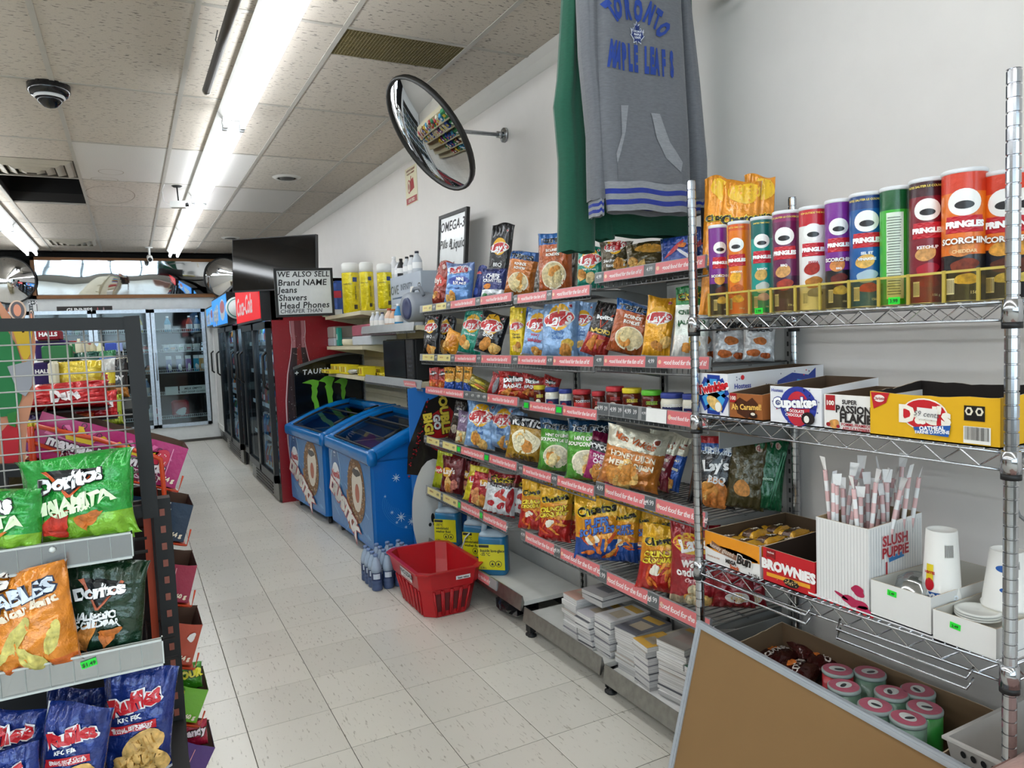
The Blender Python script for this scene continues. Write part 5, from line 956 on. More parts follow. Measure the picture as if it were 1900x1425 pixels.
# ------------------------------------------------------------------ CHEST FREEZERS
blu = mat('#0a70ba', 'gloss', r=.16); blu2 = mat('#0f68b4', 'plain', r=.35)
def freezer(A, B, lab, front_i):
    """A near front corner, B far front corner (x, y); body reaches back to x=1.875"""
    A = np.array(A, float); B = np.array(B, float); ex = (A-B)/np.linalg.norm(A-B); L_ = np.linalg.norm(A-B); nb = np.array([-ex[1], ex[0]])    # ex: viewer's right on the front face
    if nb[0] < 0: nb = -nb
    dep = 1.875-max(A[0], B[0]); c0 = (A+B)/2
    t = thing('chest_freezer', (c0[0]+nb[0]*dep/2, c0[1]+nb[1]*dep/2, 0), lab, 'freezer', 'ice cream chest freezers')
    def W3(a, d, z): p = c0+ex*a+nb*d; return np.array([p[0], p[1], z])
    hw = L_/2; zb = .075
    top = lambda d: .70+.185*math.sin(min(1, d/dep)*PI/2)      # curved lid line
    # cabinet
    q = MB(); i = .012
    rng_ = lambda z, k: [W3(-hw+k+.02, k, z), W3(hw-k-.02, k, z), W3(hw-k, k+.02, z), W3(hw-k, dep-k, z), W3(-hw+k, dep-k, z), W3(-hw+k, k+.02, z)]
    R1 = rng_(zb, i); R2 = rng_(.655, i)
    q.loft([R1, R2], blu2, cap=True)
    # side cheeks up to the curve
    for s in (-1, 1):
        P = []; n = 14
        V = []
        for k in range(n+1): d = i+.01+(dep-2*i-.01)*k/n; V += [W3(s*(hw-i), d, .64), W3(s*(hw-i), d, top(d)-.03)]
        F = [(2*k, 2*k+2, 2*k+3, 2*k+1) for k in range(n)]
        if s < 0: F = [f[::-1] for f in F]
        q.add(V, F, blu2, False)
    q.build('cabinet', parent=t)
    # thick rounded rim: front rail, side rails following the curve, back rail
    q = MB()
    def prof(cx, cz, w, h): return [(cx+w*math.copysign(abs(math.cos(a))**.6, math.cos(a)), cz+h*math.copysign(abs(math.sin(a))**.6, math.sin(a))) for a in [2*PI*k/14 for k in range(14)]]
    q.loft([[W3(a, p[0], p[1]) for p in prof(.018, .672, .032, .047)] for a in (-hw-.012, -hw+.01, hw-.01, hw+.012)], blu, True)
    for s in (-1, 1):
        rings = []
        for k in range(15): d = -.005+(dep)*k/14; z = top(max(d, 0))-.028; rings.append([W3(s*(hw-.03)+p[0], d, p[1]) for p in prof(0, z, .042, .045)])
        q.loft(rings, blu, True)
    q.loft([[W3(a, p[0], p[1]) for p in prof(dep-.04, top(dep)-.03, .04, .045)] for a in (-hw, hw)], blu, True)
    q.build('rim', parent=t)
    # two curved sliding glass lids
    for lo, hi, dz, nm in ((.05, dep*.55, .004, 0), (dep*.48, dep-.07, -.012, 1)):
        g = MB(); V = []; n = 12
        for k in range(n+1): d = lo+(hi-lo)*k/n; V += [W3(-hw+.075, d, top(d)-.012+dz), W3(hw-.075, d, top(d)-.012+dz)]
        g.add(V, [(2*k, 2*k+1, 2*k+3, 2*k+2) for k in range(n)], mat('#c9d2d8', 'clear', thin=.26), True); go = g.build('glass_lid', parent=t)
        f = MB()
        for s in (-1, 1): f.tube([W3(s*(hw-.078), lo+(hi-lo)*k/10, top(lo+(hi-lo)*k/10)-.01+dz) for k in range(11)], .008, '#15181c:plain', n=6)
        for d in (lo, hi): f.tube([W3(-hw+.078, d, top(d)-.01+dz), W3(hw-.078, d, top(d)-.01+dz)], .008, '#15181c:plain', n=6)
        f.build('lid_frame', parent=go, origin=go['_o'])
        h = MB().tube([W3(hw-.12, lo+.1, top(lo+.1)+.004), W3(hw-.12, lo+.22, top(lo+.22)+.004)], .014, '#101214:plain', n=8).build('handle', parent=go, origin=go['_o'])
    # inner tub and packs
    MB().loft([[W3(a, b, z) for a, b in ((-hw+.06, .045), (hw-.06, .045), (hw-.06, dep-.06), (-hw+.06, dep-.06))] for z in (.36, .66)], '#c5ccd2:plain', cap=False).add([W3(-hw+.06, .045, .42), W3(hw-.06, .045, .42), W3(hw-.06, dep-.06, .42), W3(-hw+.06, dep-.06, .42)], [(0, 1, 2, 3)], '#a5adb4:plain').build('inner_tub', parent=t)
    g_ = random.Random(front_i)
    for k in range(16):
        a = -hw+.14+(k % 8)*(L_-.28)/7; d = .12+(k//8)*.26; pk = MB(); c = W3(a, d, .5+g_.uniform(-.02, .05)); pk.box(c, (.075, .19, .05), g_.choice(['#c9a27a:foil', '#e6e0d8:foil', '#b53a3a:foil', '#3a6ab0:foil', '#7a5a3a:foil', '#e8c8d0:foil']), rz=g_.uniform(-.4, .4))
        pk.build('ice_cream_pack', label=f'ice cream pack under the curved glass of the {"near" if front_i else "far"} freezer', cat='ice cream', group=f'ice cream packs in the {"near" if front_i else "far"} chest freezer')
    # castors
    for a in (-hw+.1, hw-.1):
        for d in (.07, dep-.08):
            c = W3(a, d, .03); MB().tube([c+np.array([-.012, 0, 0]), c+np.array([.012, 0, 0])], .03, '#18181a:plain', n=14).box(c+np.array([0, 0, .035]), (.03, .04, .02), '#55585a:plain').build('castor', parent=t)
    # front print
    q = MB(); c = W3(0, i, .37); fm = Flat(c, (ex[0], ex[1], 0), (0, 0, 1), d=.0008); w = L_-.05; h = .56; g = random.Random(5)
    q.rect(fm, 0, 0, w, h-.01, '#2677ba:print', layer=-.5)
    for k in range(26): q.ell(fm, g.uniform(-.45, .45)*w, g.uniform(-.48, .1)*h, g.uniform(.02, .11), .003, g.choice(['#5fa0d8', '#86bfe6', '#2a62a8']), rot=g.uniform(-1, 1), n=10, rings=1)
    lx = -.33*w; E = lambda x, y, rx, ry, c, **k: q.ell(fm, x, y, rx*1.5, ry, c, **k)
    E(lx, .2*h, .085, .175, '#a8d4f0', layer=1); E(lx, .2*h, .077, .165, '#1d5c9a', layer=2); E(lx+.01, .13*h, .066, .095, '#eef2f6', layer=3); q.text(fm, 'Nestlé', lx, .15*h, .075, '#c0202c', bold=.04, layer=4).text(fm, '*', lx, .38*h, .12, '#e8f2fa', layer=4)
    cx = .17*w
    q.poly(fm, [(cx-.24, .02*h), (cx+.1, -.02*h), (cx-.1, -.47*h), (cx-.22, -.47*h)], '#b98a58:chip', layer=1)
    for k in range(5): q.rect(fm, cx-.15+.03*k, -.3*h, .005, .2, '#8a5f38', rot=-.35, layer=2, nx=1, ny=1)
    E(cx, .08*h, .135, .225, '#8f6a48:chip', rot=-.1, layer=2, wob=.02)
    for k in range(260):
        a = g.uniform(0, 6.28); r = math.sqrt(g.random()); q.ell(fm, cx+.195*r*math.cos(a), .08*h+.22*r*math.sin(a), .012, .007, g.choice(['#6b4a30', '#b08a62', '#c9a880', '#4a3222']), layer=3, n=6, rings=1)
    E(cx+.03, .1*h, .08, .155, '#e6dccb', rot=-.1, layer=5, wob=.05, seed=2); E(cx+.035, .05*h, .032, .065, '#b4542c', rot=-.1, layer=6); E(cx+.03, .3*h, .05, .03, '#2a1a14', layer=6, wob=.15, seed=4)
    for k, ch in enumerate('DRUMSTICK'):
        xx = -.46*w+.05+k*.068*w; zz = -.03*h-k*.03*h-.14*h*((k/8)**2); v_, F_ = text2d(ch, .145, .06); v2, F2 = text2d(ch, .145, .12); an = -.42-.05*k; c_, s_ = math.cos(an), math.sin(an)
        for vv, FF_, m_, ly in ((v2, F2, '#b3202c', 8), (v_, F_, '#f3f0ea', 9)): q.add(fm((vv @ np.array([[c_, s_], [-s_, c_]]))*np.array([1.35, 1])+np.array([xx, zz]), ly), FF_, m_)
    q.build('front_print', parent=t)
    if front_i:
        q = MB(); c = W3(hw-i, dep/2, .37); fm = Flat(c, (nb[0], nb[1], 0), (0, 0, 1), d=.0008)
        q.rect(fm, 0, 0, dep-.06, .55, '#0d6cc0:print', layer=-.5)
        for (x, y, s) in ((-.12, .16, .03), (-.16, -.06, .014), (-.1, -.1, .035), (-.03, -.14, .028), (-.13, -.13, .012), (.02, -.12, .014), (-.07, -.17, .012), (.04, -.18, .01), (-.2, .05, .01)):
            for k in range(4): q.ell(fm, x, y, s, s*.09, '#dff0fb', rot=k*PI/4, layer=2+k, n=8, rings=1)
        for k in range(9): ring(fm, -.02, -.02, .2-.012*k, .16-.01*k, .0016, '#4f9ad8', q, 2.6+.1*k, 5.2-.05*k)
        ring(fm, .13, .1, .12, .14, .012, '#7fc4ee', q); q.ell(fm, .13, .1, .1, .12, '#1d5c9a', layer=2)
        q.build('side_print', parent=t)
    return t
freezer((1.283, 4.44), (1.262, 5.49), 'blue ice cream chest freezer with curved glass lid, the nearer of the two', 1)
freezer((1.24, 5.555), (1.165, 6.545), 'blue ice cream chest freezer with curved glass lid, the farther one beside the red cooler', 0)
# black arched display behind the far freezer
q = MB(); N = 14; pr = []
for k in range(N+1): s = k/N; x = 1.268+.6*s; pr.append((x, 1.175+.125*math.sin(min(1, .08+s*1.0)*PI/2)))
q.prism([(1.268, .0), (1.868, .0)]+pr[::-1], 6.575, 6.625, '#0b0c0d:gloss', axis=1)
dsp = q.build('display_panel', label='tall black arched drink display panel with a green claw mark behind the far freezer', cat='display')
q = MB(); q.loft([[(x, y, z) for (y, z) in ((6.57, zz), (6.57, zz+.02), (6.63, zz+.02), (6.63, zz))] for x, zz in [(p[0], p[1]-.002) for p in pr]], '#55585a:plain').build('top_edge', parent=dsp, origin=dsp['_o'])
q = MB(); fm = Flat((0, 6.575, 0), (1, 0, 0), (0, 0, 1)); 
def px65(zx, zy): p = onY(530+zx*.1544, 640+zy*.1544, 6.575); return p[0], p[2]
claws = [[(200, 455, 200, 458), (290, 420, 300, 470), (330, 415, 318, 490), (400, 430, 308, 510), (395, 480, 318, 560), (375, 520, 315, 600), (385, 560, 308, 630), (372, 620, 320, 670), (395, 690, 340, 700), (408, 760, 350, 780)],
 [(400, 432, 400, 435), (470, 380, 470, 450), (520, 370, 488, 475), (590, 395, 470, 500), (565, 450, 485, 540), (555, 500, 492, 580), (572, 560, 500, 620), (560, 620, 508, 670), (570, 700, 515, 720)],
 [(583, 450, 583, 453), (650, 405, 650, 460), (700, 395, 668, 480), (745, 420, 662, 510), (735, 470, 672, 550), (712, 520, 668, 580), (722, 570, 668, 610), (708, 640, 680, 650), (715, 700, 690, 710)]]
for cl_ in claws:
    P = []; F = []
    for (ax, ay, bx_, by) in cl_: P += [px65(bx_, by), px65(ax, ay)]
    for k in range(len(cl_)-1): F.append((2*k, 2*k+1, 2*k+3, 2*k+2))
    q.add(fm(np.array(P), 0), F, '#6cb82a:print')
q.text(fm, '+ TAURINE', 1.46, 1.165, .062, '#dfe3e6', bold=.02, shear=.15, rot=.05, track=.12); q.build('front_print', parent=dsp, origin=dsp['_o'])
# cardboard standee at the left end of the chip shelves
q = MB(); pts = [(1.475, .04), (1.88, .04), (1.88, 1.14), (1.60, 1.13), (1.478, 1.115)]
q.prism(pts, 4.20, 4.208, '#1f6fc0:card', axis=1)
fm = Flat((0, 4.20, 0), (1, 0, 0), (0, 0, 1))
def px42(u, v): p = onY(u, v, 4.2); return (p[0], p[2])
q.poly(fm, [px42(790, 745), (1.87, 1.12), (1.87, .5), px42(755, 880), px42(757, 830)], '#1b1614:print', layer=0, sub=3)
q.poly(fm, [px42(785, 780), px42(830, 750), px42(870, 800), px42(850, 860), px42(800, 830)], '#a8161c:print', layer=1, sub=3)
q.ell(fm, 1.62, .33, .155, .34, '#d8d8d4:print', layer=2).ell(fm, 1.60, .30, .012, .03, '#1a1a1a', layer=3).ell(fm, 1.58, .26, .01, .012, '#1a1a1a', layer=3).ell(fm, 1.61, .26, .01, .012, '#1a1a1a', layer=3).rect(fm, 1.62, .06, .3, .06, '#d8d8d4:print', layer=2)
for tt, u, v, sz in (('BIG!', 795, 787, .075), ('GO', 811, 783, .06), ('DOUBLE UP', 826, 778, .075)): x, z = px42(u, v); q.text(fm, tt, x, z, sz, '#e8cf4a' if tt != 'GO' else '#e8e8e8', bold=.06, rot=-PI/2+.08, layer=4, out='#120e0c', ob=.12)
g = random.Random(9)
for k in range(130): u = g.uniform(758, 795); x, z = px42(u, 880-(u-757)*3.4+g.uniform(-14, 14)); q.ell(fm, x, z, .005, .005, g.choice(['#b0202c', '#1b1614', '#1b1614']), layer=2, n=6, rings=1)
q.build('cardboard_display', label='blue, black and red printed cardboard side panel between the near freezer and the chip shelves', cat='display')
# ------------------------------------------------------------------ FLOOR THINGS
# water bottle pack
wb_ = mat('#aebfd0', 'clear', thin=.25, r=.08)
k = 0
for i in range(4):
    for j in range(5):
        x = 1.155+.068*i; y = 4.17-.068*j+0*.03*i
        if y < 3.93: continue
        q = MB().lathe((x, y, 0), [(.026, 0), (.031, .006), (.031, .03), (.028, .035), (.031, .04), (.031, .06)], '#46587e:plain', 14).lathe((x, y, 0), [(.0315, .06), (.0315, .105)], '#2a3c66:print', 14, cap=False).lathe((x, y, 0), [(.031, .105), (.031, .13), (.022, .165), (.013, .185), (.012, .195)], '#a3b4ca:gloss', 14)
        q.rect(Cyl((x, y, 0), .0318, math.atan2(-y, -x)), 0, .085, .04, .03, '#c8d4e4', nx=6, ny=1)
        wbt = q.build('water_bottle', label='small water bottle in the shrink-wrapped pack behind the red basket', cat='bottle', group='water bottles in the pack on the floor')
        MB().lathe((x, y, .193), [(.014, 0), (.014, .013), (.011, .016)], '#6f86b0:plain', 12).build('cap', parent=wbt)
# red crate
t = thing('shopping_basket', (1.36, 3.57, 0), 'red plastic crate with slotted sides standing on the floor in front of the shelves', 'basket')
red = mat('#b3121c', 'plain', r=.3)
b0 = (1.235, 3.385, 1.49, 3.765); t0_ = (1.205, 3.365, 1.545, 3.90)
def oct_(b, z, k, e=.05): x0, y0, x1, y1 = b[0]+k, b[1]+k, b[2]-k, b[3]-k; return [(x0+e, y0, z), (x1-e, y0, z), (x1, y0+e, z), (x1, y1-e, z), (x1-e, y1, z), (x0+e, y1, z), (x0, y1-e, z), (x0, y0+e, z)]
def lerpb(s): return tuple(b0[i]+(t0_[i]-b0[i])*s for i in range(4))
q = MB()
q.loft([oct_(lerpb(0), .002, 0), oct_(lerpb(.62), .145, 0), oct_(lerpb(.66), .15, -.008), oct_(lerpb(1), .232, -.006), oct_(lerpb(1), .232, -.018), oct_(lerpb(1), .240, -.018), oct_(lerpb(1), .240, .004), oct_(lerpb(.66), .155, .004), oct_(lerpb(0), .008, .006)], red, cap=False)
q.add(oct_(lerpb(0), .008, .006), [tuple(range(8))], red)
q.build('crate_body', parent=t)
dk = mat('#5a0a10', 'plain'); 
for side in ('w', 's'):
    nn = 6 if side == 'w' else 4
    for k in range(nn):
        s = (k+.7)/(nn+.4)
        q = MB(); V = []
        for zz, hw_ in ((.03, .012), (.125, .016)):
            f = zz/.145*.62; b = lerpb(f)
            if side == 'w': y = b[1]+.04+(b[3]-b[1]-.08)*s; V += [(b[0]-.0015, y+hw_, zz), (b[0]-.0015, y-hw_, zz)]
            else: x = b[0]+.04+(b[2]-b[0]-.08)*s; V += [(x-hw_, b[1]-.0015, zz), (x+hw_, b[1]-.0015, zz)]
        q.add(V, [(0, 1, 3, 2)], dk); q.build('side_slot', parent=t)
        q = MB()
        for e in (-1, 1):
            P = []
            for zz, hw_ in ((.012, .016), (.14, .022)):
                f = zz/.145*.62; b = lerpb(f)
                P.append((b[0]-.004, b[1]+.04+(b[3]-b[1]-.08)*s+e*hw_, zz) if side == 'w' else (b[0]+.04+(b[2]-b[0]-.08)*s+e*hw_, b[1]-.004, zz))
            q.tube(P, .006, red, n=6)
        q.build('rib', parent=t)
# labels on it
def tilt_face(u, v, side):
    pass
q = MB(); b = lerpb(.82); fm = Flat((b[0]-.0095, 3.58, .19), (0, -1, 0), (-.1, 0, 1)); q.rect(fm, 0, 0, .17, .05, '#f0ecec', nx=1, ny=1).text(fm, 'WHOLESALE', 0, .007, .034, '#1d1718', bold=.04, layer=2).text(fm, 'club for business', 0, -.015, .015, '#a02a2a', layer=2); q.build('label', parent=t)
q = MB(); fm = Flat((1.43, b[1]-.0095, .195), (1, 0, 0), (0, -.1, 1)); q.rect(fm, 0, 0, .08, .02, '#f0ecec', nx=1, ny=1).text(fm, 'best value', 0, 0, .015, '#1d1718', bold=.03, layer=2); q.build('label', parent=t)
# washer fluid jugs
def jug(u, yt, yb, X, z, lab, a=.9, txt=('-35°C', 'windshield', 'washer fluid')):
    P = onX(u, yb, X); h = .30; r = .075; t = thing('washer_fluid_jug', (P[0], P[1], z), lab, 'jug', 'washer fluid jugs'); c = np.array([P[0], P[1], z])
    fd = np.array([-math.cos(a), -math.sin(a)]); ex = np.array([math.sin(a), -math.cos(a)])
    def W(x, d, zz): p = c[:2]+ex*x+fd*d; return (p[0], p[1], z+zz)
    def rr(hx, hd, zz, e=.45, ox=0): return [W(ox+hx*math.copysign(abs(math.cos(k*PI/10))**e, math.cos(k*PI/10)), hd*math.copysign(abs(math.sin(k*PI/10))**e, math.sin(k*PI/10)), zz) for k in range(20)]
    bl = mat('#1e6f9c', 'plain', r=.2); cl = mat('#a9bccb', 'plain', r=.25)
    MB().loft([rr(.07, .045, 0), rr(.077, .052, .01), rr(.077, .052, .185), rr(.074, .05, .205)], bl, True).build('fluid_body', parent=t)
    MB().loft([rr(.074, .05, .205), rr(.070, .046, .218), rr(.055, .034, .228), rr(.03, .02, .232)], cl, True).build('clear_shoulder', parent=t)
    MB().tube([W(-.052, 0, .215), W(-.046, 0, .262), W(-.022, 0, .286), W(.025, 0, .286), W(.052, 0, .266), W(.06, 0, .215)], .0155, cl, n=8).build('handle', parent=t)
    MB().lathe(W(-.03, 0, .290), [(.018, 0), (.018, .02), (.015, .023)], '#e8e8e8:plain', 14).build('cap', parent=t)
    q = MB(); fm = Flat(W(0, .0535, .1), (ex[0], ex[1], 0), (0, 0, 1)); q.rect(fm, 0, 0, .142, .135, '#d6cf1a:print', nx=1, ny=1).rect(fm, -.04, .057, .055, .014, '#20242a', nx=1, ny=1, layer=1)
    for i, s in enumerate(txt): q.text(fm, s, -.06, .035-.02*i, .021, '#2a3a2a', bold=.02, align='l', layer=2, track=-.03)
    for x in (.005, .038): q.ell(fm, x, -.035, .017, .017, '#20242a', layer=2, n=16, rings=1).ell(fm, x, -.035, .014, .014, '#d6cf1a', layer=3, n=16, rings=1).poly(fm, [(x-.008, -.042), (x+.008, -.042), (x, -.026)], '#20242a', layer=4, sub=0)
    q.text(fm, '3.78 L', -.045, -.057, .013, '#2a3a2a', layer=2); q.build('label', parent=t)
    return t
jug(835, 940, 1030, 1.635, .165, 'blue washer fluid jug with yellow label, farthest left by the cardboard panel', .75)
jug(890, 970, 1060, 1.66, .165, 'blue washer fluid jug half hidden behind the front one', .7)
jug(919, 975, 1082, 1.632, .165, 'blue washer fluid jug in front, French label facing out', .85, ('liquide lave-glace', '-35 °C', ''))
MB().tube([(1.58, 3.75, .17), (1.57, 3.7, .22), (1.58, 3.66, .3), (1.6, 3.64, .33)], .004, '#c8ccd0:plain', n=6).build('plastic_strap', label='thin pale plastic strap beside the washer fluid jugs', cat='strap')
g = random.Random(4)
def rock(c, r, m, name, lab, cat):
    q = MB(); V = []; 
    for i in range(9):
        for j in range(14):
            ph = PI*i/8; th_ = 2*PI*j/14; rr = 1+g.uniform(-.18, .18); V.append((c[0]+r[0]*rr*math.sin(ph)*math.cos(th_), c[1]+r[1]*rr*math.sin(ph)*math.sin(th_), c[2]+r[2]+r[2]*math.cos(ph)*(1 if 0 < i < 8 else .95)))
    F = [(i*14+j, (i+1)*14+j, (i+1)*14+(j+1) % 14, i*14+(j+1) % 14) for i in range(8) for j in range(14)]
    return q.add(V, F, m, False).build(name, label=lab, cat=cat)
rock((1.66, 3.22, .0), (.09, .14, .055), '#1d1b20:foil', 'plastic_bag', 'crumpled dark plastic bag under the base shelf behind the red crate', 'plastic bag')
# magazine stacks
def mags(x, y, z, n, dy=.13, dx=.2, cov='#c9b9b0:paper', rz=0, lab='', th=(.012, .03), kind='magazine_stack'):
    zz = z
    for i in range(n):
        h = g.uniform(*th); a = rz+g.uniform(-.05, .05); cx = x+g.uniform(-.006, .006); cy = y+g.uniform(-.006, .006); top = i == n-1
        q = MB().box((cx, cy, zz+h/2), (dx*.995, dy*.995, h-.003), g.choice(['#dcdad8:paper', '#d2d0cf:paper', '#c9c7c6:paper']), rz=a)
        for k in range(3): q.box((cx, cy, zz+h*(k+.5)/3), (dx*1.0, dy*1.0, .0008), '#a09e9c:paper', rz=a)
        q.box((cx, cy, zz+h-.0012), (dx, dy, .0016), cov if top else g.choice(['#e4e2e0:paper', '#8a8890:paper', '#b8b0a8:paper', '#5a5a60:paper']), rz=a)
        if top:
            ca, sa = math.cos(a), math.sin(a); fm = Flat((cx, cy, zz+h-.0003), (sa, -ca, 0), (ca, sa, 0))
            q.rect(fm, 0, dx*.3, dy*.8, dx*.2, '#d8a83a:print', nx=1, ny=1).rect(fm, dy*.05, -dx*.08, dy*.6, dx*.35, g.choice(['#a8948a', '#5a5a66', '#b8a890']), nx=1, ny=1)
        q.build('magazine_bundle', label=('top' if top else 'lower')+' magazine bundle in '+lab, cat='magazines', group='magazine bundles on the base shelves'); zz += h
for r in ((1.70, 2.60, .12, 7, .11, .21, '#c8a090:paper', .0, 'the leftmost stack'), (1.68, 2.48, .12, 6, .1, .2, '#b8b4b8:paper', .03, 'the second stack from the left'), (1.74, 2.50, .285, 2, .14, .2, '#a8a4a4:paper', .06, 'the offset pile on top of the second stack'), (1.70, 2.365, .12, 7, .11, .2, '#d8d4d4:paper', 0, 'the third stack'),
 (1.70, 2.22, .10, 8, .12, .19, '#6a6a72:paper', .05, 'the stack in the middle of the two base shelves'), (1.655, 2.095, .10, 7, .1, .13, '#d0a040:paper', -.1, 'the short stack with the yellow cover'), (1.78, 2.08, .10, 8, .11, .14, '#b8b0a0:paper', 0, 'the stack behind the yellow-covered one'), (1.70, 1.965, .10, 10, .13, .19, '#a8a098:paper', .12, 'the tall stack with the large framed cover'), (1.70, 1.81, .10, 8, .14, .18, '#3a5a48:paper', 0, 'the rightmost stack partly behind the corkboard')): mags(*r[:3], r[3], r[4], r[5], r[6], r[7], r[8])
MB().bx((1.575, 1.75, .1005), (1.66, 2.13, .1035), '#e6e6e4:paper').build('paper_sheet', label='flat white sheet lying on the base shelf in front of the magazines', cat='paper')
# ------------------------------------------------------------------ HOUSEHOLD GOODS ON THE CREAM SHELVES
def roll_pack(u0, u1, yt, z, X, lab):
    P = onX((u0+u1)/2, 590, X); r = (u1-u0)/FPX*depth(P)/2; Pt = onX((u0+u1)/2, yt, P[0]); h = Pt[2]-z
    t = thing('paper_towel_pack', (P[0], P[1], z), lab, 'paper towels', 'paper towel packs'); c = (P[0], P[1], z)
    MB().lathe(c, [(r*.9, 0), (r, .01), (r, h*.8)], '#e3cf10:foil', 22, cap=False).build('yellow_wrap', parent=t)
    MB().lathe(c, [(r*.96, h*.8), (r*.97, h*.97), (r*.8, h), (r*.3, h*.99)], '#e8e8e4:matte', 22).build('paper_roll', parent=t)
    q = MB(); m = Cyl(c, r, math.atan2(-P[1], -P[0])); q.rect(m, r*.45, h*.66, r*.5, r*.5, '#1c3a7a', nx=4, ny=1).text(m, 'paper towels', r*.45, h*.4, r*.28, '#3a3a1a', rot=PI/2, layer=1).rect(m, r*.45, h*.12, r*.4, r*.5, '#3a3420', nx=4, ny=1).text(m, 'essuie-tout', -r*.4, h*.58, r*.24, '#4a451a', layer=1); q.build('print', parent=t)
roll_pack(638, 671, 486, 1.647, 1.64, 'yellow wrapped paper towel roll, left one of the front pair')
roll_pack(671, 697, 485, 1.647, 1.66, 'yellow wrapped paper towel roll, right one of the front pair')
roll_pack(703, 733, 488, 1.647, 1.68, 'yellow wrapped paper towel roll standing alone beside the grey box')
q = MB(); P = onX(631, 595, 1.66); q.rbox((P[0]-.06, P[1]-.09, 1.647), (P[0]+.06, P[1]+.09, 1.95), '#1f4fa4:foil', .02); q.bx((P[0]-.062, P[1]-.092, 1.80), (P[0]+.0, P[1]+.092, 1.86), '#c8304a:print').bx((P[0]-.062, P[1]-.092, 1.655), (P[0]+.0, P[1]+.092, 1.70), '#e0e4e8:print').build('tissue_pack', label='blue, red and white wrapped pack left of the yellow paper towels', cat='tissue pack')
for u, c, cc, lab in ((589, '#cfe6d8', '#9ad04a', 'clear bottle with green label in front of the whiteboard'), (597, '#a8c8c0', '#e8e8e8', 'pale green bottle in front of the whiteboard'), (604, '#b8c8a8', '#5aa04a', 'bottle with a red label at the end of the top cream shelf')):
    P = onX(u, 590, 1.58); bottle(P[0], P[1], 1.647, .2, .03, c+':plain', cc+':plain', lab, None, nm='spray_bottle', lc='#b03a3a:print' if u == 604 else '#7ac83a:print')
# big grey box with small bottles on it
P0 = onX(727, 600, 1.70); P1 = onX(788, 600, 1.70)
q = MB().bx((1.70, P1[1]+.03, 1.503), (1.875, P0[1], 1.86), '#b3bcc8:card'); fm = Flat((1.70, (P0[1]+P1[1])/2, 1.68), (0, -1, 0), (0, 0, 1)); L_ = P0[1]-P1[1]
q.text(fm, 'OVE', -L_*.34, .09, .09, '#4a5868', bold=.01).text(fm, 'INFINITY', .02, .1, .06, '#4a5868', bold=.01).rect(fm, -L_*.08, .03, L_*.7, .012, '#3a5a88', nx=1, ny=1).text(fm, '57640', L_*.4, .02, .07, '#2a2a2a', rot=PI/2).poly(fm, [(L_*.1, -.04), (L_*.3, -.04), (L_*.24, .09), (L_*.15, .09)], '#eceae4', layer=2)
for k in range(6): q.rect(fm, -L_*.36, -.02-.025*k, L_*.16, .004, '#6a7684', nx=1, ny=1)
q.build('carton_box', label='large grey printed carton with a paper note, small bottles standing on top', cat='carton')
for u, h, r, c, cc, lab in ((733, .16, .035, '#e4e4e6', '#f2f2f2', 'white pill bottle, leftmost on the grey carton'), (746, .13, .03, '#1c1c1e', '#1c1c1e', 'black bottle on the grey carton'), (757, .13, .03, '#c8ccd0', '#26262a', 'grey and white bottle with dark cap on the carton'), (766, .13, .032, '#d8dade', '#2a2a30', 'pale bottle with dark cap on the carton'), (776, .145, .034, '#c9ced4', '#1e2030', 'rightmost bottle with a wide navy cap on the carton'), (741, .11, .03, '#dcdce0', '#e8e8e8', 'small white jar among the bottles on the carton')):
    P = onX(u, 530, 1.745 if u != 741 else 1.735); bottle(P[0], P[1], 1.86, h, r, c+':plain', cc+':plain', lab, None, nm='pill_bottle', lc='#f0f0f0:print')
# radio / boom box
t = thing('portable_radio', (1.64, 4.45, 1.51), 'rounded grey and blue-violet portable radio at the end of the upper cream shelf', 'radio')
PR = onX(764, 620, 1.60); c = np.array([1.62, PR[1], 1.62])
MB().loft([[c+np.array([dx, .13*k*math.cos(a), .095*k*math.sin(a)]) for a in [2*PI*i/26 for i in range(26)]] for dx, k in ((.12, .8), (.1, 1), (-.03, 1), (-.05, .9))], '#8f959e:plain', True).build('case', parent=t)
MB().loft([[c+np.array([dx, -.03+.075*k*math.cos(a), .07*k*math.sin(a)-.01]) for a in [2*PI*i/22 for i in range(22)]] for dx, k in ((-.045, 1), (-.062, .95), (-.056, .6))], '#3c4468:plain', True).build('speaker_cone', parent=t)
MB().tube([c+np.array([.03, .11, .07]), c+np.array([.03, .06, .12]), c+np.array([.03, -.06, .12]), c+np.array([.03, -.11, .07])], .011, '#7f858e:plain', n=8).build('handle', parent=t)
for u, h, r, c_, cc, lab in ((694, .12, .028, '#d0d2d6', '#f2f2f2', 'white-capped bottle, left of three on the upper rail shelf'), (702, .12, .028, '#c9ccd2', '#f2f2f2', 'white-capped bottle, middle of three on the upper rail shelf'), (711, .11, .028, '#c9ccd2', '#3a3a5a', 'navy-capped bottle on the upper rail shelf'), (724, .13, .036, '#d8b8a0', '#c84a22', 'orange-capped jar on the upper rail shelf'), (732, .12, .034, '#d8a888', '#c84a22', 'second orange-capped jar on the upper rail shelf'), (741, .15, .03, '#2a8fc8', '#f0f0f0', 'blue bottle beside the radio')):
    P = onX(u, 615, 1.60); bottle(P[0], P[1], 1.505, h, r, c_+':plain', cc+':plain', lab, None, nm='small_bottle', lc='#e8e4e0:print')
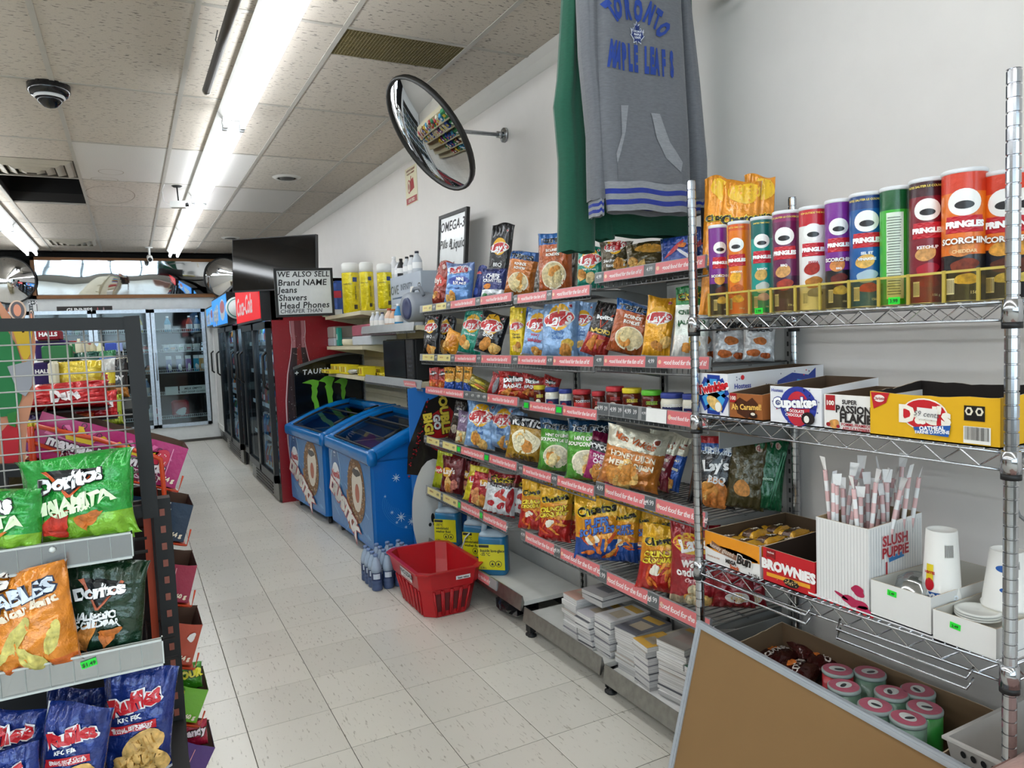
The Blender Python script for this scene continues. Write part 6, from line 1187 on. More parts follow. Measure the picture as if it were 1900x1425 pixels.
for u0, u1, yt, c_, lab, z in ((654, 690, 604, '#a85a6a', 'pink and clear plastic storage case on the middle cream shelf', 1.385), (598, 621, 608, '#b0a8a0', 'clear plastic tray with lids on the middle cream shelf', 1.382)):
    a = onX(u0, 640, 1.6); b = onX(u1, 640, 1.6); zt_ = onX(u0, yt, 1.6)[2]; q = MB().rbox((1.6, b[1], z), (1.8, a[1], z+.07), '#c3cad2:plain', .006).rbox((1.6, b[1], z+.07), (1.8, a[1], zt_), c_+':plain', .01); q.build('storage_case', label=lab, cat='case')
P = onX(626, 640, 1.6); MB().rbox((P[0], P[1]-.03, 1.382), (P[0]+.04, P[1]+.03, 1.54), '#1f9a8a:plain', .006).rect(Flat((P[0], P[1], 1.46), (0, -1, 0), (0, 0, 1)), 0, 0, .04, .05, '#cfe8e4', nx=1, ny=1).build('toiletry_box', label='teal boxed toiletry on the middle cream shelf', cat='box')
P = onX(642, 640, 1.6); MB().lathe((P[0]+.05, P[1], 1.382), [(.07, 0), (.08, .02), (.08, .05), (.075, .055)], '#d6cfb4:plain', 20).build('round_tin', label='round cream tin on the middle cream shelf beside the teal box', cat='tin')
# yellow batteries / tape on the lower cream shelf
for u0, u1, z, h, X, lab in ((596, 614, 1.147, .03, 1.5, 'flat yellow package sticking out over the end of the lower cream shelf'), (614, 645, 1.147, .075, 1.57, 'yellow boxed packages piled at the left of the lower cream shelf'), (640, 706, 1.147, .055, 1.72, 'long yellow box at the back of the lower cream shelf'), (664, 674, 1.147, .07, 1.57, 'small yellow tape box at the front of the lower cream shelf'), (672, 722, 1.147, .02, 1.68, 'flat yellow sleeve in front of the microwave')):
    a = onX(u0, 695, X); b = onX(u1, 695, X); q = MB().rbox((X, b[1], z), (X+.1, a[1], z+h), '#d8c414:card', .003); fm = Flat((X, (a[1]+b[1])/2, z+h/2), (0, -1, 0), (0, 0, 1)); L_ = a[1]-b[1]
    for k in range(max(1, int(L_/.06))): q.rect(fm, -L_/2+.03+.06*k, 0, .025, h*.6, ['#3a3420', '#a8481a', '#e8e0b0'][k % 3], nx=1, ny=1)
    q.build('yellow_package', label=lab, cat='package')
rock((1.62, onX(655, 695, 1.62)[1], 1.147), (.05, .09, .022), '#cfd0cc:foil', 'crumpled_wrapper', 'crumpled clear wrapper between the yellow packages', 'wrapper')
a = onX(714, 695, 1.575); b = onX(768, 695, 1.575)
t = thing('microwave', (1.72, (a[1]+b[1])/2, 1.15), 'black microwave oven on the lower cream shelf', 'microwave')
MB().rbox((1.59, b[1], 1.15), (1.87, a[1], 1.42), '#121315:plain', .008).build('casing', parent=t)
MB().rbox((1.572, b[1]+.14, 1.155), (1.59, a[1], 1.415), '#0a0b0e:gloss', .004).build('door', parent=t)
q = MB().rbox((1.576, b[1], 1.155), (1.59, b[1]+.135, 1.415), '#17181b:plain', .003)
for k in range(6):
    for j in range(3): q.bx((1.574, b[1]+.03+.03*j, 1.18+.03*k), (1.576, b[1]+.05+.03*j, 1.195+.03*k), '#3a3c42:plain')
q.build('control_panel', parent=t)
# ------------------------------------------------------------------ HOODIE AND SHIRT
def cloth(t, nm, prof_fn, m, nz=40, nx=24, th=.05):
    """prof_fn(s,t) -> (x,y,z) front sheet; back sheet offset"""
    pass
fab = mat('#63656a', 'fabric'); fab2 = mat('#85878c', 'fabric'); grn = mat('#15503c', 'fabric'); navy = mat('#1c2f86', 'fabric')
def sheet(q, outline, folds, m, y0, th, seed, nx=40, smooth=True, cut=None):
    """outline: list of (z, xl, xr) from bottom to top in world X; sheet hangs in the XZ plane at Y=y0, thickness th"""
    r = np.random.RandomState(seed); ph = r.uniform(0, 6.28, 6); n = nx
    for side in (1, -1):
        V = []; 
        for (z, xl, xr, *sl) in outline:
            s_l = sl[0] if sl else 0
            for i in range(n+1):
                s = i/n; x = xl+(xr-xl)*s; e = max(0, 1-abs(2*s-1)**4)**.5
                y = y0-side*th/2*e+folds*(.6*math.sin(9*s+ph[0]+z*.6)+.4*math.sin(17*s+ph[1]-z)+.25*math.sin(29*s+z*3+ph[2]))*(.55+.45*math.cos(z*2))
                V.append((x, y, z+s_l*(s-.5)+.003*math.sin(13*s+ph[3])))
        F = []
        for j in range(len(outline)-1):
            for i in range(n): f = (j*(n+1)+i, j*(n+1)+i+1, (j+1)*(n+1)+i+1, (j+1)*(n+1)+i); F.append(f if side == 1 else f[::-1])
        q.add(V, F, m, smooth)
    return ph
def dens(o, k=3):
    R_ = []
    for a, b in zip(o, o[1:]):
        for i in range(k): R_.append(tuple(a[j]+(b[j]-a[j])*i/k for j in range(len(a))))
    R_.append(tuple(o[-1])); return R_
YH = 1.86
def hx(u, v, Y=YH): p = onY(u, v, Y); return p[0], p[2]
def outl(rows, Y=YH):
    o = []
    for (v, ul, ur) in rows:
        xl, z1 = hx(ul, v, Y); xr, z2 = hx(ur, v, Y); o.append(((z1+z2)/2, xl, xr))
    return dens(o)
t = thing('hoodie', (1.52, YH, 1.8), 'grey hooded sweatshirt with blue team lettering and striped hem hanging above the chips', 'sweatshirt')
top_v = -150
body = outl([(345, 1119, 1278), (250, 1112, 1276), (150, 1108, 1270), (0, 1105, 1262), (top_v, 1098, 1262)])
q = MB(); PHB = sheet(q, body, .010, fab, YH, .075, 3, 44); q.build('body', parent=t)
hem = outl([(396, 1128, 1276), (388, 1122, 1279), (345, 1119, 1278)])
hemq = MB()
o4 = [(hem[0][0]-.002, hem[0][1]+.01, hem[0][2]-.005)]
zlo, zhi = hem[0][0], body[0][0]
bandz = [zlo, zlo+(zhi-zlo)*.22, zlo+(zhi-zlo)*.40, zlo+(zhi-zlo)*.6, zlo+(zhi-zlo)*.78, zhi+.002]
cols = [fab2, navy, fab2, navy, fab2]
for k in range(5):
    def wx(z): s = (z-zlo)/(zhi-zlo); return (z, hem[0][1]+(body[0][1]-hem[0][1])*s, hem[0][2]+(body[0][2]-hem[0][2])*s)
    sheet(hemq, [wx(bandz[k]), wx((bandz[k]+bandz[k+1])/2), wx(bandz[k+1])], .010, cols[k], YH, .082, 3, 44)
hemq.build('striped_hem', parent=t)
MB().add([(hem[0][1]+.02, YH-.03, zlo+.004), (hem[0][2]-.02, YH-.03, zlo+.004), (hem[0][2]-.02, YH+.03, zlo+.02), (hem[0][1]+.02, YH+.03, zlo+.02)], [(0, 1, 2, 3)], '#1a1c20:fabric').build('hem_inside', parent=t)
def sleeve(u0, u1, rows, yo, seed, striped=True):
    o = outl(rows, YH+yo); q = MB(); sheet(q, o, .006, fab, YH+yo, .07, seed, 14); s = q.build('sleeve', parent=t)
    zl, xl, xr = o[0]; zh2 = zl; c = MB(); hgt = .05
    for k, m in enumerate((fab2, navy, fab2, navy, fab2)): sheet(c, [(zl-hgt+hgt*k/5, xl+.006, xr-.006), (zl-hgt+hgt*(k+1)/5+.001, xl+.006, xr-.006)], .004, m, YH+yo, .066, seed, 14)
    c.build('striped_cuff', parent=s, origin=s['_o'])
sleeve(0, 0, [(372, 1096, 1116), (250, 1094, 1114), (100, 1078, 1108), (0, 1074, 1108), (top_v, 1072, 1112)], .03, 8)
sleeve(0, 0, [(372, 1284, 1304), (300, 1280, 1304), (150, 1266, 1290), (0, 1254, 1272), (top_v, 1240, 1268)], .02, 9)
# pocket and lettering
class ClothMap:
    def __init__(s, y): s.y = y
    def __call__(s, P, layer):
        o = sorted(body); zz = [r[0] for r in o]; x, z = P[:, 0], P[:, 1]; xl = np.interp(z, zz, [r[1] for r in o]); xr = np.interp(z, zz, [r[2] for r in o]); f = np.clip((x-xl)/(xr-xl), 0, 1)
        e = np.sqrt(np.maximum(0, 1-np.abs(2*f-1)**4)); y = YH-.075/2*e+.010*(.6*np.sin(9*f+PHB[0]+z*.6)+.4*np.sin(17*f+PHB[1]-z)+.25*np.sin(29*f+z*3+PHB[2]))*(.55+.45*np.cos(z*2))
        return np.stack([x, y-.0022-.0012*layer, z], 1)
yf = YH-.052; cm = ClothMap(yf)
def X_(u, v): return hx(u, v, yf)
def arc_word(q, w, pts_top, m, size, bold=.09, st=1.55):
    # letters placed along a polyline of pixels
    pts_ = [X_(*p) for p in pts_top]; n = len(w)
    for k, ch in enumerate(w):
        s = (k+.5)/n*(len(pts_)-1); i = min(int(s), len(pts_)-2); f = s-i; a, b = pts_[i], pts_[i+1]; x = a[0]+(b[0]-a[0])*f; z = a[1]+(b[1]-a[1])*f; an = math.atan2(b[1]-a[1], b[0]-a[0])
        v, F = text2d(ch, size, bold)
        if not len(v): continue
        v = v*np.array([1.0, st]); c_, s_ = math.cos(an), math.sin(an); v = v @ np.array([[c_, s_], [-s_, c_]])+np.array([x, z]); q.add(cm(v, 1), F, m)
q = MB(); nv = mat('#1d3a86', 'matte')
arc_word(q, 'TORONTO', [(1136, 18), (1150, 8), (1175, 10), (1205, 18), (1225, 34), (1240, 62)], nv, .034, bold=.07, st=2.5)
arc_word(q, 'MAPLE LEAFS', [(1138, 92), (1160, 100), (1185, 104), (1205, 108), (1225, 112), (1258, 117)], nv, .028, bold=.07, st=3.6)
# leaf emblem
cx_, cz_ = X_(1188, 60); L1 = [(0, -1), (.12, -.55), (.55, -.7), (.5, -.45), (.95, -.1), (.78, 0), (.9, .4), (.6, .32), (.52, .5), (.28, .25), (.36, .8), (.16, .68), (0, 1), (-.16, .68), (-.36, .8), (-.28, .25), (-.52, .5), (-.6, .32), (-.9, .4), (-.78, 0), (-.95, -.1), (-.5, -.45), (-.55, -.7), (-.12, -.55)]
for k, (m, s, ly) in enumerate((('#cfd3dc', 1.12, 1), ('#1f2f66', 1.0, 2))): q.poly(cm, [(cx_+x*.024*s, cz_+y*.036*s) for x, y in L1], m+':matte', layer=ly, sub=0)
for k, wd_ in enumerate(('TORONTO', 'MAPLE', 'LEAFS')): q.text(cm, wd_, cx_, cz_+.008-.009*k, .009, '#dfe3ea:matte', layer=3, bold=.02)
q.build('lettering', parent=t)
q = MB(); pk = [X_(*p) for p in ((1165, 192), (1208, 205), (1272, 320), (1272, 342), (1154, 330), (1152, 282), (1162, 240))]
q.poly(cm, pk, fab, layer=.6, sub=1)
for st_ in ([(1157, 193), (1171, 193), (1166, 240), (1158, 277), (1152, 300), (1150, 282), (1160, 245)], [(1212, 208), (1228, 210), (1247, 262), (1272, 300), (1268, 318), (1240, 292), (1222, 255)]): q.poly(cm, [X_(*p) for p in st_], fab2, layer=2, sub=1)
q.build('front_pocket', parent=t)
MB().bx((hx(1291, 440)[0], YH-.03, hx(1290, 452)[1]), (hx(1306, 440)[0], YH-.026, hx(1290, 388)[1]), '#141416:plain').build('hang_tag', parent=t)
MB().tube([(1.2, YH, 2.52), (1.87, YH, 2.52)], .008, '#8d9094:metal', n=8).build('hanger_bar', parent=t)
MB().tube([(XW, YH+.05, 2.56), (1.1, YH+.05, 2.56)], .014, '#8d9094:metal', n=10).build('clothes_rail', label='thin metal clothes rail fixed to the right wall above the picture', cat='rail')
t = thing('green_shirt', (1.45, 2.06, 1.7), 'dark green long-sleeved shirt hanging behind the grey hoodie', 'shirt')
YG = 2.05
q = MB(); sheet(q, outl([(440, 1130, 1288), (400, 1120, 1290), (200, 1112, 1290), (0, 1100, 1280), (top_v, 1098, 1275)], YG), .014, grn, YG, .07, 21, 44); q.build('body', parent=t)
q = MB(); sheet(q, outl([(468, 1036, 1100), (400, 1038, 1100), (300, 1038, 1098), (200, 1029, 1096), (150, 1036, 1094), (0, 1046, 1080), (top_v, 1050, 1075)], YG-.04), .012, grn, YG-.04, .07, 22, 20); q.build('sleeve', parent=t)
q = MB(); sheet(q, outl([(445, 1096, 1140), (300, 1094, 1130), (0, 1080, 1120), (top_v, 1075, 1120)], YG+.01), .01, grn, YG+.02, .07, 23, 16); q.build('side_panel', parent=t)
MB().tube([(1.25, YG, 2.56), (1.8, YG, 2.56)], .008, '#8d9094:metal', n=8).build('hanger_bar', parent=t)
# ------------------------------------------------------------------ CHROME WIRE RACK
chrome = mat('#b4b6ba', 'chrome', r=.14); RX0, RX1, RY0, RY1 = 1.456, 1.868, .766, 1.628
rk = thing('wire_rack', (1.66, 1.2, 0), 'chrome wire shelving rack with ribbed posts standing against the right wall', 'rack')
for x, y, zt_ in ((RX0, RY1, 1.832), (RX0, RY0, 1.845), (RX1, RY1, 1.80), (RX1, RY0, 1.80)):
    q = MB(); z = .03; P = []
    while z < zt_: P += [(.0127, z), (.0127, z+.0215), (.0108, z+.0225), (.0108, z+.0245), (.0127, z+.0255)]; z += .0255
    q.lathe((x, y, 0), P, chrome, 16, smooth=False); q.lathe((x, y, zt_), [(.0125, 0), (.0125, .004), (.004, .006)], '#4a4c50:plain', 14)
    q.build('post', parent=rk)
    MB().lathe((x, y, 0), [(.018, 0), (.018, .01), (.008, .014), (.008, .04)], '#3a3c40:plain', 12).build('foot', parent=rk)
SH = [(1.445, 1.445), (1.160, 1.160), (.722, .745), (.41, .41), (.12, .12)]
def rshelf(za, zb_, tag_):
    """za height at far end, zb_ at near end"""
    q = MB(); zz = lambda y: za+(zb_-za)*(RY1-y)/(RY1-RY0); dr = .034
    def ln(x0, y0, x1, y1, dz=0, r=.0028): q.tube([(x0, y0, zz(y0)+dz), (x1, y1, zz(y1)+dz)], r, chrome, n=6)
    for x in (RX0, RX1): ln(x, RY0, x, RY1, 0, .003); ln(x, RY0, x, RY1, -dr, .003)
    for y in (RY0, RY1): ln(RX0, y, RX1, y, 0, .003); ln(RX0, y, RX1, y, -dr, .003)
    n = 11
    for x in (RX0, RX1):
        P = []
        for k in range(2*n+1): y = RY1-.02-(RY1-RY0-.04)*k/(2*n); P.append((x, y, zz(y)-(dr-.003 if k % 2 else .003)))
        q.tube(P, .002, chrome, n=5, smooth=False)
    for y in (RY0, RY1):
        P = []
        for k in range(13): x = RX0+.02+(RX1-RX0-.04)*k/12; P.append((x, y, zz(y)-(dr-.003 if k % 2 else .003)))
        q.tube(P, .002, chrome, n=5, smooth=False)
    s = q.build('shelf_frame', parent=rk)
    q = MB(); m = 34
    for k in range(m+1): y = RY0+(RY1-RY0)*k/m; q.tube([(RX0, y, zz(y)+.003), (RX1, y, zz(y)+.003)], .0016, chrome, n=5)
    for k in range(1, 4): x = RX0+(RX1-RX0)*k/4; q.tube([(x, RY0, zz(RY0)-.002), (x, RY1, zz(RY1)-.002)], .0025, chrome, n=5)
    q.build('deck_wires', parent=s, origin=s['_o'], kind='stuff')
    for x in (RX0, RX1):
        for y in (RY0, RY1):
            c = MB().lathe((x, y, zz(y)-.038), [(.0185, 0), (.0165, .042), (.0135, .043)], chrome, 16).lathe((x, y, zz(y)-.05), [(.0175, 0), (.0175, .012)], '#0e0e10:plain', 16); c.build('corner_collar', parent=s, origin=s['_o'])
for a, b in SH: rshelf(a, b, '')
# extra ledge wires hooked on the third and fourth shelf
for (za, zb_, y0, y1, nm) in ((.70, .70, 1.60, 1.22, 'upper left'), (.695, .70, 1.14, .83, 'upper right')):
    q = MB()
    for d in (0, -.022): q.tube([(RX0-.004, y0, za+d+.02), (RX0-.022, y0-.004, za+d), (RX0-.022, y1+.004, zb_+d), (RX0-.004, y1, zb_+d+.02)], .0028, chrome, n=6)
    q.build('ledge_wire', parent=rk)
def zs(i, y): a, b = SH[i]; return a+(b-a)*(RY1-y)/(RY1-RY0)+.005
# tall cans --------------------------------------------------------------
def can(u, w_px, yt, body, lab, name_, brand=True, bands=(), sub='#c82030', txt=(), face=0, X=1.50, back=False, head=None, z=None, extra=None):
    P = onX(u, 560, X); z = zs(0, P[1]) if z is None else z; dp = depth(P); r = w_px/FPX*dp/2*.97; Pt = onX(u, yt+4, P[0]); h = Pt[2]-z; c = (P[0], P[1], z)
    t = thing('snack_can', c, lab, 'snack can', 'tall snack cans on the wire rack')
    q = MB(); zz = [0, .004]; R_ = [(r*.97, 0), (r, .004)]
    q.lathe(c, [(r*.97, 0), (r, .003)], '#b9bcc0:metal', 28)
    lv = [(0, body)]+list(bands); lv2 = [b[0] for b in lv]+[1]
    for k, (v0, m) in enumerate(lv): q.lathe(c, [(r, .003+(h-.012)*v0), (r, .003+(h-.012)*lv2[k+1])], m, 28, cap=False)
    mp = Cyl(c, r, math.atan2(-P[1], -P[0])+face)
    if back:
        q.rect(mp, .0, h*.42, r*1.15, h*.72, '#d8e6d4', nx=10, ny=1)
        for k in range(30): q.rect(mp, -.002, h*(.1+.022*k), r*1.0*random.uniform(.7, 1), h*.006, '#4a5a4a', nx=4, ny=1, layer=2)
    else:
        q.ell(mp, 0, h*.745, r*.74, r*.66, '#f2f1ee', layer=1, n=24).ell(mp, 0, h*.725, r*.42, r*.2, '#17181c', layer=2, n=20)
        q.poly(mp, [(-r*.88, h*.52), (r*.88, h*.52), (r*.82, h*.645), (-r*.82, h*.645)], '#c41e30', layer=1, sub=2).text(mp, 'PRINGLES', 0, h*.583, r*.40, '#ffffff', bold=.07, layer=5, track=-.03)
        for (s, v, sz, tc) in txt: q.text(mp, s, 0, h*v, r*sz, tc, bold=.04, layer=6, track=-.02, out='#8a3010' if sz > .36 else None, ob=.08)
        if extra: extra(q, mp, r, h)
        q.text(mp, '156 g', r*.45, h*.07, r*.2, '#f0f0f0', layer=3, bold=.02); q.rect(mp, -r*.62, h*.12, r*.4, h*.12, '#f2f2f2', nx=4, ny=1, layer=2)
        for k in range(7): q.rect(mp, -r*.78+k*r*.055, h*.12, r*.02, h*.1, '#2a2a2a', nx=1, ny=1, layer=3)
        if head: q.text(mp, head, 0, h*.93, r*.18, '#f0d860', bold=.02, layer=3, track=-.04)
    q.build('can_body', parent=t)
    MB().lathe((c[0], c[1], z+h-.009), [(r*1.0, 0), (r*1.03, .002), (r*1.03, .007), (r*.97, .009)], '#dfe1e4:plain', 28).build('lid', parent=t)
    return t
def chipb(c1='#e0a040:chip', c2='#5a2a1a:chip', c3='#d8c060:chip'):
    def f(q, m, r, h): q.ell(m, -r*.1, h*.4, r*.55, h*.06, c1, rot=.2, layer=2, wob=.05, seed=1).ell(m, 0, h*.27, r*.62, h*.055, c2, layer=2, wob=.1, seed=2).ell(m, .1*r, h*.17, r*.5, h*.045, c3, layer=2, wob=.1, seed=3)
    return f
can(1334, 34, 414, '#15131c:print', 'purple and black spicy barbecue can at the far left end of the can row', 'x', bands=[(.36, '#7a2a8a:print'), (.97, '#7a2a8a:print')], txt=[("SCORCHIN'", .44, .38, '#f2f2f2')], extra=chipb(), face=.25)
can(1373, 40, 407, '#e87a14:print', 'orange cheddar can, second from the left in the can row', 'x', bands=[(.8, '#e87a14:print'), (.93, '#d85a1c:print')], txt=[('CHEDDAR', .46, .22, '#f4ead0')], extra=chipb('#f0b030:chip', '#c8601a:chip', '#f0c040:chip'), face=-.3, head='LIMITED TIME ONLY')
can(1415, 40, 399, '#12968c:print', 'teal ranch can, third from the left', 'x', bands=[(.8, '#0c6460:print')], txt=[('RANCH', .46, .24, '#f4f4f0')], extra=chipb('#d8b060:chip', '#bfc8c0:print', '#c8a8c8:print'), head='LIMITED TIME ONLY')
can(1461, 50, 388, '#3e1238:print', 'dark purple barbecue can, fourth from the left', 'x', bands=[(.36, '#6a1c50:print'), (.92, '#8a2260:print')], txt=[('BBQ', .46, .24, '#f4f4f0')], extra=chipb('#d8a060:chip', '#a83a2a:chip', '#3a1a16:chip'), head='FAITES SAUTER LE COUVERCLE!', face=-.2)
can(1510, 50, 380, '#e9e8e6:print', 'white pizza can with red top, left of the purple spicy one', 'x', bands=[(.84, '#c01f2e:print')], txt=[('PIZZA', .46, .24, '#b02030')], extra=chipb('#a8281c:chip', '#b8762a:chip', '#8a8480:print'), head='POP OUTSIDE THE BAG!')
can(1557, 48, 367, '#161418:print', 'purple spicy barbecue can with black base between the white and blue cans', 'x', bands=[(.36, '#7c2c92:print')], txt=[("SCORCHIN'", .45, .38, '#f2f2f2'), ('BBQ', .37, .2, '#f0f0f0')], extra=chipb('#d88a4a:chip', '#6a2018:chip', '#d8c060:chip'))
can(1609, 60, 355, '#155a9e:print', 'blue salt and vinegar can in the middle of the row', 'x', bands=[(.88, '#163c78:print')], txt=[('SEL ET', .47, .23, '#e8f0f8'), ('VINAIGRE', .42, .23, '#e8f0f8')], extra=chipb('#e8b860:chip', '#a8c0d0:print', '#b8402a:chip'), head='FAITES SAUTER LE COUVERCLE!')
can(1661, 52, 344, '#3fae34:print', 'green can turned so that its nutrition table faces out', 'x', bands=[(.83, '#14582e:print')], back=True)
can(1721, 62, 329, '#7c1226:print', 'dark red ketchup can, right of the green one', 'x', bands=[(.88, '#3a101c:print')], txt=[('KETCHUP', .45, .25, '#f4ecec')], extra=chipb('#d8a060:chip', '#b01c30:print', '#8a1020:print'), head='FAITES SAUTER LE COUVERCLE!')
can(1789, 76, 313, '#141216:print', 'large orange and black spicy cheddar can left of the near chrome post', 'x', bands=[(.36, '#e8741a:print'), (.85, '#d23a1c:print')], txt=[("SCORCHIN'", .46, .4, '#f6f2ea'), ('CHEDDAR', .38, .22, '#f0c890')], extra=chipb('#d8894a:chip', '#7a3018:chip', '#e0c050:chip'))
can(1864, 78, 316, '#1a1a26:print', 'orange and navy spicy can partly behind the near chrome post', 'x', bands=[(.4, '#e8741a:print'), (.85, '#d23a1c:print')], txt=[("SCORCHIN'", .47, .38, '#f6f2ea')], extra=chipb(), X=1.54)
can(1905, 78, 312, '#1a1a26:print', 'orange and navy spicy can at the right frame edge behind the post', 'x', bands=[(.4, '#e8741a:print'), (.85, '#d23a1c:print')], txt=[("SCORCHIN'", .47, .38, '#f6f2ea')], extra=chipb(), X=1.56)
# amber dividers in front of the cans
am = mat('#fbf3d2', 'clear', thin=.05, r=.1); yy = [onX(u, 570, 1.462)[1] for u in (1318, 1352, 1393, 1433, 1478, 1524, 1578, 1633, 1688, 1754, 1818, 1880)]
t = thing('shelf_tray', (1.47, 1.2, 1.45), 'row of see-through amber plastic tray dividers in front of the tall cans', 'tray')
for k in range(len(yy)-1):
    z = zs(0, yy[k]); q = MB().bx((1.4575, yy[k+1]+.002, z), (1.4595, yy[k]-.002, z+.062), am); q.build('front_panel', parent=t)
    MB().bx((1.4575, yy[k]-.0012, z), (1.53, yy[k]+.0012, z+.05), am).bx((1.455, yy[k]-.003, z), (1.4595, yy[k]+.003, z+.064), mat('#b8a24a', 'plain', r=.2)).build('divider', parent=t)
    MB().bx((1.4565, yy[k+1]+.002, z+.058), (1.4602, yy[k]-.002, z+.063), mat('#c8b45a', 'plain', r=.2)).build('top_edge', parent=t)
for u, v, s in ((1408, 577, '3.99'), (1659, 558, '3.99')):
    P = onX(u, v, RX0-.006); q = MB().box(P, (.0015, .026, .015), '#22e03a:print'); q.text(Flat(P+np.array([-.0008, 0, 0]), (0, -1, 0), (0, 0, 1)), s, 0, 0, .011, '#1a3a1a', bold=.02); q.build('price_sticker', label='neon green price sticker on the top wire shelf under the '+('blue and green cans' if u > 1500 else 'teal can'), cat='price sticker')
# orange bags, tape roll behind
bag(1298, 1366, 326, 460, 1.66, 1.45, 'cor', 'orange puffed snack bag behind the cans, left one of three', 50, 4, group='orange snack bags behind the cans')
bag(1322, 1412, 330, 465, 1.70, 1.45, 'cor', 'orange puffed snack bag behind the cans, middle one of three', 52, 5, group='orange snack bags behind the cans')
bag(1372, 1440, 322, 460, 1.77, 1.45, 'cor', 'orange puffed snack bag behind the cans, right one of three', 54, 4, group='orange snack bags behind the cans')
P = onX(1462, 400, 1.80); q = MB(); V = []; F = []
for k in range(30):
    a = 2*PI*k/30
    for rr, yo in ((.055, -.02), (.055, .02), (.036, .02), (.036, -.02)): V.append((P[0]+rr*math.cos(a), P[1]+yo, 1.565+rr*math.sin(a)))
for k in range(30):
    for j in range(4): F.append((k*4+j, k*4+(j+1) % 4, ((k+1) % 30)*4+(j+1) % 4, ((k+1) % 30)*4+j))
q.add(V, F, '#c9b795:plain', False).build('tape_roll', label='roll of beige masking tape standing behind the dark purple and white cans', cat='tape')
# cartons on the second rack shelf -----------------------------------------
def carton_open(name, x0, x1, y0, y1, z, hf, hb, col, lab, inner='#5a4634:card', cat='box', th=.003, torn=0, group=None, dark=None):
    """open-topped carton; y0 near (camera) side < y1; hf height of the -x face, hb height of back"""
    t = thing(name, ((x0+x1)/2, (y0+y1)/2, z), lab, cat, group)
    MB().bx((x0, y0, z), (x1, y1, z+.003), inner).build('bottom', parent=t)
    def wallp(a, b, h1, h2, nm, n=14):
        a = np.array(a); b = np.array(b); d = (b-a)/np.linalg.norm(b-a); nrm = np.array([d[1], -d[0]]); V = []; g_ = random.Random(int(a[0]*999))
        for k in range(n+1):
            s = k/n; p = a+(b-a)*s; h = h1+(h2-h1)*s-torn*(math.sin(s*PI)**2)*.35+(g_.uniform(-1, 1)*torn*.12 if 0 < k < n else 0)
            V += [(*p, z), (*p, z+h), (*(p-nrm*th), z+h), (*(p-nrm*th), z)]
        q = MB()
        for j, m in ((0, col), (1, '#b9a58c:card'), (2, inner)): q.add(V, [(4*k+j, 4*k+4+j, 4*k+5+j, 4*k+1+j) for k in range(n)], m)
        return q.build(nm, parent=t)
    f = wallp((x0, y1), (x0, y0), hf, hf, 'front_wall'); s = wallp((x0, y0), (x1, y0), hf, hb, 'side_wall'); wallp((x1, y0), (x1, y1), hb, hb, 'back_wall'); wallp((x1, y1), (x0, y1), hb, hf, 'side_wall')
    FF = Flat((x0, (y0+y1)/2, z+hf/2), (0, -1, 0), (0, 0, 1)); SF = Flat(((x0+x1)/2, y0, z+hf/2), (1, 0, 0), (0, 0, 1))
    return t, f, FF, SF
def pr(t, q, nm='print'): return q.build(nm, parent=t)
X0 = 1.47
t, f, FF, SF = carton_open('snack_box', X0, 1.86, 1.512, 1.625, zs(1, 1.55), .122, .128, '#e6e6ea:card', 'white and blue sponge cake box at the far end of the second rack shelf')
q = MB(); w, h = .113, .122
for a in (0, PI/3, 2*PI/3): q.rect(FF, .0, -.0, w*1.0, h*.42, '#1f3f9c', rot=a+.5, layer=0, nx=1, ny=1)
for a in (0, PI/3, 2*PI/3): q.rect(FF, .0, -.0, w*.8, h*.24, '#3fa0dc', rot=a+.5, layer=1, nx=1, ny=1)
q.ell(FF, .005, -.025, .034, .017, '#dcb468:chip', rot=-.5, layer=3).ell(FF, .02, -.034, .012, .014, '#f4efe2', layer=4); q.text(FF, 'Twinkies', 0, .022, .034, '#d0202c', bold=.06, rot=.18, layer=5, out='#ffffff', ob=.12); pr(t, q)
q = MB(); q.text(SF, 'Hostess', -.14, .025, .02, '#2a3a9a', bold=.02, layer=2).ell(SF, -.14, .048, .007, .007, '#d0202c', layer=2)
q.poly(SF, [(-.03, -.06), (.0, .03), (.06, .05), (.13, .04), (.16, .06), (.16, -.06)], '#1f3f9c', layer=0, sub=0).poly(SF, [(.06, -.06), (.08, .03), (.13, .02), (.14, -.06)], '#3fa0dc', layer=1, sub=0).text(SF, 'inkies', -.0, -.01, .05, '#d0202c', bold=.06, layer=3, out='#ffffff', ob=.12)
for k in range(30): q.ell(SF, random.uniform(-.17, .17), random.uniform(-.05, .055), .0025, .0025, random.choice(['#2a3a7a', '#d0202c', '#8a8a9a']), layer=1, n=6, rings=1)
pr(t, q)
t, f, FF, SF = carton_open('snack_box', X0-.002, 1.62, 1.385, 1.504, zs(1, 1.45), .070, .085, '#9c5a26:card', 'small orange-brown box of caramel cakes on the second rack shelf')
q = MB(); q.poly(FF, [(-.03, -.02), (-.04, .01), (-.02, .024), (.005, .014), (.025, .026), (.045, .01), (.03, -.018), (.005, -.032)], '#4a2414', layer=1, sub=0).text(FF, 'Ah Caramel!', .004, .0, .021, '#f0c060', bold=.03, rot=.05, layer=3).rect(FF, -.045, .022, .025, .025, '#b01c24', layer=1, nx=1, ny=1).text(FF, '100', -.045, .022, .015, '#fff4e8', bold=.03, layer=3).ell(FF, .028, -.022, .015, .008, '#2a1410', layer=3).ell(FF, .028, -.018, .008, .004, '#f0e8d8', layer=4); pr(t, q)
t, f, FF, SF = carton_open('snack_box', X0-.002, 1.68, 1.200, 1.358, zs(1, 1.28), .096, .11, '#e8e8ec:card', 'white box of chocolate cupcakes with a blue and red disc, second rack shelf')
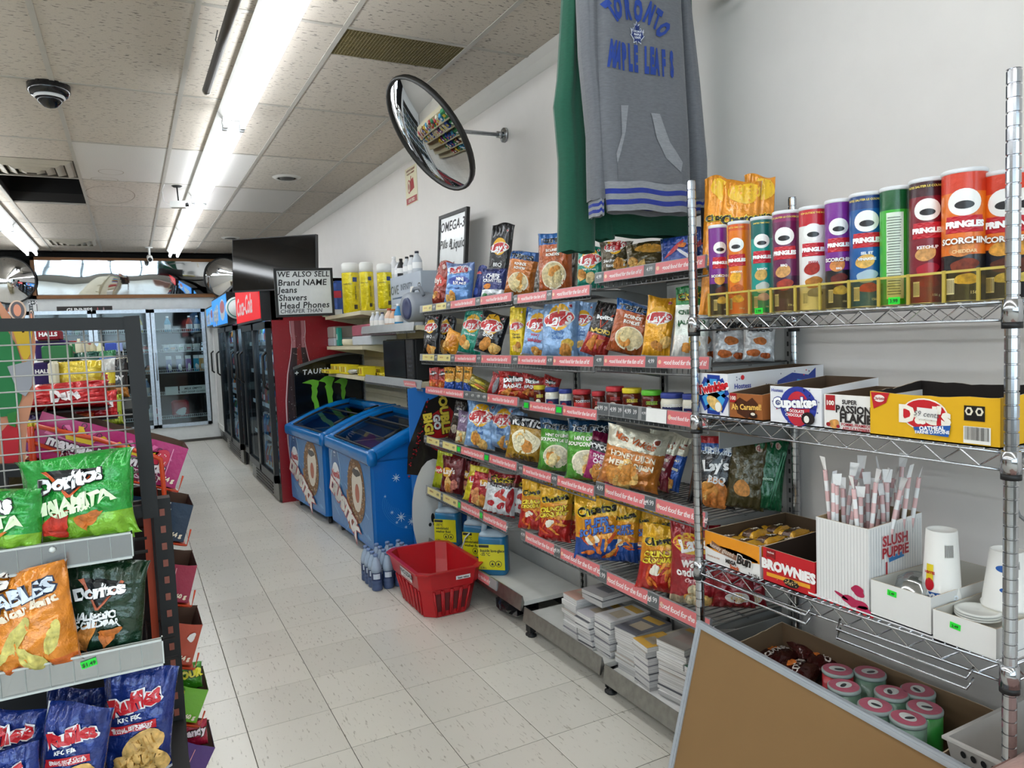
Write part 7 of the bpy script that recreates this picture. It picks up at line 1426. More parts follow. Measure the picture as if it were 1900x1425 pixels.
q = MB(); q.ell(FF, .01, -.0, .056, .05, '#2a3a9c', layer=1).ell(FF, .01, -.006, .036, .044, '#c8283a', layer=2).text(FF, 'Cupcakes', 0, .01, .034, '#ffffff', bold=.06, layer=4, rot=.06, out='#1f2f8c', ob=.12).text(FF, 'CHOCOLATE', .0, -.012, .01, '#ffffff', bold=.03, layer=4).text(FF, 'CHOCOLAT', .0, -.022, .01, '#ffffff', bold=.03, layer=4).ell(FF, .042, -.028, .02, .016, '#1a1216', layer=5).ell(FF, .038, -.03, .008, .009, '#f0ece4', layer=6).text(FF, 'Hostess', -.055, .038, .012, '#2a3a9c', layer=2)
for k in range(26): q.ell(FF, random.uniform(-.075, .075), random.uniform(-.045, .045), .0022, .0022, random.choice(['#2a3a7a', '#8a8a9a', '#c8283a']), layer=1, n=6, rings=1)
pr(t, q)
t, f, FF, SF = carton_open('snack_box', X0-.002, 1.66, 1.056, 1.192, zs(1, 1.12), .084, .09, '#ebe8e4:card', 'white box of fruit puff pastries with a red corner badge, second rack shelf')
q = MB(); q.rect(FF, -.05, .022, .026, .036, '#b01c24', layer=1, nx=1, ny=1).text(FF, '100', -.05, .022, .015, '#fff4e8', bold=.04, layer=3).text(FF, 'SUPER', .002, .026, .014, '#2a2424', bold=.03, layer=2).text(FF, 'PASSION', .012, .009, .024, '#2a2424', bold=.04, layer=2).text(FF, 'FLAKIE', .018, -.011, .028, '#2a2424', bold=.05, layer=2).text(FF, 'POMME-FRAMBOISE', .022, -.027, .0095, '#b01c2c', bold=.02, layer=2).text(FF, 'APPLE-RASPBERRY', .022, -.036, .0095, '#b01c2c', bold=.02, layer=2).ell(FF, -.04, -.028, .016, .01, '#d89a50:chip', layer=2, wob=.1).ell(FF, -.055, -.03, .006, .005, '#a01c24', layer=3).ell(FF, -.028, -.033, .005, .004, '#a01c24', layer=3); pr(t, q)
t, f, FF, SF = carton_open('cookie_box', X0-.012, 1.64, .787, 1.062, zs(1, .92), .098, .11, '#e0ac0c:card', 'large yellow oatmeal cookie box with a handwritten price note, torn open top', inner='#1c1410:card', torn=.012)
q = MB(); q.poly(FF, [(-.135, .047), (-.09, .047), (-.098, .025), (-.128, .01)], '#c01c28', layer=1, sub=0).ell(FF, -.114, .034, .013, .008, '#f4e8e0', layer=2).text(FF, 'Christie', -.114, .034, .009, '#a01c28', layer=3)
q.ell(FF, -.012, .006, .05, .034, '#f4eee0', layer=1).ell(FF, -.012, .006, .047, .031, '#c81c28', layer=2).text(FF, "Dad's", -.012, .006, .05, '#f4eee0', bold=.05, layer=3).poly(FF, [(-.035, -.022), (.045, -.012), (.04, -.036), (-.03, -.034)], '#1f5aa8', layer=4, sub=0).text(FF, 'OATMEAL', .006, -.021, .012, '#ffffff', bold=.04, rot=.08, layer=5).text(FF, "FARINE D'AVOINE", .006, -.029, .009, '#ffffff', bold=.03, rot=.08, layer=5)
q.rect(FF, -.004, .008, .044, .024, '#ece8e2:paper', layer=6, nx=1, ny=1, rot=-.04).text(FF, '59 cents', -.004, .008, .016, '#5a5a5e', bold=.0, shear=.2, rot=-.04, layer=8)
q.rect(FF, .09, .016, .04, .03, '#1a1a18', layer=1, nx=1, ny=1)
for k, x in enumerate((.08, .1)): q.ell(FF, x, .02, .008, .009, '#e8e0c8', layer=2, n=6).ell(FF, x, .02, .004, .005, '#1a1a18', layer=3, n=6)
q.rect(FF, .095, -.027, .052, .034, '#f2f0ea', layer=1, nx=1, ny=1)
for k in range(24): q.rect(FF, .072+.002*k, -.024, random.choice([.0007, .0012]), .026, '#1a1a1a', layer=2, nx=1, ny=1)
pr(t, q)
# third rack shelf ----------------------------------------------------------
MB().bx((1.462, .775, zs(2, 1.0)+.0005), (1.86, 1.24, zs(2, 1.0)+.004), '#e9e9ea:paper').build('shelf_liner', label='white paper liner lying on the third rack shelf under the straw box', cat='liner')
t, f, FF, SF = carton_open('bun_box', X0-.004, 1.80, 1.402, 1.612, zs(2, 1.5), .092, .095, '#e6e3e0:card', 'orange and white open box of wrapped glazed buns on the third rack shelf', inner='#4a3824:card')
q = MB(); q.rect(FF, 0, .022, .21, .048, '#e8941c:print', layer=0, nx=1, ny=1).ell(FF, .0, .002, .1, .012, '#e8941c:print', layer=0); q.poly(FF, [(-.075, .022), (-.04, .01), (.03, .0), (.02, -.014), (-.035, -.008), (-.078, .002)], '#8a6450', layer=2, sub=0).text(FF, 'honey glazed', -.035, .005, .018, '#f0e4d4', bold=.0, shear=.2, rot=-.12, layer=3).text(FF, 'Bun', .052, -.006, .034, '#1d1512', bold=.05, shear=.2, layer=5, out='#f4f0ea', ob=.12).text(FF, 'MEGA', .0, -.023, .015, '#1d1512', bold=.06, layer=4).text(FF, 'Snack', .014, -.035, .015, '#c0501c', bold=.06, layer=4).text(FF, '9 x 142 g', .085, -.037, .01, '#1d1512', bold=.02, layer=2).text(FF, 'brioche au miel', -.07, -.025, .008, '#c08a6a', layer=2); pr(t, q)
q = MB(); q.rect(SF, 0, .022, .32, .048, '#e0901c:print', layer=0, nx=1, ny=1); pr(t, q)
g = random.Random(12)
for k in range(9):
    x = 1.52+(k % 3)*.1; y = 1.44+(k//3)*.065; c = np.array([x, y, zs(2, 1.5)+.06+.004*(k % 2)]); B, q = make_bag(.085, .058, .03, 500+k, np.column_stack([np.array([1, .15*g.uniform(-1, 1), 0]), np.array([0, 0, -1.]), np.array([0, 1, 0.]), c-np.array([0, .03, 0])]), [(.25, '#d8a020:foil'), (.75, '#5a3a24:foil'), (1, '#d8a020:foil')], back='same', nu=12, nv=12)
    q.text(B, 'Bun', 0, 0, .02, '#e8e0d0', bold=.03); q.build('wrapped_bun', label='wrapped bun in yellow and brown film inside the orange and white box', cat='bun', group='wrapped buns in the open box')
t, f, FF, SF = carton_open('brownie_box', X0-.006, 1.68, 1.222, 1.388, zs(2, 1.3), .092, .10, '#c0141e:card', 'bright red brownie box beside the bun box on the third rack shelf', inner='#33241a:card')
q = MB(); q.text(FF, 'BROWNiES', .0, .004, .034, '#f6f0ee', bold=.07, layer=2, track=.01, rot=.0).poly(FF, [(-.07, .044), (-.04, .044), (-.04, .02), (-.055, .026), (-.07, .02)], '#8a0e16', layer=1, sub=0).text(FF, 'vachon', -.055, .037, .008, '#f4e0dc', layer=2).rect(FF, .0, -.022, .14, .01, '#e8a020', layer=1, nx=1, ny=1, rot=.03).ell(FF, .012, -.028, .026, .011, '#1a0e0c:chip', layer=3, n=8)
for k in range(24): q.ell(FF, random.uniform(-.008, .032), random.uniform(-.032, -.02), .002, .0015, '#e0c080', layer=4, n=5, rings=1)
for k in range(12): q.ell(FF, random.uniform(-.07, .07), random.uniform(-.042, .04), .0012, .0012, '#f0c080', layer=1, n=5, rings=1)
pr(t, q)
# straw box
z0_ = zs(2, 1.15)
t, f, FF, SF = carton_open('straw_box', X0-.006, 1.66, 1.073, 1.216, z0_, .205, .215, '#e2e1df:card', 'tall white striped carton printed with red lettering, full of wrapped straws', inner='#a8926c:card')
q = MB()
for k in range(17): q.rect(FF, -.068+.0085*k, 0, .0009, .2, '#b8b8b8', layer=0, nx=1, ny=1)
q.ell(FF, .045, -.05, .018, .012, '#b0124a', layer=2, wob=.15, seed=5).ell(FF, .035, -.08, .03, .013, '#b0124a', layer=2, wob=.2, seed=7).ell(FF, .0, -.074, .02, .004, '#b0124a', rot=-.3, layer=2).ell(FF, .06, -.09, .016, .01, '#b0124a', layer=2, wob=.2, seed=3)
for k in range(9): q.poly(FF, [(-.07+.018*k, -.1025), (-.061+.018*k, -.1025), (-.055+.018*k, -.094), (-.064+.018*k, -.094)], '#c0182a', layer=2, sub=0)
pr(t, q)
q = MB()
for k in range(20): q.rect(SF, -.09+.0095*k, 0, .0009, .2, '#9aa4ac', layer=0, nx=1, ny=1)
q.text(SF, 'SLUSH', -.005, .066, .033, '#a81c2c', bold=.03, layer=3, out='#e8c8c8', ob=.07).text(SF, 'PUPPiE', -.005, .038, .033, '#a81c2c', bold=.03, layer=3, out='#e8c8c8', ob=.07).rect(SF, .0, .022, .055, .013, '#3a7ab4', layer=2, nx=1, ny=1, rot=.1)
q.ell(SF, -.035, -.055, .03, .022, '#6aa0c8', layer=2).rect(SF, -.035, -.078, .05, .03, '#d8b83c', layer=2, nx=1, ny=1).rect(SF, -.035, -.06, .066, .006, '#c8ccd0', layer=3, nx=1, ny=1, rot=.15).rect(SF, -.035, -.015, .006, .06, '#b8323c', layer=1, nx=1, ny=1)
pr(t, q)
g = random.Random(77)
for k in range(30):
    x = g.uniform(1.49, 1.64); y = g.uniform(1.09, 1.2); tx, ty = g.uniform(-.03, .07), g.uniform(-.05, .025); L_ = g.uniform(.27, .345)
    if k == 0: x, y, tx, ty = 1.485, 1.185, .0, -.004; L_ = .31
    d = np.array([tx, ty, .33]); d /= np.linalg.norm(d); a = np.array([x, y, z0_+.012]); b_ = a+d*L_
    t = thing('wrapped_straw', tuple(a), 'paper-wrapped red and white striped straw standing alone at the front left of the straw box' if k == 0 else 'paper-wrapped red and white striped straw in the bunch in the tall carton', 'straw', 'wrapped straws')
    q = MB(); sd = np.cross(d, (0, 0, 1.)); sd /= np.linalg.norm(sd); n2 = np.cross(d, sd)
    for i in range(12):
        p0 = a+d*(L_*.9*i/12); p1 = a+d*(L_*.9*(i+1)/12); q.tube([p0, p1], .0054, '#f0c0c0:paper' if i % 2 else '#ffffff:paper', n=6, cap=False)
    q.tube([a+d*L_*.0, a+d*L_*.9], .0072, mat('#ffffff', 'clear', thin=.14, r=.4), n=6, cap=False); q.build('straw_tube', parent=t)
    e0 = a+d*L_*.9; MB().add([e0-sd*.008, e0+sd*.008, b_+sd*.011+n2*.006, b_-sd*.011+n2*.002], [(0, 1, 2, 3)], '#f8f7f6:paper').build('wrapper_end', parent=t)
# white boxes with cups and lids
def wbox(x0, x1, y0, y1, z, h, lab):
    t, f, FF, SF = carton_open('paper_box', x0, x1, y0, y1, z, h, h, '#dddcd9:card', lab, inner='#c9c6bd:card', th=.002); return t, FF
zb_ = zs(2, 1.0)+.004
t, FF = wbox(X0-.008, 1.75, .925, 1.066, zb_, .083, 'open white cardboard box holding an upturned paper cup, with a green price sticker')
q = MB(); q.rect(FF, -.018, .024, .022, .013, '#22e03a', nx=1, ny=1, layer=1, rot=-.05).text(FF, '2.49', -.018, .024, .008, '#143014', bold=.02, layer=3); pr(t, q)
t, FF = wbox(X0-.012, 1.70, .792, .918, zb_-.004, .066, 'smaller open white cardboard box holding plastic lids and a stack of cups')
q = MB(); q.rect(FF, -.016, .012, .022, .013, '#22e03a', nx=1, ny=1, layer=1, rot=-.08).text(FF, '2.49', -.016, .012, .008, '#143014', bold=.02, layer=3); pr(t, q)
def cup(u, yt, yb_, X, lab, r0=.042, r1=.031, z=None, stack=0, h=None, deco=0):
    P = onX(u, yb_, X); z = P[2] if z is None else z; Pt = onX(u, yt, X); h = h or Pt[2]-z
    t = thing('paper_cup', (P[0], P[1], z), lab, 'paper cup')
    c = (P[0], P[1], z); q = MB().lathe(c, [(r0+.002, 0), (r0+.003, .004), (r0, .008), (r1, h), (r1-.003, h), (r1-.003, h-.006), (.0005, h-.006)], '#e6e4df:paper', 28, cap=False)
    mp = Cyl(c, r0, math.atan2(-P[1], -P[0]), r1=r1, h=h)
    q.rect(mp, .016, h*.8, .02, h*.15, '#e4e2de', nx=6, ny=1)
    for k in range(10): q.rect(mp, .007+.002*k, h*.8, .0009, h*.13, '#2a2a2a', nx=1, ny=1, layer=1)
    if deco == 0:
        q.text(mp, 'ORIGINAL', .0, h*.3, .014, '#e8eef4', bold=.05, rot=PI, layer=4).rect(mp, 0, h*.3, .05, h*.08, '#1f5aa8', nx=8, ny=1, layer=2).text(mp, 'PUPPIE', .0, h*.2, .022, '#b81c2c', bold=.06, rot=PI, layer=3)
        q.rect(mp, -.024, h*.55, .016, h*.18, '#e8d02a', nx=4, ny=2, layer=2).ell(mp, -.024, h*.42, .01, h*.07, '#c81c2c', layer=2).text(mp, 'SLUSH', -.024, h*.55, .008, '#c81c2c', bold=.05, rot=PI, layer=4)
    else: q.ell(mp, -.004, h*.72, .018, h*.06, '#1f5aa8', layer=1).ell(mp, .004, h*.55, .007, h*.04, '#c8202c', layer=2).ell(mp, .002, h*.36, .014, h*.05, '#1f5aa8', layer=1)
    q.build('cup_wall', parent=t)
    return t
cup(1747, 982, 1100, 1.56, 'upturned white paper cup with blue and red print inside the larger white box', z=zb_+.004, deco=0)
P = onX(1868, 1100, 1.60)
for k in range(6):
    z = zb_+.004+.0115*k; r0 = .047-.0004*k
    if k < 5: MB().lathe((P[0], P[1], z), [(r0, 0), (r0+.002, .003), (r0, .007), (r0-.003, .03), (r0-.005, .03), (r0-.004, .002)], '#dcd8cc:paper', 28, cap=False).build('paper_cup', label='cream paper cup in the stack behind the near chrome post, only its rim showing', cat='paper cup', group='stacked cups behind the post')
cup(1868, 965, 1100, 1.60, 'topmost upturned paper cup of the stack behind the near chrome post', z=zb_+.062, r0=.045, r1=.031, h=.12, deco=1)
clearm = mat('#e6ecef', 'clear', thin=.3, r=.08)
P = onX(1700, 1090, 1.54); MB().lathe((P[0], P[1], zb_+.055), [(.045, 0), (.046, .004), (.043, .008), (.038, .03), (.02, .042), (.006, .044)], clearm, 28, cap=False).build('plastic_dome', label='clear plastic dome lid lying in the larger white box in front of the cup', cat='lid')
P = onX(1740, 1095, 1.53); MB().lathe((P[0], P[1], zb_+.03), [(.04, 0), (.041, .004), (.038, .008), (.034, .026), (.018, .036)], clearm, 28, cap=False).build('plastic_dome', label='second clear plastic dome lid, lower and nearer the box edge', cat='lid')
P = onX(1815, 1150, 1.54)
for k in range(3): MB().lathe((P[0], P[1], zb_+.045+.005*k), [(.043, 0), (.044, .003), (.036, .004), (.034, .002), (.002, .003)], mat('#dcdcd6', 'plain', r=.2), 28, cap=False).build('plastic_disc', label=['lowest', 'middle', 'topmost'][k]+' translucent flat lid in the smaller white box', cat='lid', group='flat lids in the smaller white box')
MB().tube([(1.85, .86, 1.16), (1.86, .93, 1.12), (1.86, .99, 1.03), (1.86, .96, .94), (1.86, .88, .88), (1.86, .8, .86)], .004, '#8a8a8a:plain', n=6).build('cable', label='grey cable looping down the wall behind the wire rack', cat='cable')
# fourth shelf: cardboard tray with cans and brown packets
z4 = .415
t, f, FF, SF = carton_open('cardboard_tray', 1.415, 1.655, .885, 1.50, z4, .10, .125, '#6a5440:card', 'low brown cardboard tray with pink-lidded cans and maroon snack packets', inner='#6e573f:card', torn=.01)
for i, (u, v) in enumerate(((1554, 1242), (1614, 1247), (1566, 1272), (1654, 1284), (1703, 1280), (1624, 1308), (1716, 1312), (1685, 1332))):
    P = onZ(u, v, .535); c = (P[0], P[1], z4+.004); hh = .535-z4-.004; t = thing('small_snack_can', c, ['small can with pink lid, farthest left at the back of the tray', 'small can with pink lid, second in the back row', 'small can with pink lid in front of the farthest left one', 'small can with pink lid in the centre of the group', 'small can with pink lid, rightmost in the back row', 'small can with pink lid, front row, left of the green can', 'small green can with pink lid at the right end of the group', 'small can with pink lid, nearest the corkboard edge'][i], 'snack can', 'small pink-lidded cans in the tray')
    R_ = .0365; col = '#2f8f3a:print' if i in (6,) else ('#b01c28:print' if i == 0 else '#5f7f6c:print')
    MB().lathe(c, [(R_*.97, 0), (R_, .003), (R_, hh-.008)], col, 26).build('can_body', parent=t)
    q = MB().lathe((c[0], c[1], z4+.004+hh-.009), [(R_*1.03, 0), (R_*1.04, .002), (R_*1.04, .007), (R_*.96, .009)], '#8f9a96:plain', 26)
    q2 = Flat((c[0], c[1], z4+.004+hh), (math.sin(.8), -math.cos(.8), 0), (math.cos(.8), math.sin(.8), 0)); q.ell(q2, 0, 0, R_*.95, R_*.95, '#b0566a:print', layer=0).ell(q2, 0, .002, R_*.55, R_*.42, '#c9ccc8:print', rot=.3*i, layer=1).ell(q2, .004*math.cos(i), -.002, R_*.32, R_*.15, '#2a2c30:print', rot=.5*i, layer=2); q.build('lid', parent=t)
for i, (u, v) in enumerate(((1440, 1200), (1480, 1232), (1530, 1215), (1500, 1195))):
    P = onZ(u, v, .49); a = .4*i
    ex_ = np.array([math.cos(a), math.sin(a), 0.]); ey_ = np.array([-math.sin(a), math.cos(a), 0.])
    B, q = make_bag(.13, .10, .045, 700+i, np.column_stack([ex_, np.array([0, 0, -1.]), ey_, np.array([P[0], P[1], .455+.008*i])-ey_*.05]), D['mar'][0], back='same', nu=16, nv=16); D['mar'][1](q, B, .13, .10, i); q.build('snack_packet', label=['maroon snack packet at the far end of the cardboard tray', 'maroon snack packet nearest the small cans', 'maroon snack packet at the back of the tray beside the cans', 'maroon snack packet lying on top of the others'][i], cat='snack packet', group='maroon packets in the tray')
# perforated basket
t = thing('plastic_basket', (1.56, .81, z4), 'white perforated plastic basket at the lower right of the wire rack', 'basket'); wh_ = mat('#b9b5b0', 'plain')
q = MB(); bb = (1.47, .70, 1.72, .865)
def rg2(z, k): return [(bb[0]-k, bb[1]-k, z), (bb[2]+k, bb[1]-k, z), (bb[2]+k, bb[3]+k, z), (bb[0]-k, bb[3]+k, z)]
q.loft([rg2(z4+.003, 0), rg2(z4+.13, .02), rg2(z4+.13, .026), rg2(z4+.136, .026), rg2(z4+.136, .017), rg2(z4+.006, -.004)], wh_, cap=False).add(rg2(z4+.006, -.004), [(0, 1, 2, 3)], wh_); q.build('basket_body', parent=t)
q = MB()
for i in range(7):
    for j in range(4): q.ell(Flat((bb[0]-.006-.0045*j, .85, z4+.035+.026*j), (0, -1, 0), (-.15, 0, 1)), .02*i, 0, .0058, .0078, '#17181a:matte', n=12, rings=1)
    for j in range(4): q.ell(Flat((1.70, bb[3]+.006+.0045*j, z4+.035+.026*j), (-1, 0, 0), (0, .15, 1)), -.033*i+.2-.2, 0, .0058, .0078, '#17181a:matte', n=12, rings=1)
q.build('side_holes', parent=t, kind='stuff')
# corkboard leaning in front
t = thing('corkboard', (1.36, 1.15, 0), 'brown hardboard panel in an aluminium frame leaning against the wire rack', 'board')
tl = np.array([1.412, 1.60, .57]); bl_ = np.array([1.275, 1.60, .0]); ey_ = (tl-bl_)/np.linalg.norm(tl-bl_); ex_ = np.array([0, -1., -.052]); ex_ /= np.linalg.norm(ex_); n_ = np.cross(ex_, ey_); n_ /= np.linalg.norm(n_); ey_ = np.cross(n_, ex_); Hb = np.linalg.norm(tl-bl_); Wb = .95
c = (tl+bl_)/2+ex_*Wb/2; Rm = np.stack([ex_, ey_, n_], 1)
MB().box(c, (Wb-.02, Hb-.02, .008), '#8a6a42:card', rot=Rm).build('panel', parent=t)
alf = mat('#a9afb6', 'plain', r=.3)
for (cx_, cy_, w_, h_) in ((0, Hb/2-.009, Wb, .018), (0, -Hb/2+.009, Wb, .018), (-Wb/2+.009, 0, .018, Hb-.036), (Wb/2-.009, 0, .018, Hb-.036)): MB().box(c+ex_*cx_+ey_*cy_, (w_, h_, .017), alf, rot=Rm).box(c+ex_*cx_+ey_*cy_+n_*.009, (w_*.985 if w_ > h_ else w_*.4, h_*.4 if w_ > h_ else h_, .003), alf, rot=Rm).build('frame_bar', parent=t)
# pinkish padded bag at the lower right corner of the picture
A_ = onZ(1762, 1432, .60); B_ = onZ(1915, 1360, .60); d_ = np.array([B_[1]-A_[1], -(B_[0]-A_[0]), 0]); d_ /= np.linalg.norm(d_); d_ = d_ if d_ @ A_ < 0 else -d_
e_ = (B_-A_)/np.linalg.norm(B_-A_); A_ = A_-e_*.12; B_ = B_+e_*.12; V = []; n = 14
for i in range(n+1):
    for j in range(n+1): s, w_ = i/n, j/n; p = A_+(B_-A_)*s+d_*.3*w_; V.append((p[0], p[1], p[2]+.004*math.sin(9*s)-.03*max(0, .12-w_)/.12))
q = MB().add(V, [(i*(n+1)+j, i*(n+1)+j+1, (i+1)*(n+1)+j+1, (i+1)*(n+1)+j) for i in range(n) for j in range(n)], '#b58f85:fabric', True)
q.add([A_-[0, 0, .03], B_-[0, 0, .03], B_-[0, 0, .6], A_-[0, 0, .6], A_+d_*.3, B_+d_*.3, B_+d_*.3-[0, 0, .6], A_+d_*.3-[0, 0, .6]], [(0, 1, 2, 3), (5, 4, 7, 6), (1, 5, 6, 2), (4, 0, 3, 7)], '#a8857c:fabric')
q.build('fabric_stool', label='dusty pink fabric-topped stool seat cut off at the lower right corner', cat='stool')
# ------------------------------------------------------------------ END-OF-AISLE DISPLAY WITH WIRE GRID TOPPER (left foreground)
YE = 1.36; YT = 1.27
bk = mat('#0c0c0d', 'plain', r=.6)
def EY(u, v, Y=YE): return onY(u, v, Y)
t = thing('snack_display', (-.12, 1.5, 0), 'black metal snack display with clear shelf rails and a wire-grid topper at the left', 'display stand')
def barq(P0, P1, w, d, nm='frame_bar', m=bk, par=None):
    P0 = np.array(P0); P1 = np.array(P1); e = (P1-P0)/np.linalg.norm(P1-P0); s = np.cross(e, (0, 1., 0)); s /= np.linalg.norm(s); Rm = np.stack([e, np.array([0, 1., 0]), np.cross(e, (0, 1., 0))], 1)
    return MB().box((P0+P1)/2, (np.linalg.norm(P1-P0)+w, d, w), m, rot=Rm).build(nm, parent=par or t)
a = EY(-260, 607); b = EY(240, 600); c_ = EY(279, 946); d_ = EY(-260, 868)
barq(a, b, .020, .016); barq(b+np.array([.004, -.001, 0]), c_+np.array([0, -.001, 0]), .024, .019); barq(onY(-260, 880, YE+.1), onY(190, 868, YE+.1), .022, .012, m=bk)
barq(c_-np.array([.2, 0, 0]), c_, .020, .014)
# wire grid
wires = mat('#a9a5a0', 'plain', r=.3); g0 = EY(-200, 615, YE+.012); g1 = EY(272, 935, YE+.012); q = MB()
gx0, gx1 = -.36, .008; gz0, gz1 = 1.165, 1.462; ct = 0
x = gx1
while x > gx0: q.tube([(x, YE+.012, gz0), (x, YE+.012, gz1)], .0013, wires, n=5); x -= .0245
z = gz0
while z < gz1: q.tube([(gx0, YE+.010, z), (gx1+.004, YE+.010, z)], .0013, wires, n=5); z += .0245
q.build('wire_grid', parent=t)
# posts and back
for x in (.030,):
    MB().bx((x-.014, YE+.03, 0), (x+.014, YE+.06, 1.16), bk).build('upright', parent=t)
    q = MB()
    for k in range(22): q.bx((x-.004, YE+.0285, .5+.03*k), (x+.004, YE+.03, .512+.03*k), '#8a4a3a:plain')
    q.build('upright_slots', parent=t)
MB().bx((-.36, YE+.2, .3), (.02, YE+.204, 1.13), mat('#1a1a1c', 'plain')).build('back_panel', parent=t)
MB().bx((.0, YE+.06, .3), (.012, YE+.2, 1.14), mat('#c4461c', 'plain')).build('side_panel', parent=t)
pls = mat('#aab0ac', 'clear', thin=.5, r=.25); pe = mat('#c8cdc9', 'plain', r=.2)
for (vt0, vb0, ur, vt1, vb1, Y, dk) in ((1017, 1054, 245, 985, 1034, YT, 1.085), (1256, 1306, 302, 1183, 1232, YT-.03, .9)):
    A = onY(ur, vt1, Y); B = onY(ur, vb1, Y); xr = A[0]; xl = -.42; zt, zbm = A[2], B[2]
    q = MB().bx((xl, Y-.003, zbm), (xr, Y, zt), pls); r_ = q.build('clear_rail', parent=t)
    q = MB().bx((xl, Y-.006, zt-.003), (xr, Y+.004, zt), pe).bx((xl, Y-.006, zbm), (xr, Y, zbm+.003), pe).bx((xr-.002, Y-.006, zbm), (xr, Y+.01, zt), pe)
    for k in range(14): q.bx((xr-.03*k-.001, Y-.0045, zbm), (xr-.03*k, Y-.003, zt), mat('#9aa09c', 'plain'))
    q.build('rail_edges', parent=r_, origin=r_['_o'])
    wire_b = MB()
    for k in range(20): wire_b.tube([(xl+(xr-xl)*k/19, Y+.002, zbm+.006), (xl+(xr-xl)*k/19, Y+.2, zbm+.006)], .0016, bk, n=5)
    for k in range(3): wire_b.tube([(xl, Y+.005+.09*k, zbm+.005), (xr+.02, Y+.005+.09*k, zbm+.005)], .0028, bk, n=5)
    wire_b.build('wire_shelf', parent=t)
P = onY(165, 1231, YT-.035); q = MB().box(P, (.021, .001, .011), '#22e03a:print', rot=np.array([[.98, 0, -.17], [0, 1, 0], [.17, 0, .98]])); q.text(Flat(P-np.array([0, .0006, 0]), (.98, 0, .13), (-.13, 0, .98)), '$1.49', 0, 0, .008, '#143014', bold=.02); q.build('price_sticker', label='neon green price sticker on the lower clear rail of the left display', cat='price sticker')
P = onY(97, 1018, YT-.005); rock2 = MB().lathe((P[0], P[1]-.001, P[2]-.006), [(.001, 0), (.005, .003), (.004, .007), (.001, .009)], '#dfe4e0:plain', 8).build('tape_scrap', label='small torn white tape scrap on the upper clear rail', cat='tape scrap')
GE = 'snack bags on the left display'
bag(62, 246, 838, 1010, 0, onY(150, 1010, YT+.035)[2], 'dina', 'bright green tortilla chip bag with a black triangle, front centre of the top tray', 72, -4, group=GE, planeY=YT+.035, t=.34)
bag(178, 250, 868, 1000, 0, onY(220, 1000, YT+.085)[2], 'dina', 'bright green tortilla chip bag behind and right of the front one', 74, 2, group=GE, planeY=YT+.085, t=.34)
bag(-110, 72, 905, 1030, 0, onY(-20, 1030, YT+.04)[2], 'dina', 'bright green tortilla chip bag cut off by the left picture edge', 70, 3, group=GE, planeY=YT+.04, t=.34)
bag(128, 272, 1040, 1225, 0, onY(200, 1218, YT+.02)[2], 'jal', 'dark green jalapeño tortilla chip bag on the middle tray', 72, 4, group=GE, planeY=YT+.02, t=.34)
bag(-75, 138, 1048, 1262, 0, onY(40, 1258, YT+.0)[2], 'snap', 'orange bag of lattice potato snacks on the middle tray', 74, -6, group=GE, planeY=YT+.0, t=.34)
bag(85, 160, 1055, 1240, 0, onY(130, 1235, YT+.07)[2], 'snap', 'orange snack bag behind the front orange one, middle tray', 74, 5, group=GE, planeY=YT+.07, t=.34)
bag(200, 330, 1240, 1440, 0, onY(265, 1440, YT-.01)[2], 'ruf', 'blue ridged chip bag at the right end of the bottom tray', 74, 5, group=GE, planeY=YT-.01, t=.36)
bag(78, 212, 1300, 1500, 0, onY(150, 1500, YT-.06)[2], 'ruf', 'blue ridged chip bag in front, middle of the bottom tray', 76, 10, group=GE, planeY=YT-.06, t=.36)
bag(95, 200, 1276, 1440, 0, onY(150, 1440, YT+.04)[2], 'ruf', 'blue ridged chip bag behind the middle ones, bottom tray', 74, 4, group=GE, planeY=YT+.04, t=.36)
bag(-60, 92, 1300, 1480, 0, onY(30, 1480, YT-.01)[2], 'ruf', 'blue ridged chip bag tilted at the left of the bottom tray', 74, 14, group=GE, planeY=YT-.01, t=.36)
bag(-40, 84, 1388, 1560, 0, onY(20, 1560, YT-.09)[2], 'ruf', 'blue ridged chip bag cut off at the lower left corner', 76, -6, group=GE, planeY=YT-.09, t=.36)
z3 = onY(100, 1440, YT)[2]-.02
MB().bx((-.42, YT-.12, z3-.004), (.04, YE+.2, z3), bk).build('bottom_tray', parent=t)
# ------------------------------------------------------------------ ORANGE CANDY RACK BEHIND IT
orr = mat('#c8431a', 'plain', r=.3); YK = 1.62
t = thing('candy_rack', (-.02, 1.7, 0), 'orange wire rack with slanted candy boxes facing the aisle', 'rack')
ou = lambda u, v, Y=YK-.03: onY(u, v, Y)
MB().tube([ou(65, 790), ou(180, 815), ou(284, 846), ou(298, 852), ou(300, 866), ou(305, 920), ou(322, 1140), ou(346, 1430), ou(350, 1500)], .0045, orr, n=8).build('front_tube', parent=t)
MB().tube([ou(56, 792, YK), ou(62, 860, YK), ou(66, 1100, YK)], .006, orr, n=8).build('rear_tube', parent=t)
MB().tube([ou(45, 815, YK), ou(120, 842, YK), ou(165, 858, YK)], .004, orr, n=6).build('side_tube', parent=t)
MB().bx((.01, YK+.03, .1), (.03, YK+.05, 1.2), orr).bx((.0, YK+.0, .1), (.012, YK+.14, 1.15), orr).build('upright', parent=t)
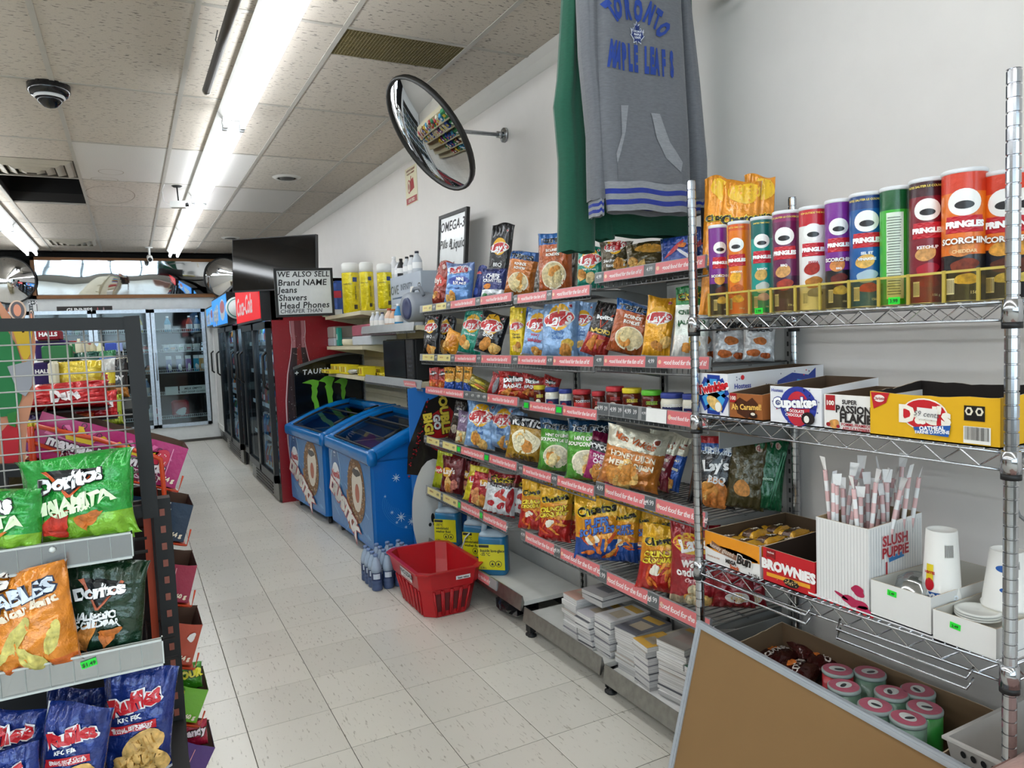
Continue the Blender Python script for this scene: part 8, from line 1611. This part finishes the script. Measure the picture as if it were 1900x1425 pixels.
def tall_candy(ul, vl, ur, vr, hpx, c1, c2, lab, inner='#5a4234:card', deco=None, Y=YK, dy=.13, txt='18 x 64 g', front=None):
    """slanted tray: top-left pixel to top-right pixel of its near side"""
    A = onY(ul, vl, Y); B = onY(ur, vr, Y); e = (B-A)/np.linalg.norm(B-A); up = np.array([-e[2], 0, e[0]]); L_ = np.linalg.norm(B-A); hgt = hpx/FPX*depth(A)
    tt = thing('candy_box', tuple((A+B)/2-up*hgt), lab, 'candy box', 'candy boxes in the orange rack'); o0 = A-up*hgt; yv = np.array([0, dy, 0])
    def face(P, m, nm): return MB().add(P, [tuple(range(len(P)))], m).build(nm, parent=tt)
    q = MB(); n = 12; V = []; g_ = random.Random(int(ul+vl))
    for k in range(n+1): s = k/n; ht = hgt*(1-.0*s)+g_.uniform(-.0015, .0015); V += [o0+e*L_*s, o0+e*L_*s+up*ht]
    q.add(V, [(2*k, 2*k+2, 2*k+3, 2*k+1) for k in range(n)], c1); q.build('side_wall', parent=tt)
    q = MB(); q.add([v_+yv for v_ in V], [(2*k, 2*k+1, 2*k+3, 2*k+2) for k in range(n)], inner); q.build('side_wall', parent=tt)
    q = MB().add([o0, o0+e*L_, o0+e*L_+yv, o0+yv], [(0, 3, 2, 1)], inner).add([o0+up*.002, o0+e*L_+up*.002, o0+e*L_+yv+up*.002, o0+yv+up*.002], [(0, 1, 2, 3)], inner); q.build('bottom', parent=tt)
    q = MB().add([o0+e*L_, o0+e*L_+yv, o0+e*L_+yv+up*hgt*.98, o0+e*L_+up*hgt], [(0, 1, 2, 3)], c1).add([o0+e*(L_-.002), o0+e*(L_-.002)+yv, o0+e*(L_-.002)+yv+up*hgt*.98, o0+e*(L_-.002)+up*hgt], [(3, 2, 1, 0)], inner); q.build('front_wall', parent=tt)
    q = MB().add([o0, o0+yv, o0+yv+up*hgt*1.15, o0+up*hgt], [(0, 3, 2, 1), ][0:1], inner); q.build('back_wall', parent=tt)
    fm = Flat(o0+e*L_/2+up*hgt/2+np.array([0, -.0006, 0]), e, up); q = MB()
    if deco: deco(q, fm, L_, hgt)
    q.text(fm, txt, L_*.5-.03, -hgt*.32, .012, '#f4ead0', bold=.05, layer=4, shear=.1)
    q.build('side_print', parent=tt)
    MB().add([o0+np.array([0, -.01, -.006]), o0+e*(L_+.004)+np.array([0, -.01, -.006]), o0+e*(L_+.004)+yv+np.array([0, .01, -.006]), o0+yv+np.array([0, .01, -.006])], [(0, 1, 2, 3)], orr).tube([o0+e*(L_*.6)+np.array([0, -.008, -.003]), o0+e*(L_+.006)+np.array([0, -.008, -.003]), o0+e*(L_+.006)+up*.03+np.array([0, -.008, 0])], .002, orr, n=5).build('tray_bracket', parent=t)
    return tt, o0, e, up, L_, hgt
def dec_pink(q, fm, L_, h):
    for sx in (-.22, .2):
        x0 = sx*L_
        for k in range(7):
            a = .3+k*.42; q.poly(fm, [(x0, 0), (x0+.06*math.cos(a), .034*math.sin(a)), (x0+.06*math.cos(a+.16), .034*math.sin(a+.16))], '#e8c01c' if k % 2 else '#e070a8', layer=1, sub=0)
        q.poly(fm, [(x0-.022, .004), (x0-.03, .022), (x0-.014, .014), (x0, .032), (x0+.014, .014), (x0+.03, .022), (x0+.022, .004)], '#e8c81c', layer=3, sub=0)
        for dx_, dz_ in ((-.03, .024), (0, .036), (.03, .024)): ring(fm, x0+dx_, dz_, .005, .006, .0014, '#2a1420', q, n=12)
        q.text(fm, 'maynards', x0, -.006, .026, '#f2eef2', bold=.05, rot=-.06, layer=5, out='#3a1430', ob=.11).text(fm, 'Swedish', x0+.012, -.026, .019, '#6a1030', bold=.05, rot=-.08, layer=5, out='#f0dce8', ob=.13).text(fm, 'Berries', x0+.014, -.041, .019, '#6a1030', bold=.05, rot=-.08, layer=5, out='#f0dce8', ob=.13)
    q.rect(fm, .4*L_, .0, .0015, h*.8, '#e89ac0', layer=2, nx=1, ny=1).ell(fm, .34*L_, .01, .016, .018, '#c81c3c', layer=3, wob=.06)
    for k in range(8): q.ell(fm, .34*L_+random.uniform(-.01, .01), .01+random.uniform(-.01, .01), .0012, .0016, '#f0c8c8', layer=5, n=5, rings=1)
tall_candy(78, 764, 350, 832, 84, '#b01c6a:print', '#b01c6a:print', 'magenta candy box with crown logo and berry picture, topmost in the orange rack', deco=dec_pink)
def dec_navy(q, fm, L_, h):
    q.rect(fm, L_*.5-.07, 0, .04, h, '#d8c82a', layer=0, nx=1, ny=1)
    for k in range(80): q.rect(fm, L_*.5-.05+random.gauss(0, .007), random.uniform(-.48, .48)*h, .003, .003, random.choice(['#d8c82a', '#1a2436', '#1a2436', '#e8e8e0']), layer=1, nx=1, ny=1)
tall_candy(150, 905, 359, 938, 74, '#16304a:print', '#16304a:print', 'navy and yellow speckled candy box below the magenta one', deco=dec_navy, txt='18 x 64 g')
def dec_mix(c1, c2):
    def f(q, fm, L_, h): q.ell(fm, L_*.5-.06, .0, .02, .022, c1, layer=1, wob=.1).ell(fm, L_*.5-.052, -.012, .013, .013, c2, layer=2, wob=.15, seed=4).rect(fm, L_*.5-.038, 0, .0015, h*.8, '#e8a0a8', layer=2, nx=1, ny=1)
    return f
tall_candy(160, 1030, 366, 1050, 74, '#a01440:print', '#a01440:print', 'crimson candy box with a yellow gummy picture, third from the top', deco=dec_mix('#7a1830', '#e8c01c'), txt='18 x 60 g')
tall_candy(170, 1140, 376, 1160, 80, '#b8401c:print', '#b8401c:print', 'rust orange candy box with a peach ring picture and white leaf mark', deco=lambda q, fm, L_, h: (ring(fm, L_*.5-.055, 0, .018, .02, .008, '#e0a02a', q), q.ell(fm, L_*.5-.015, .016, .008, .008, '#f0ece8', layer=3, wob=.2)), txt='18 x 64 g')
tall_candy(180, 1250, 387, 1280, 66, '#6cb41c:print', '#6cb41c:print', 'lime green candy box with green packets inside, fifth from the top', deco=lambda q, fm, L_, h: [q.rect(fm, L_*.5-.055+random.gauss(0, .008), random.uniform(-.48, .48)*h, .004, .004, random.choice(['#e8e02a', '#4a9a10']), layer=1, nx=1, ny=1) for k in range(60)], txt='18 x 60 g')
tall_candy(190, 1345, 399, 1388, 90, '#4a1f78:print', '#4a1f78:print', 'purple candy box at the bottom of the orange rack', deco=dec_mix('#c8a8e0', '#e06a8a'))
for k, (u, v, txt, c) in enumerate(((352, 1262, 'SOUR PATCH', '#3a8a1c'), (362, 1368, 'candy', '#b01c3c'))):
    for j in range(2):
        P = onY(u-14*j, v+18, YK+.03+.05*j); B, q = make_bag(.055, .055, .016, 900+k*3+j, np.column_stack([(1, 0, 0), (0, 1, 0), (0, 0, 1), P]), [(1, c+':foil')], back='same', nu=12, nv=12); q.text(B, txt.split()[0], 0, .01, .02, '#e8e040' if k == 0 else '#f0e0e8', bold=.06, out='#142a0a', ob=.12); q.build('candy_packet', label=f'{"green" if k == 0 else "red"} candy packet {"in front" if j == 0 else "behind"} in the {"lime green" if k == 0 else "purple"} candy box', cat='candy packet', group='candy packets in the boxes')
# round black shape with orange panel seen between
MB().lathe((0, 0, 0), [(.001, 0), (.0012, .001)], '#111111:plain', 4)
# ------------------------------------------------------------------ THINGS SEEN THROUGH THE GRID
# cardboard figure replaced by a plain coloured cut-out panel
YP = 1.52
def pp(u, v, Y=YP): p = onY(u, v, Y); return (p[0], p[2])
def cut(q, pts, m, y0=YP, d=.004, layer=0): q.prism([pp(*p) for p in pts][::-1], y0-layer*.002, y0+d-layer*.002, m, axis=1)
q = MB()
cut(q, [(-120, 545), (0, 560), (18, 585), (30, 610), (62, 606), (66, 640), (60, 700), (62, 740), (50, 790), (45, 880), (-120, 880)], '#c98a6a:card')
cut(q, [(-120, 560), (-5, 575), (12, 610), (30, 640), (46, 690), (40, 740), (28, 770), (-120, 790)], '#23743f:card', layer=1)
cut(q, [(24, 612), (60, 610), (58, 655), (48, 672), (40, 660)], '#c8a42c:card', layer=2); cut(q, [(14, 680), (60, 668), (60, 715), (48, 735), (34, 728)], '#9a9aa0:card', layer=2)
cut(q, [(4, 800), (26, 775), (36, 800), (34, 870), (8, 872)], '#b8202c:card', layer=3); cut(q, [(14, 768), (32, 762), (30, 792), (18, 788)], '#2f7a34:card', layer=4)
q.build('cutout_panel', label='green, peach and yellow printed cardboard cut-out panel behind the wire grid at the far left', cat='cardboard panel')
for (u, v, rx_, rz_, lab) in ((33, 576, .0125, .0175, 'upright oval peach and dark brown cardboard loop above the black frame'), (59, 588, .0035, .011, 'thin narrow cardboard loop seen edge-on above the black frame')):
    P = onY(u, v, YP); q = MB(); f = Flat((P[0], YP-.004, P[2]), (1, 0, 0), (0, 0, 1), d=.001); q.prism([(P[0]+rx_*math.cos(k*PI/12), P[2]+rz_*math.sin(k*PI/12)) for k in range(24)], YP-.004, YP, '#d8b8a0:card', axis=1).ell(f, 0, 0, rx_*.8, rz_*.85, '#3a1a14', layer=0).ell(f, 0, 0, rx_*.45, rz_*.6, '#d0784a', layer=1).tube([(P[0], YP-.002, P[2]-rz_), (P[0]+.006, YP-.002, P[2]-rz_*2.2)], .003, '#3a1a14:card'); q.build('cardboard_loop', label=lab, cat='cardboard loop')
# middle gondola running down the shop behind the display
cre = mat('#c6bd9f', 'plain')
g0_ = thing('aisle_gondola', (-.62, 5.6, 0), 'long cream shelving gondola behind the left display, seen through the wire grid', 'shelving')
MB().bx((-.63, 3.2, .1), (-.6, 8.4, 1.38), cre).build('centre_panel', parent=g0_)
for sgn in (1, -1):
    for z in (.15, .45, .75, 1.05, 1.3): MB().bx((-.615, 3.2, z-.02), (-.615+sgn*.34, 8.4, z), cre).build('shelf', parent=g0_)
for y in (3.2, 4.4, 5.6, 6.8, 8.0): MB().bx((-.64, y-.015, 0), (-.59, y+.015, 1.4), cre).build('upright', parent=g0_)
cols_ = ['#c8c0a8', '#2a4a9a', '#b03a3a', '#e0d8c0', '#3a8a5a', '#d8b83c', '#7a3a7a', '#4aa0c8', '#e8e4dc', '#8a5a3a']
for zi, z in enumerate((.15, .45, .75, 1.05, 1.3)):
    for k in range(26):
        if zi < 3 and k > 14: continue
        y = 3.3+.19*k; h = random.uniform(.12, .2); q = MB().rbox((-.42, y, z), (-.3, y+.12, z+h), random.choice(cols_)+':card', .004); q.rect(Flat((-.42+.12, y+.06, z+h*.5), (0, 1, 0), (0, 0, 1)), 0, 0, .08, h*.4, random.choice(['#f0f0ea', '#d8c03c', '#c03a3a']), nx=1, ny=1)
        q.bx((-.41, y+.02, z+h*.3), (-.31, y-.0005, z+h*.6), random.choice(['#f0f0ea:print', '#2a3a7a:print'])); q.build('packaged_item', label='small packaged household item in a row on the cream gondola behind the grid', cat='package', group='household items on the cream gondola')
def hung(u0, u1, v0, v1, Y, c1, lab, name='candy_bag', txt=None, tc='#f4f0f0', cat='candy bag', rz=0, a=90, group='candy bags behind the wire grid', bands=None, t_=.4):
    def f(q, m, w, h, sd):
        if txt: q.text(m, txt, 0, .0*h, min(.28*w, .5*h), tc, bold=.05, layer=2, rot=rz)
    bag(u0, u1, v0, v1, 0, None, (bands or [(1, c1+':foil')], f), lab, a, 0, group=group, planeY=Y, name=name, t=t_)
hung(62, 190, 712, 762, 1.74, '#c0141e', 'long shiny red candy bag lying across behind the wire grid', txt='Dare', rz=.1)
hung(118, 185, 672, 735, 1.84, '#d8b41c', 'crumpled yellow candy bag upright behind the wire grid', bands=[(.5, '#c8a41a:foil'), (1, '#dcc030:foil')])
hung(160, 212, 668, 735, 1.9, '#e0cc2a', 'yellow and silver chip bag with red mark behind the wire grid', txt="Lay's", tc='#c02028', bands=[(.3, '#8a5a2a:foil'), (.65, '#e0c828:foil'), (1, '#c8c8c4:foil')])
hung(195, 236, 668, 740, 2.05, '#151517', 'black chip bag with white lettering behind the wire grid', txt='DOV', bands=[(.25, '#b8762a:foil'), (1, '#151517:foil')])
hung(168, 215, 728, 778, 1.8, '#c81820', 'red bag with white lettering at the right behind the grid', txt='DORI')
hung(140, 182, 655, 700, 2.2, '#2a5a4a', 'dark green foil bag behind the yellow bags', bands=[(.5, '#c8ccd0:foil'), (1, '#1f5a4a:foil')])
hung(180, 214, 652, 692, 2.35, '#6a4a8a', 'multicoloured foil bag behind the black chip bag', bands=[(.4, '#d8d8d0:foil'), (.7, '#3a6ab0:foil'), (1, '#2a7a4a:foil')])
hung(52, 92, 748, 800, 1.76, '#3a1c5a', 'dark purple candy bag at the left under the red one', bands=[(.35, '#e0c82a:foil'), (1, '#3a1c5a:foil')])
hung(96, 170, 752, 790, 1.79, '#b83a2a', 'red and orange candy bags edge behind the magenta box', bands=[(.5, '#c8501c:foil'), (1, '#b81c24:foil')])
hung(196, 226, 735, 790, 1.95, '#a8b82c', 'yellow-green crumpled bag at the right behind the grid')
def pbox(name, u0, u1, v0, v1, Y, dy, m, lab, txt=(), cat='box', group=None):
    A = onY(u0, v1, Y); B = onY(u1, v0, Y); q = MB().rbox((A[0], Y, A[2]), (B[0], Y+dy, B[2]), m, .003); f = Flat(((A[0]+B[0])/2, Y, (A[2]+B[2])/2), (1, 0, 0), (0, 0, 1)); w = B[0]-A[0]; h = B[2]-A[2]
    for s, x, y, sz, c in txt: q.text(f, s, x*w, y*h, sz*w, c, bold=.05, layer=2)
    return q.build(name, label=lab, cat=cat, group=group)
pbox('lozenge_box', 68, 110, 612, 632, 1.95, .1, '#8a1424:card', 'dark red lozenge box with white lettering, top of the left column behind the grid', [('HALLS', 0, .1, .28, '#f4f0f0')])
pbox('lozenge_box', 66, 122, 630, 668, 1.97, .1, '#33195e:card', 'purple lozenge box with a green flap, middle of the left column', [])
q_ = pbox('plastic_tray', 78, 132, 640, 670, 1.9, .06, '#1f6a34:plain', 'dark green plastic tray with black rim behind the wire grid', cat='tray')
pbox('lozenge_box', 64, 100, 672, 716, 1.93, .1, '#2f1a58:card', 'purple and red lozenge box, bottom of the left column behind the grid', [('HALLS', 0, .12, .3, '#f4f0f0')])
q = MB(); A = onY(91, 716, 1.82); B = onY(107, 670, 1.82); q.rbox((A[0], 1.82, A[2]), (B[0], 1.9, B[2]), '#d8d2b8:plain', .006).build('cream_tub', label='upright cream plastic tub end beside the yellow bags', cat='tub')
for i, (u0, u1, v0, v1, Y, c, lab) in enumerate(((140, 152, 628, 665, 2.9, '#cfc8ae', 'cream bottle, first of four pale bottles behind the grid'), (153, 165, 632, 668, 2.95, '#c9c2a6', 'cream bottle, second of four pale bottles'), (166, 178, 634, 668, 3.0, '#c2ba9c', 'beige bottle, third of four pale bottles'), (180, 192, 636, 668, 3.05, '#d8d8b0', 'pale yellow bottle, fourth of four pale bottles'), (195, 216, 636, 652, 3.1, '#3a52b0', 'blue box above the price strip, left'), (217, 227, 636, 652, 3.1, '#8a9ad0', 'light blue box above the price strip, right'))):
    A = onY(u0, v1, Y); B = onY(u1, v0, Y)
    if i < 4: MB().lathe(((A[0]+B[0])/2, Y+.03, A[2]), [((B[0]-A[0])/2, 0), ((B[0]-A[0])/2, (B[2]-A[2])*.75), ((B[0]-A[0])/5, (B[2]-A[2])*.88), ((B[0]-A[0])/5, B[2]-A[2])], c+':plain', 14).build('pale_bottle', label=lab, cat='bottle')
    else: MB().rbox((A[0], Y, A[2]), (B[0], Y+.08, B[2]), c+':card', .003).build('blue_box', label=lab, cat='box')
A = onY(150, 668, 3.0); B = onY(240, 668, 3.0)
q = MB().bx((A[0], 2.88, A[2]-.014), (B[0], 3.25, A[2]), '#cfc6a8:plain')
for k in range(9): q.bx((B[0]-.13+.014*k, 2.875, A[2]+.0), (B[0]-.128+.014*k, 2.878, A[2]+.03), '#e8e8e8:plain')
q.build('small_shelf', label='cream shelf edge with white peg strips seen through the grid', cat='shelf')
pbox('steel_bracket', 212, 262, 742, 762, 2.2, .05, '#5c5a56:plain', 'dark steel shelf bracket behind the grid at the right', cat='bracket')

st_ = thing('candy_stand', (-.1, 2.15, 0), 'plain dark stand carrying the bags and boxes seen through the wire grid', 'stand')
MB().bx((-.36, 2.45, 0), (-.33, 2.48, 1.5), bk).bx((.0, 2.45, 0), (.03, 2.48, 1.5), bk).build('upright', parent=st_)
for o in [x for x in list(COL.objects) if x.parent is None and x.name.split('.')[0] in ('candy_bag', 'lozenge_box', 'plastic_tray', 'cream_tub', 'steel_bracket', 'small_shelf')]:
    V = [v.co for v in o.data.vertices]; x0, x1 = min(v.x for v in V), max(v.x for v in V); y0, y1 = min(v.y for v in V), max(v.y for v in V); zz = min((o.matrix_basis @ v).z for v in V)
    MB().bx((o.location.x+x0*.9, o.location.y+y0, zz-.003), (o.location.x+x1*.9, 2.46, zz), bk).build('ledge', parent=st_)
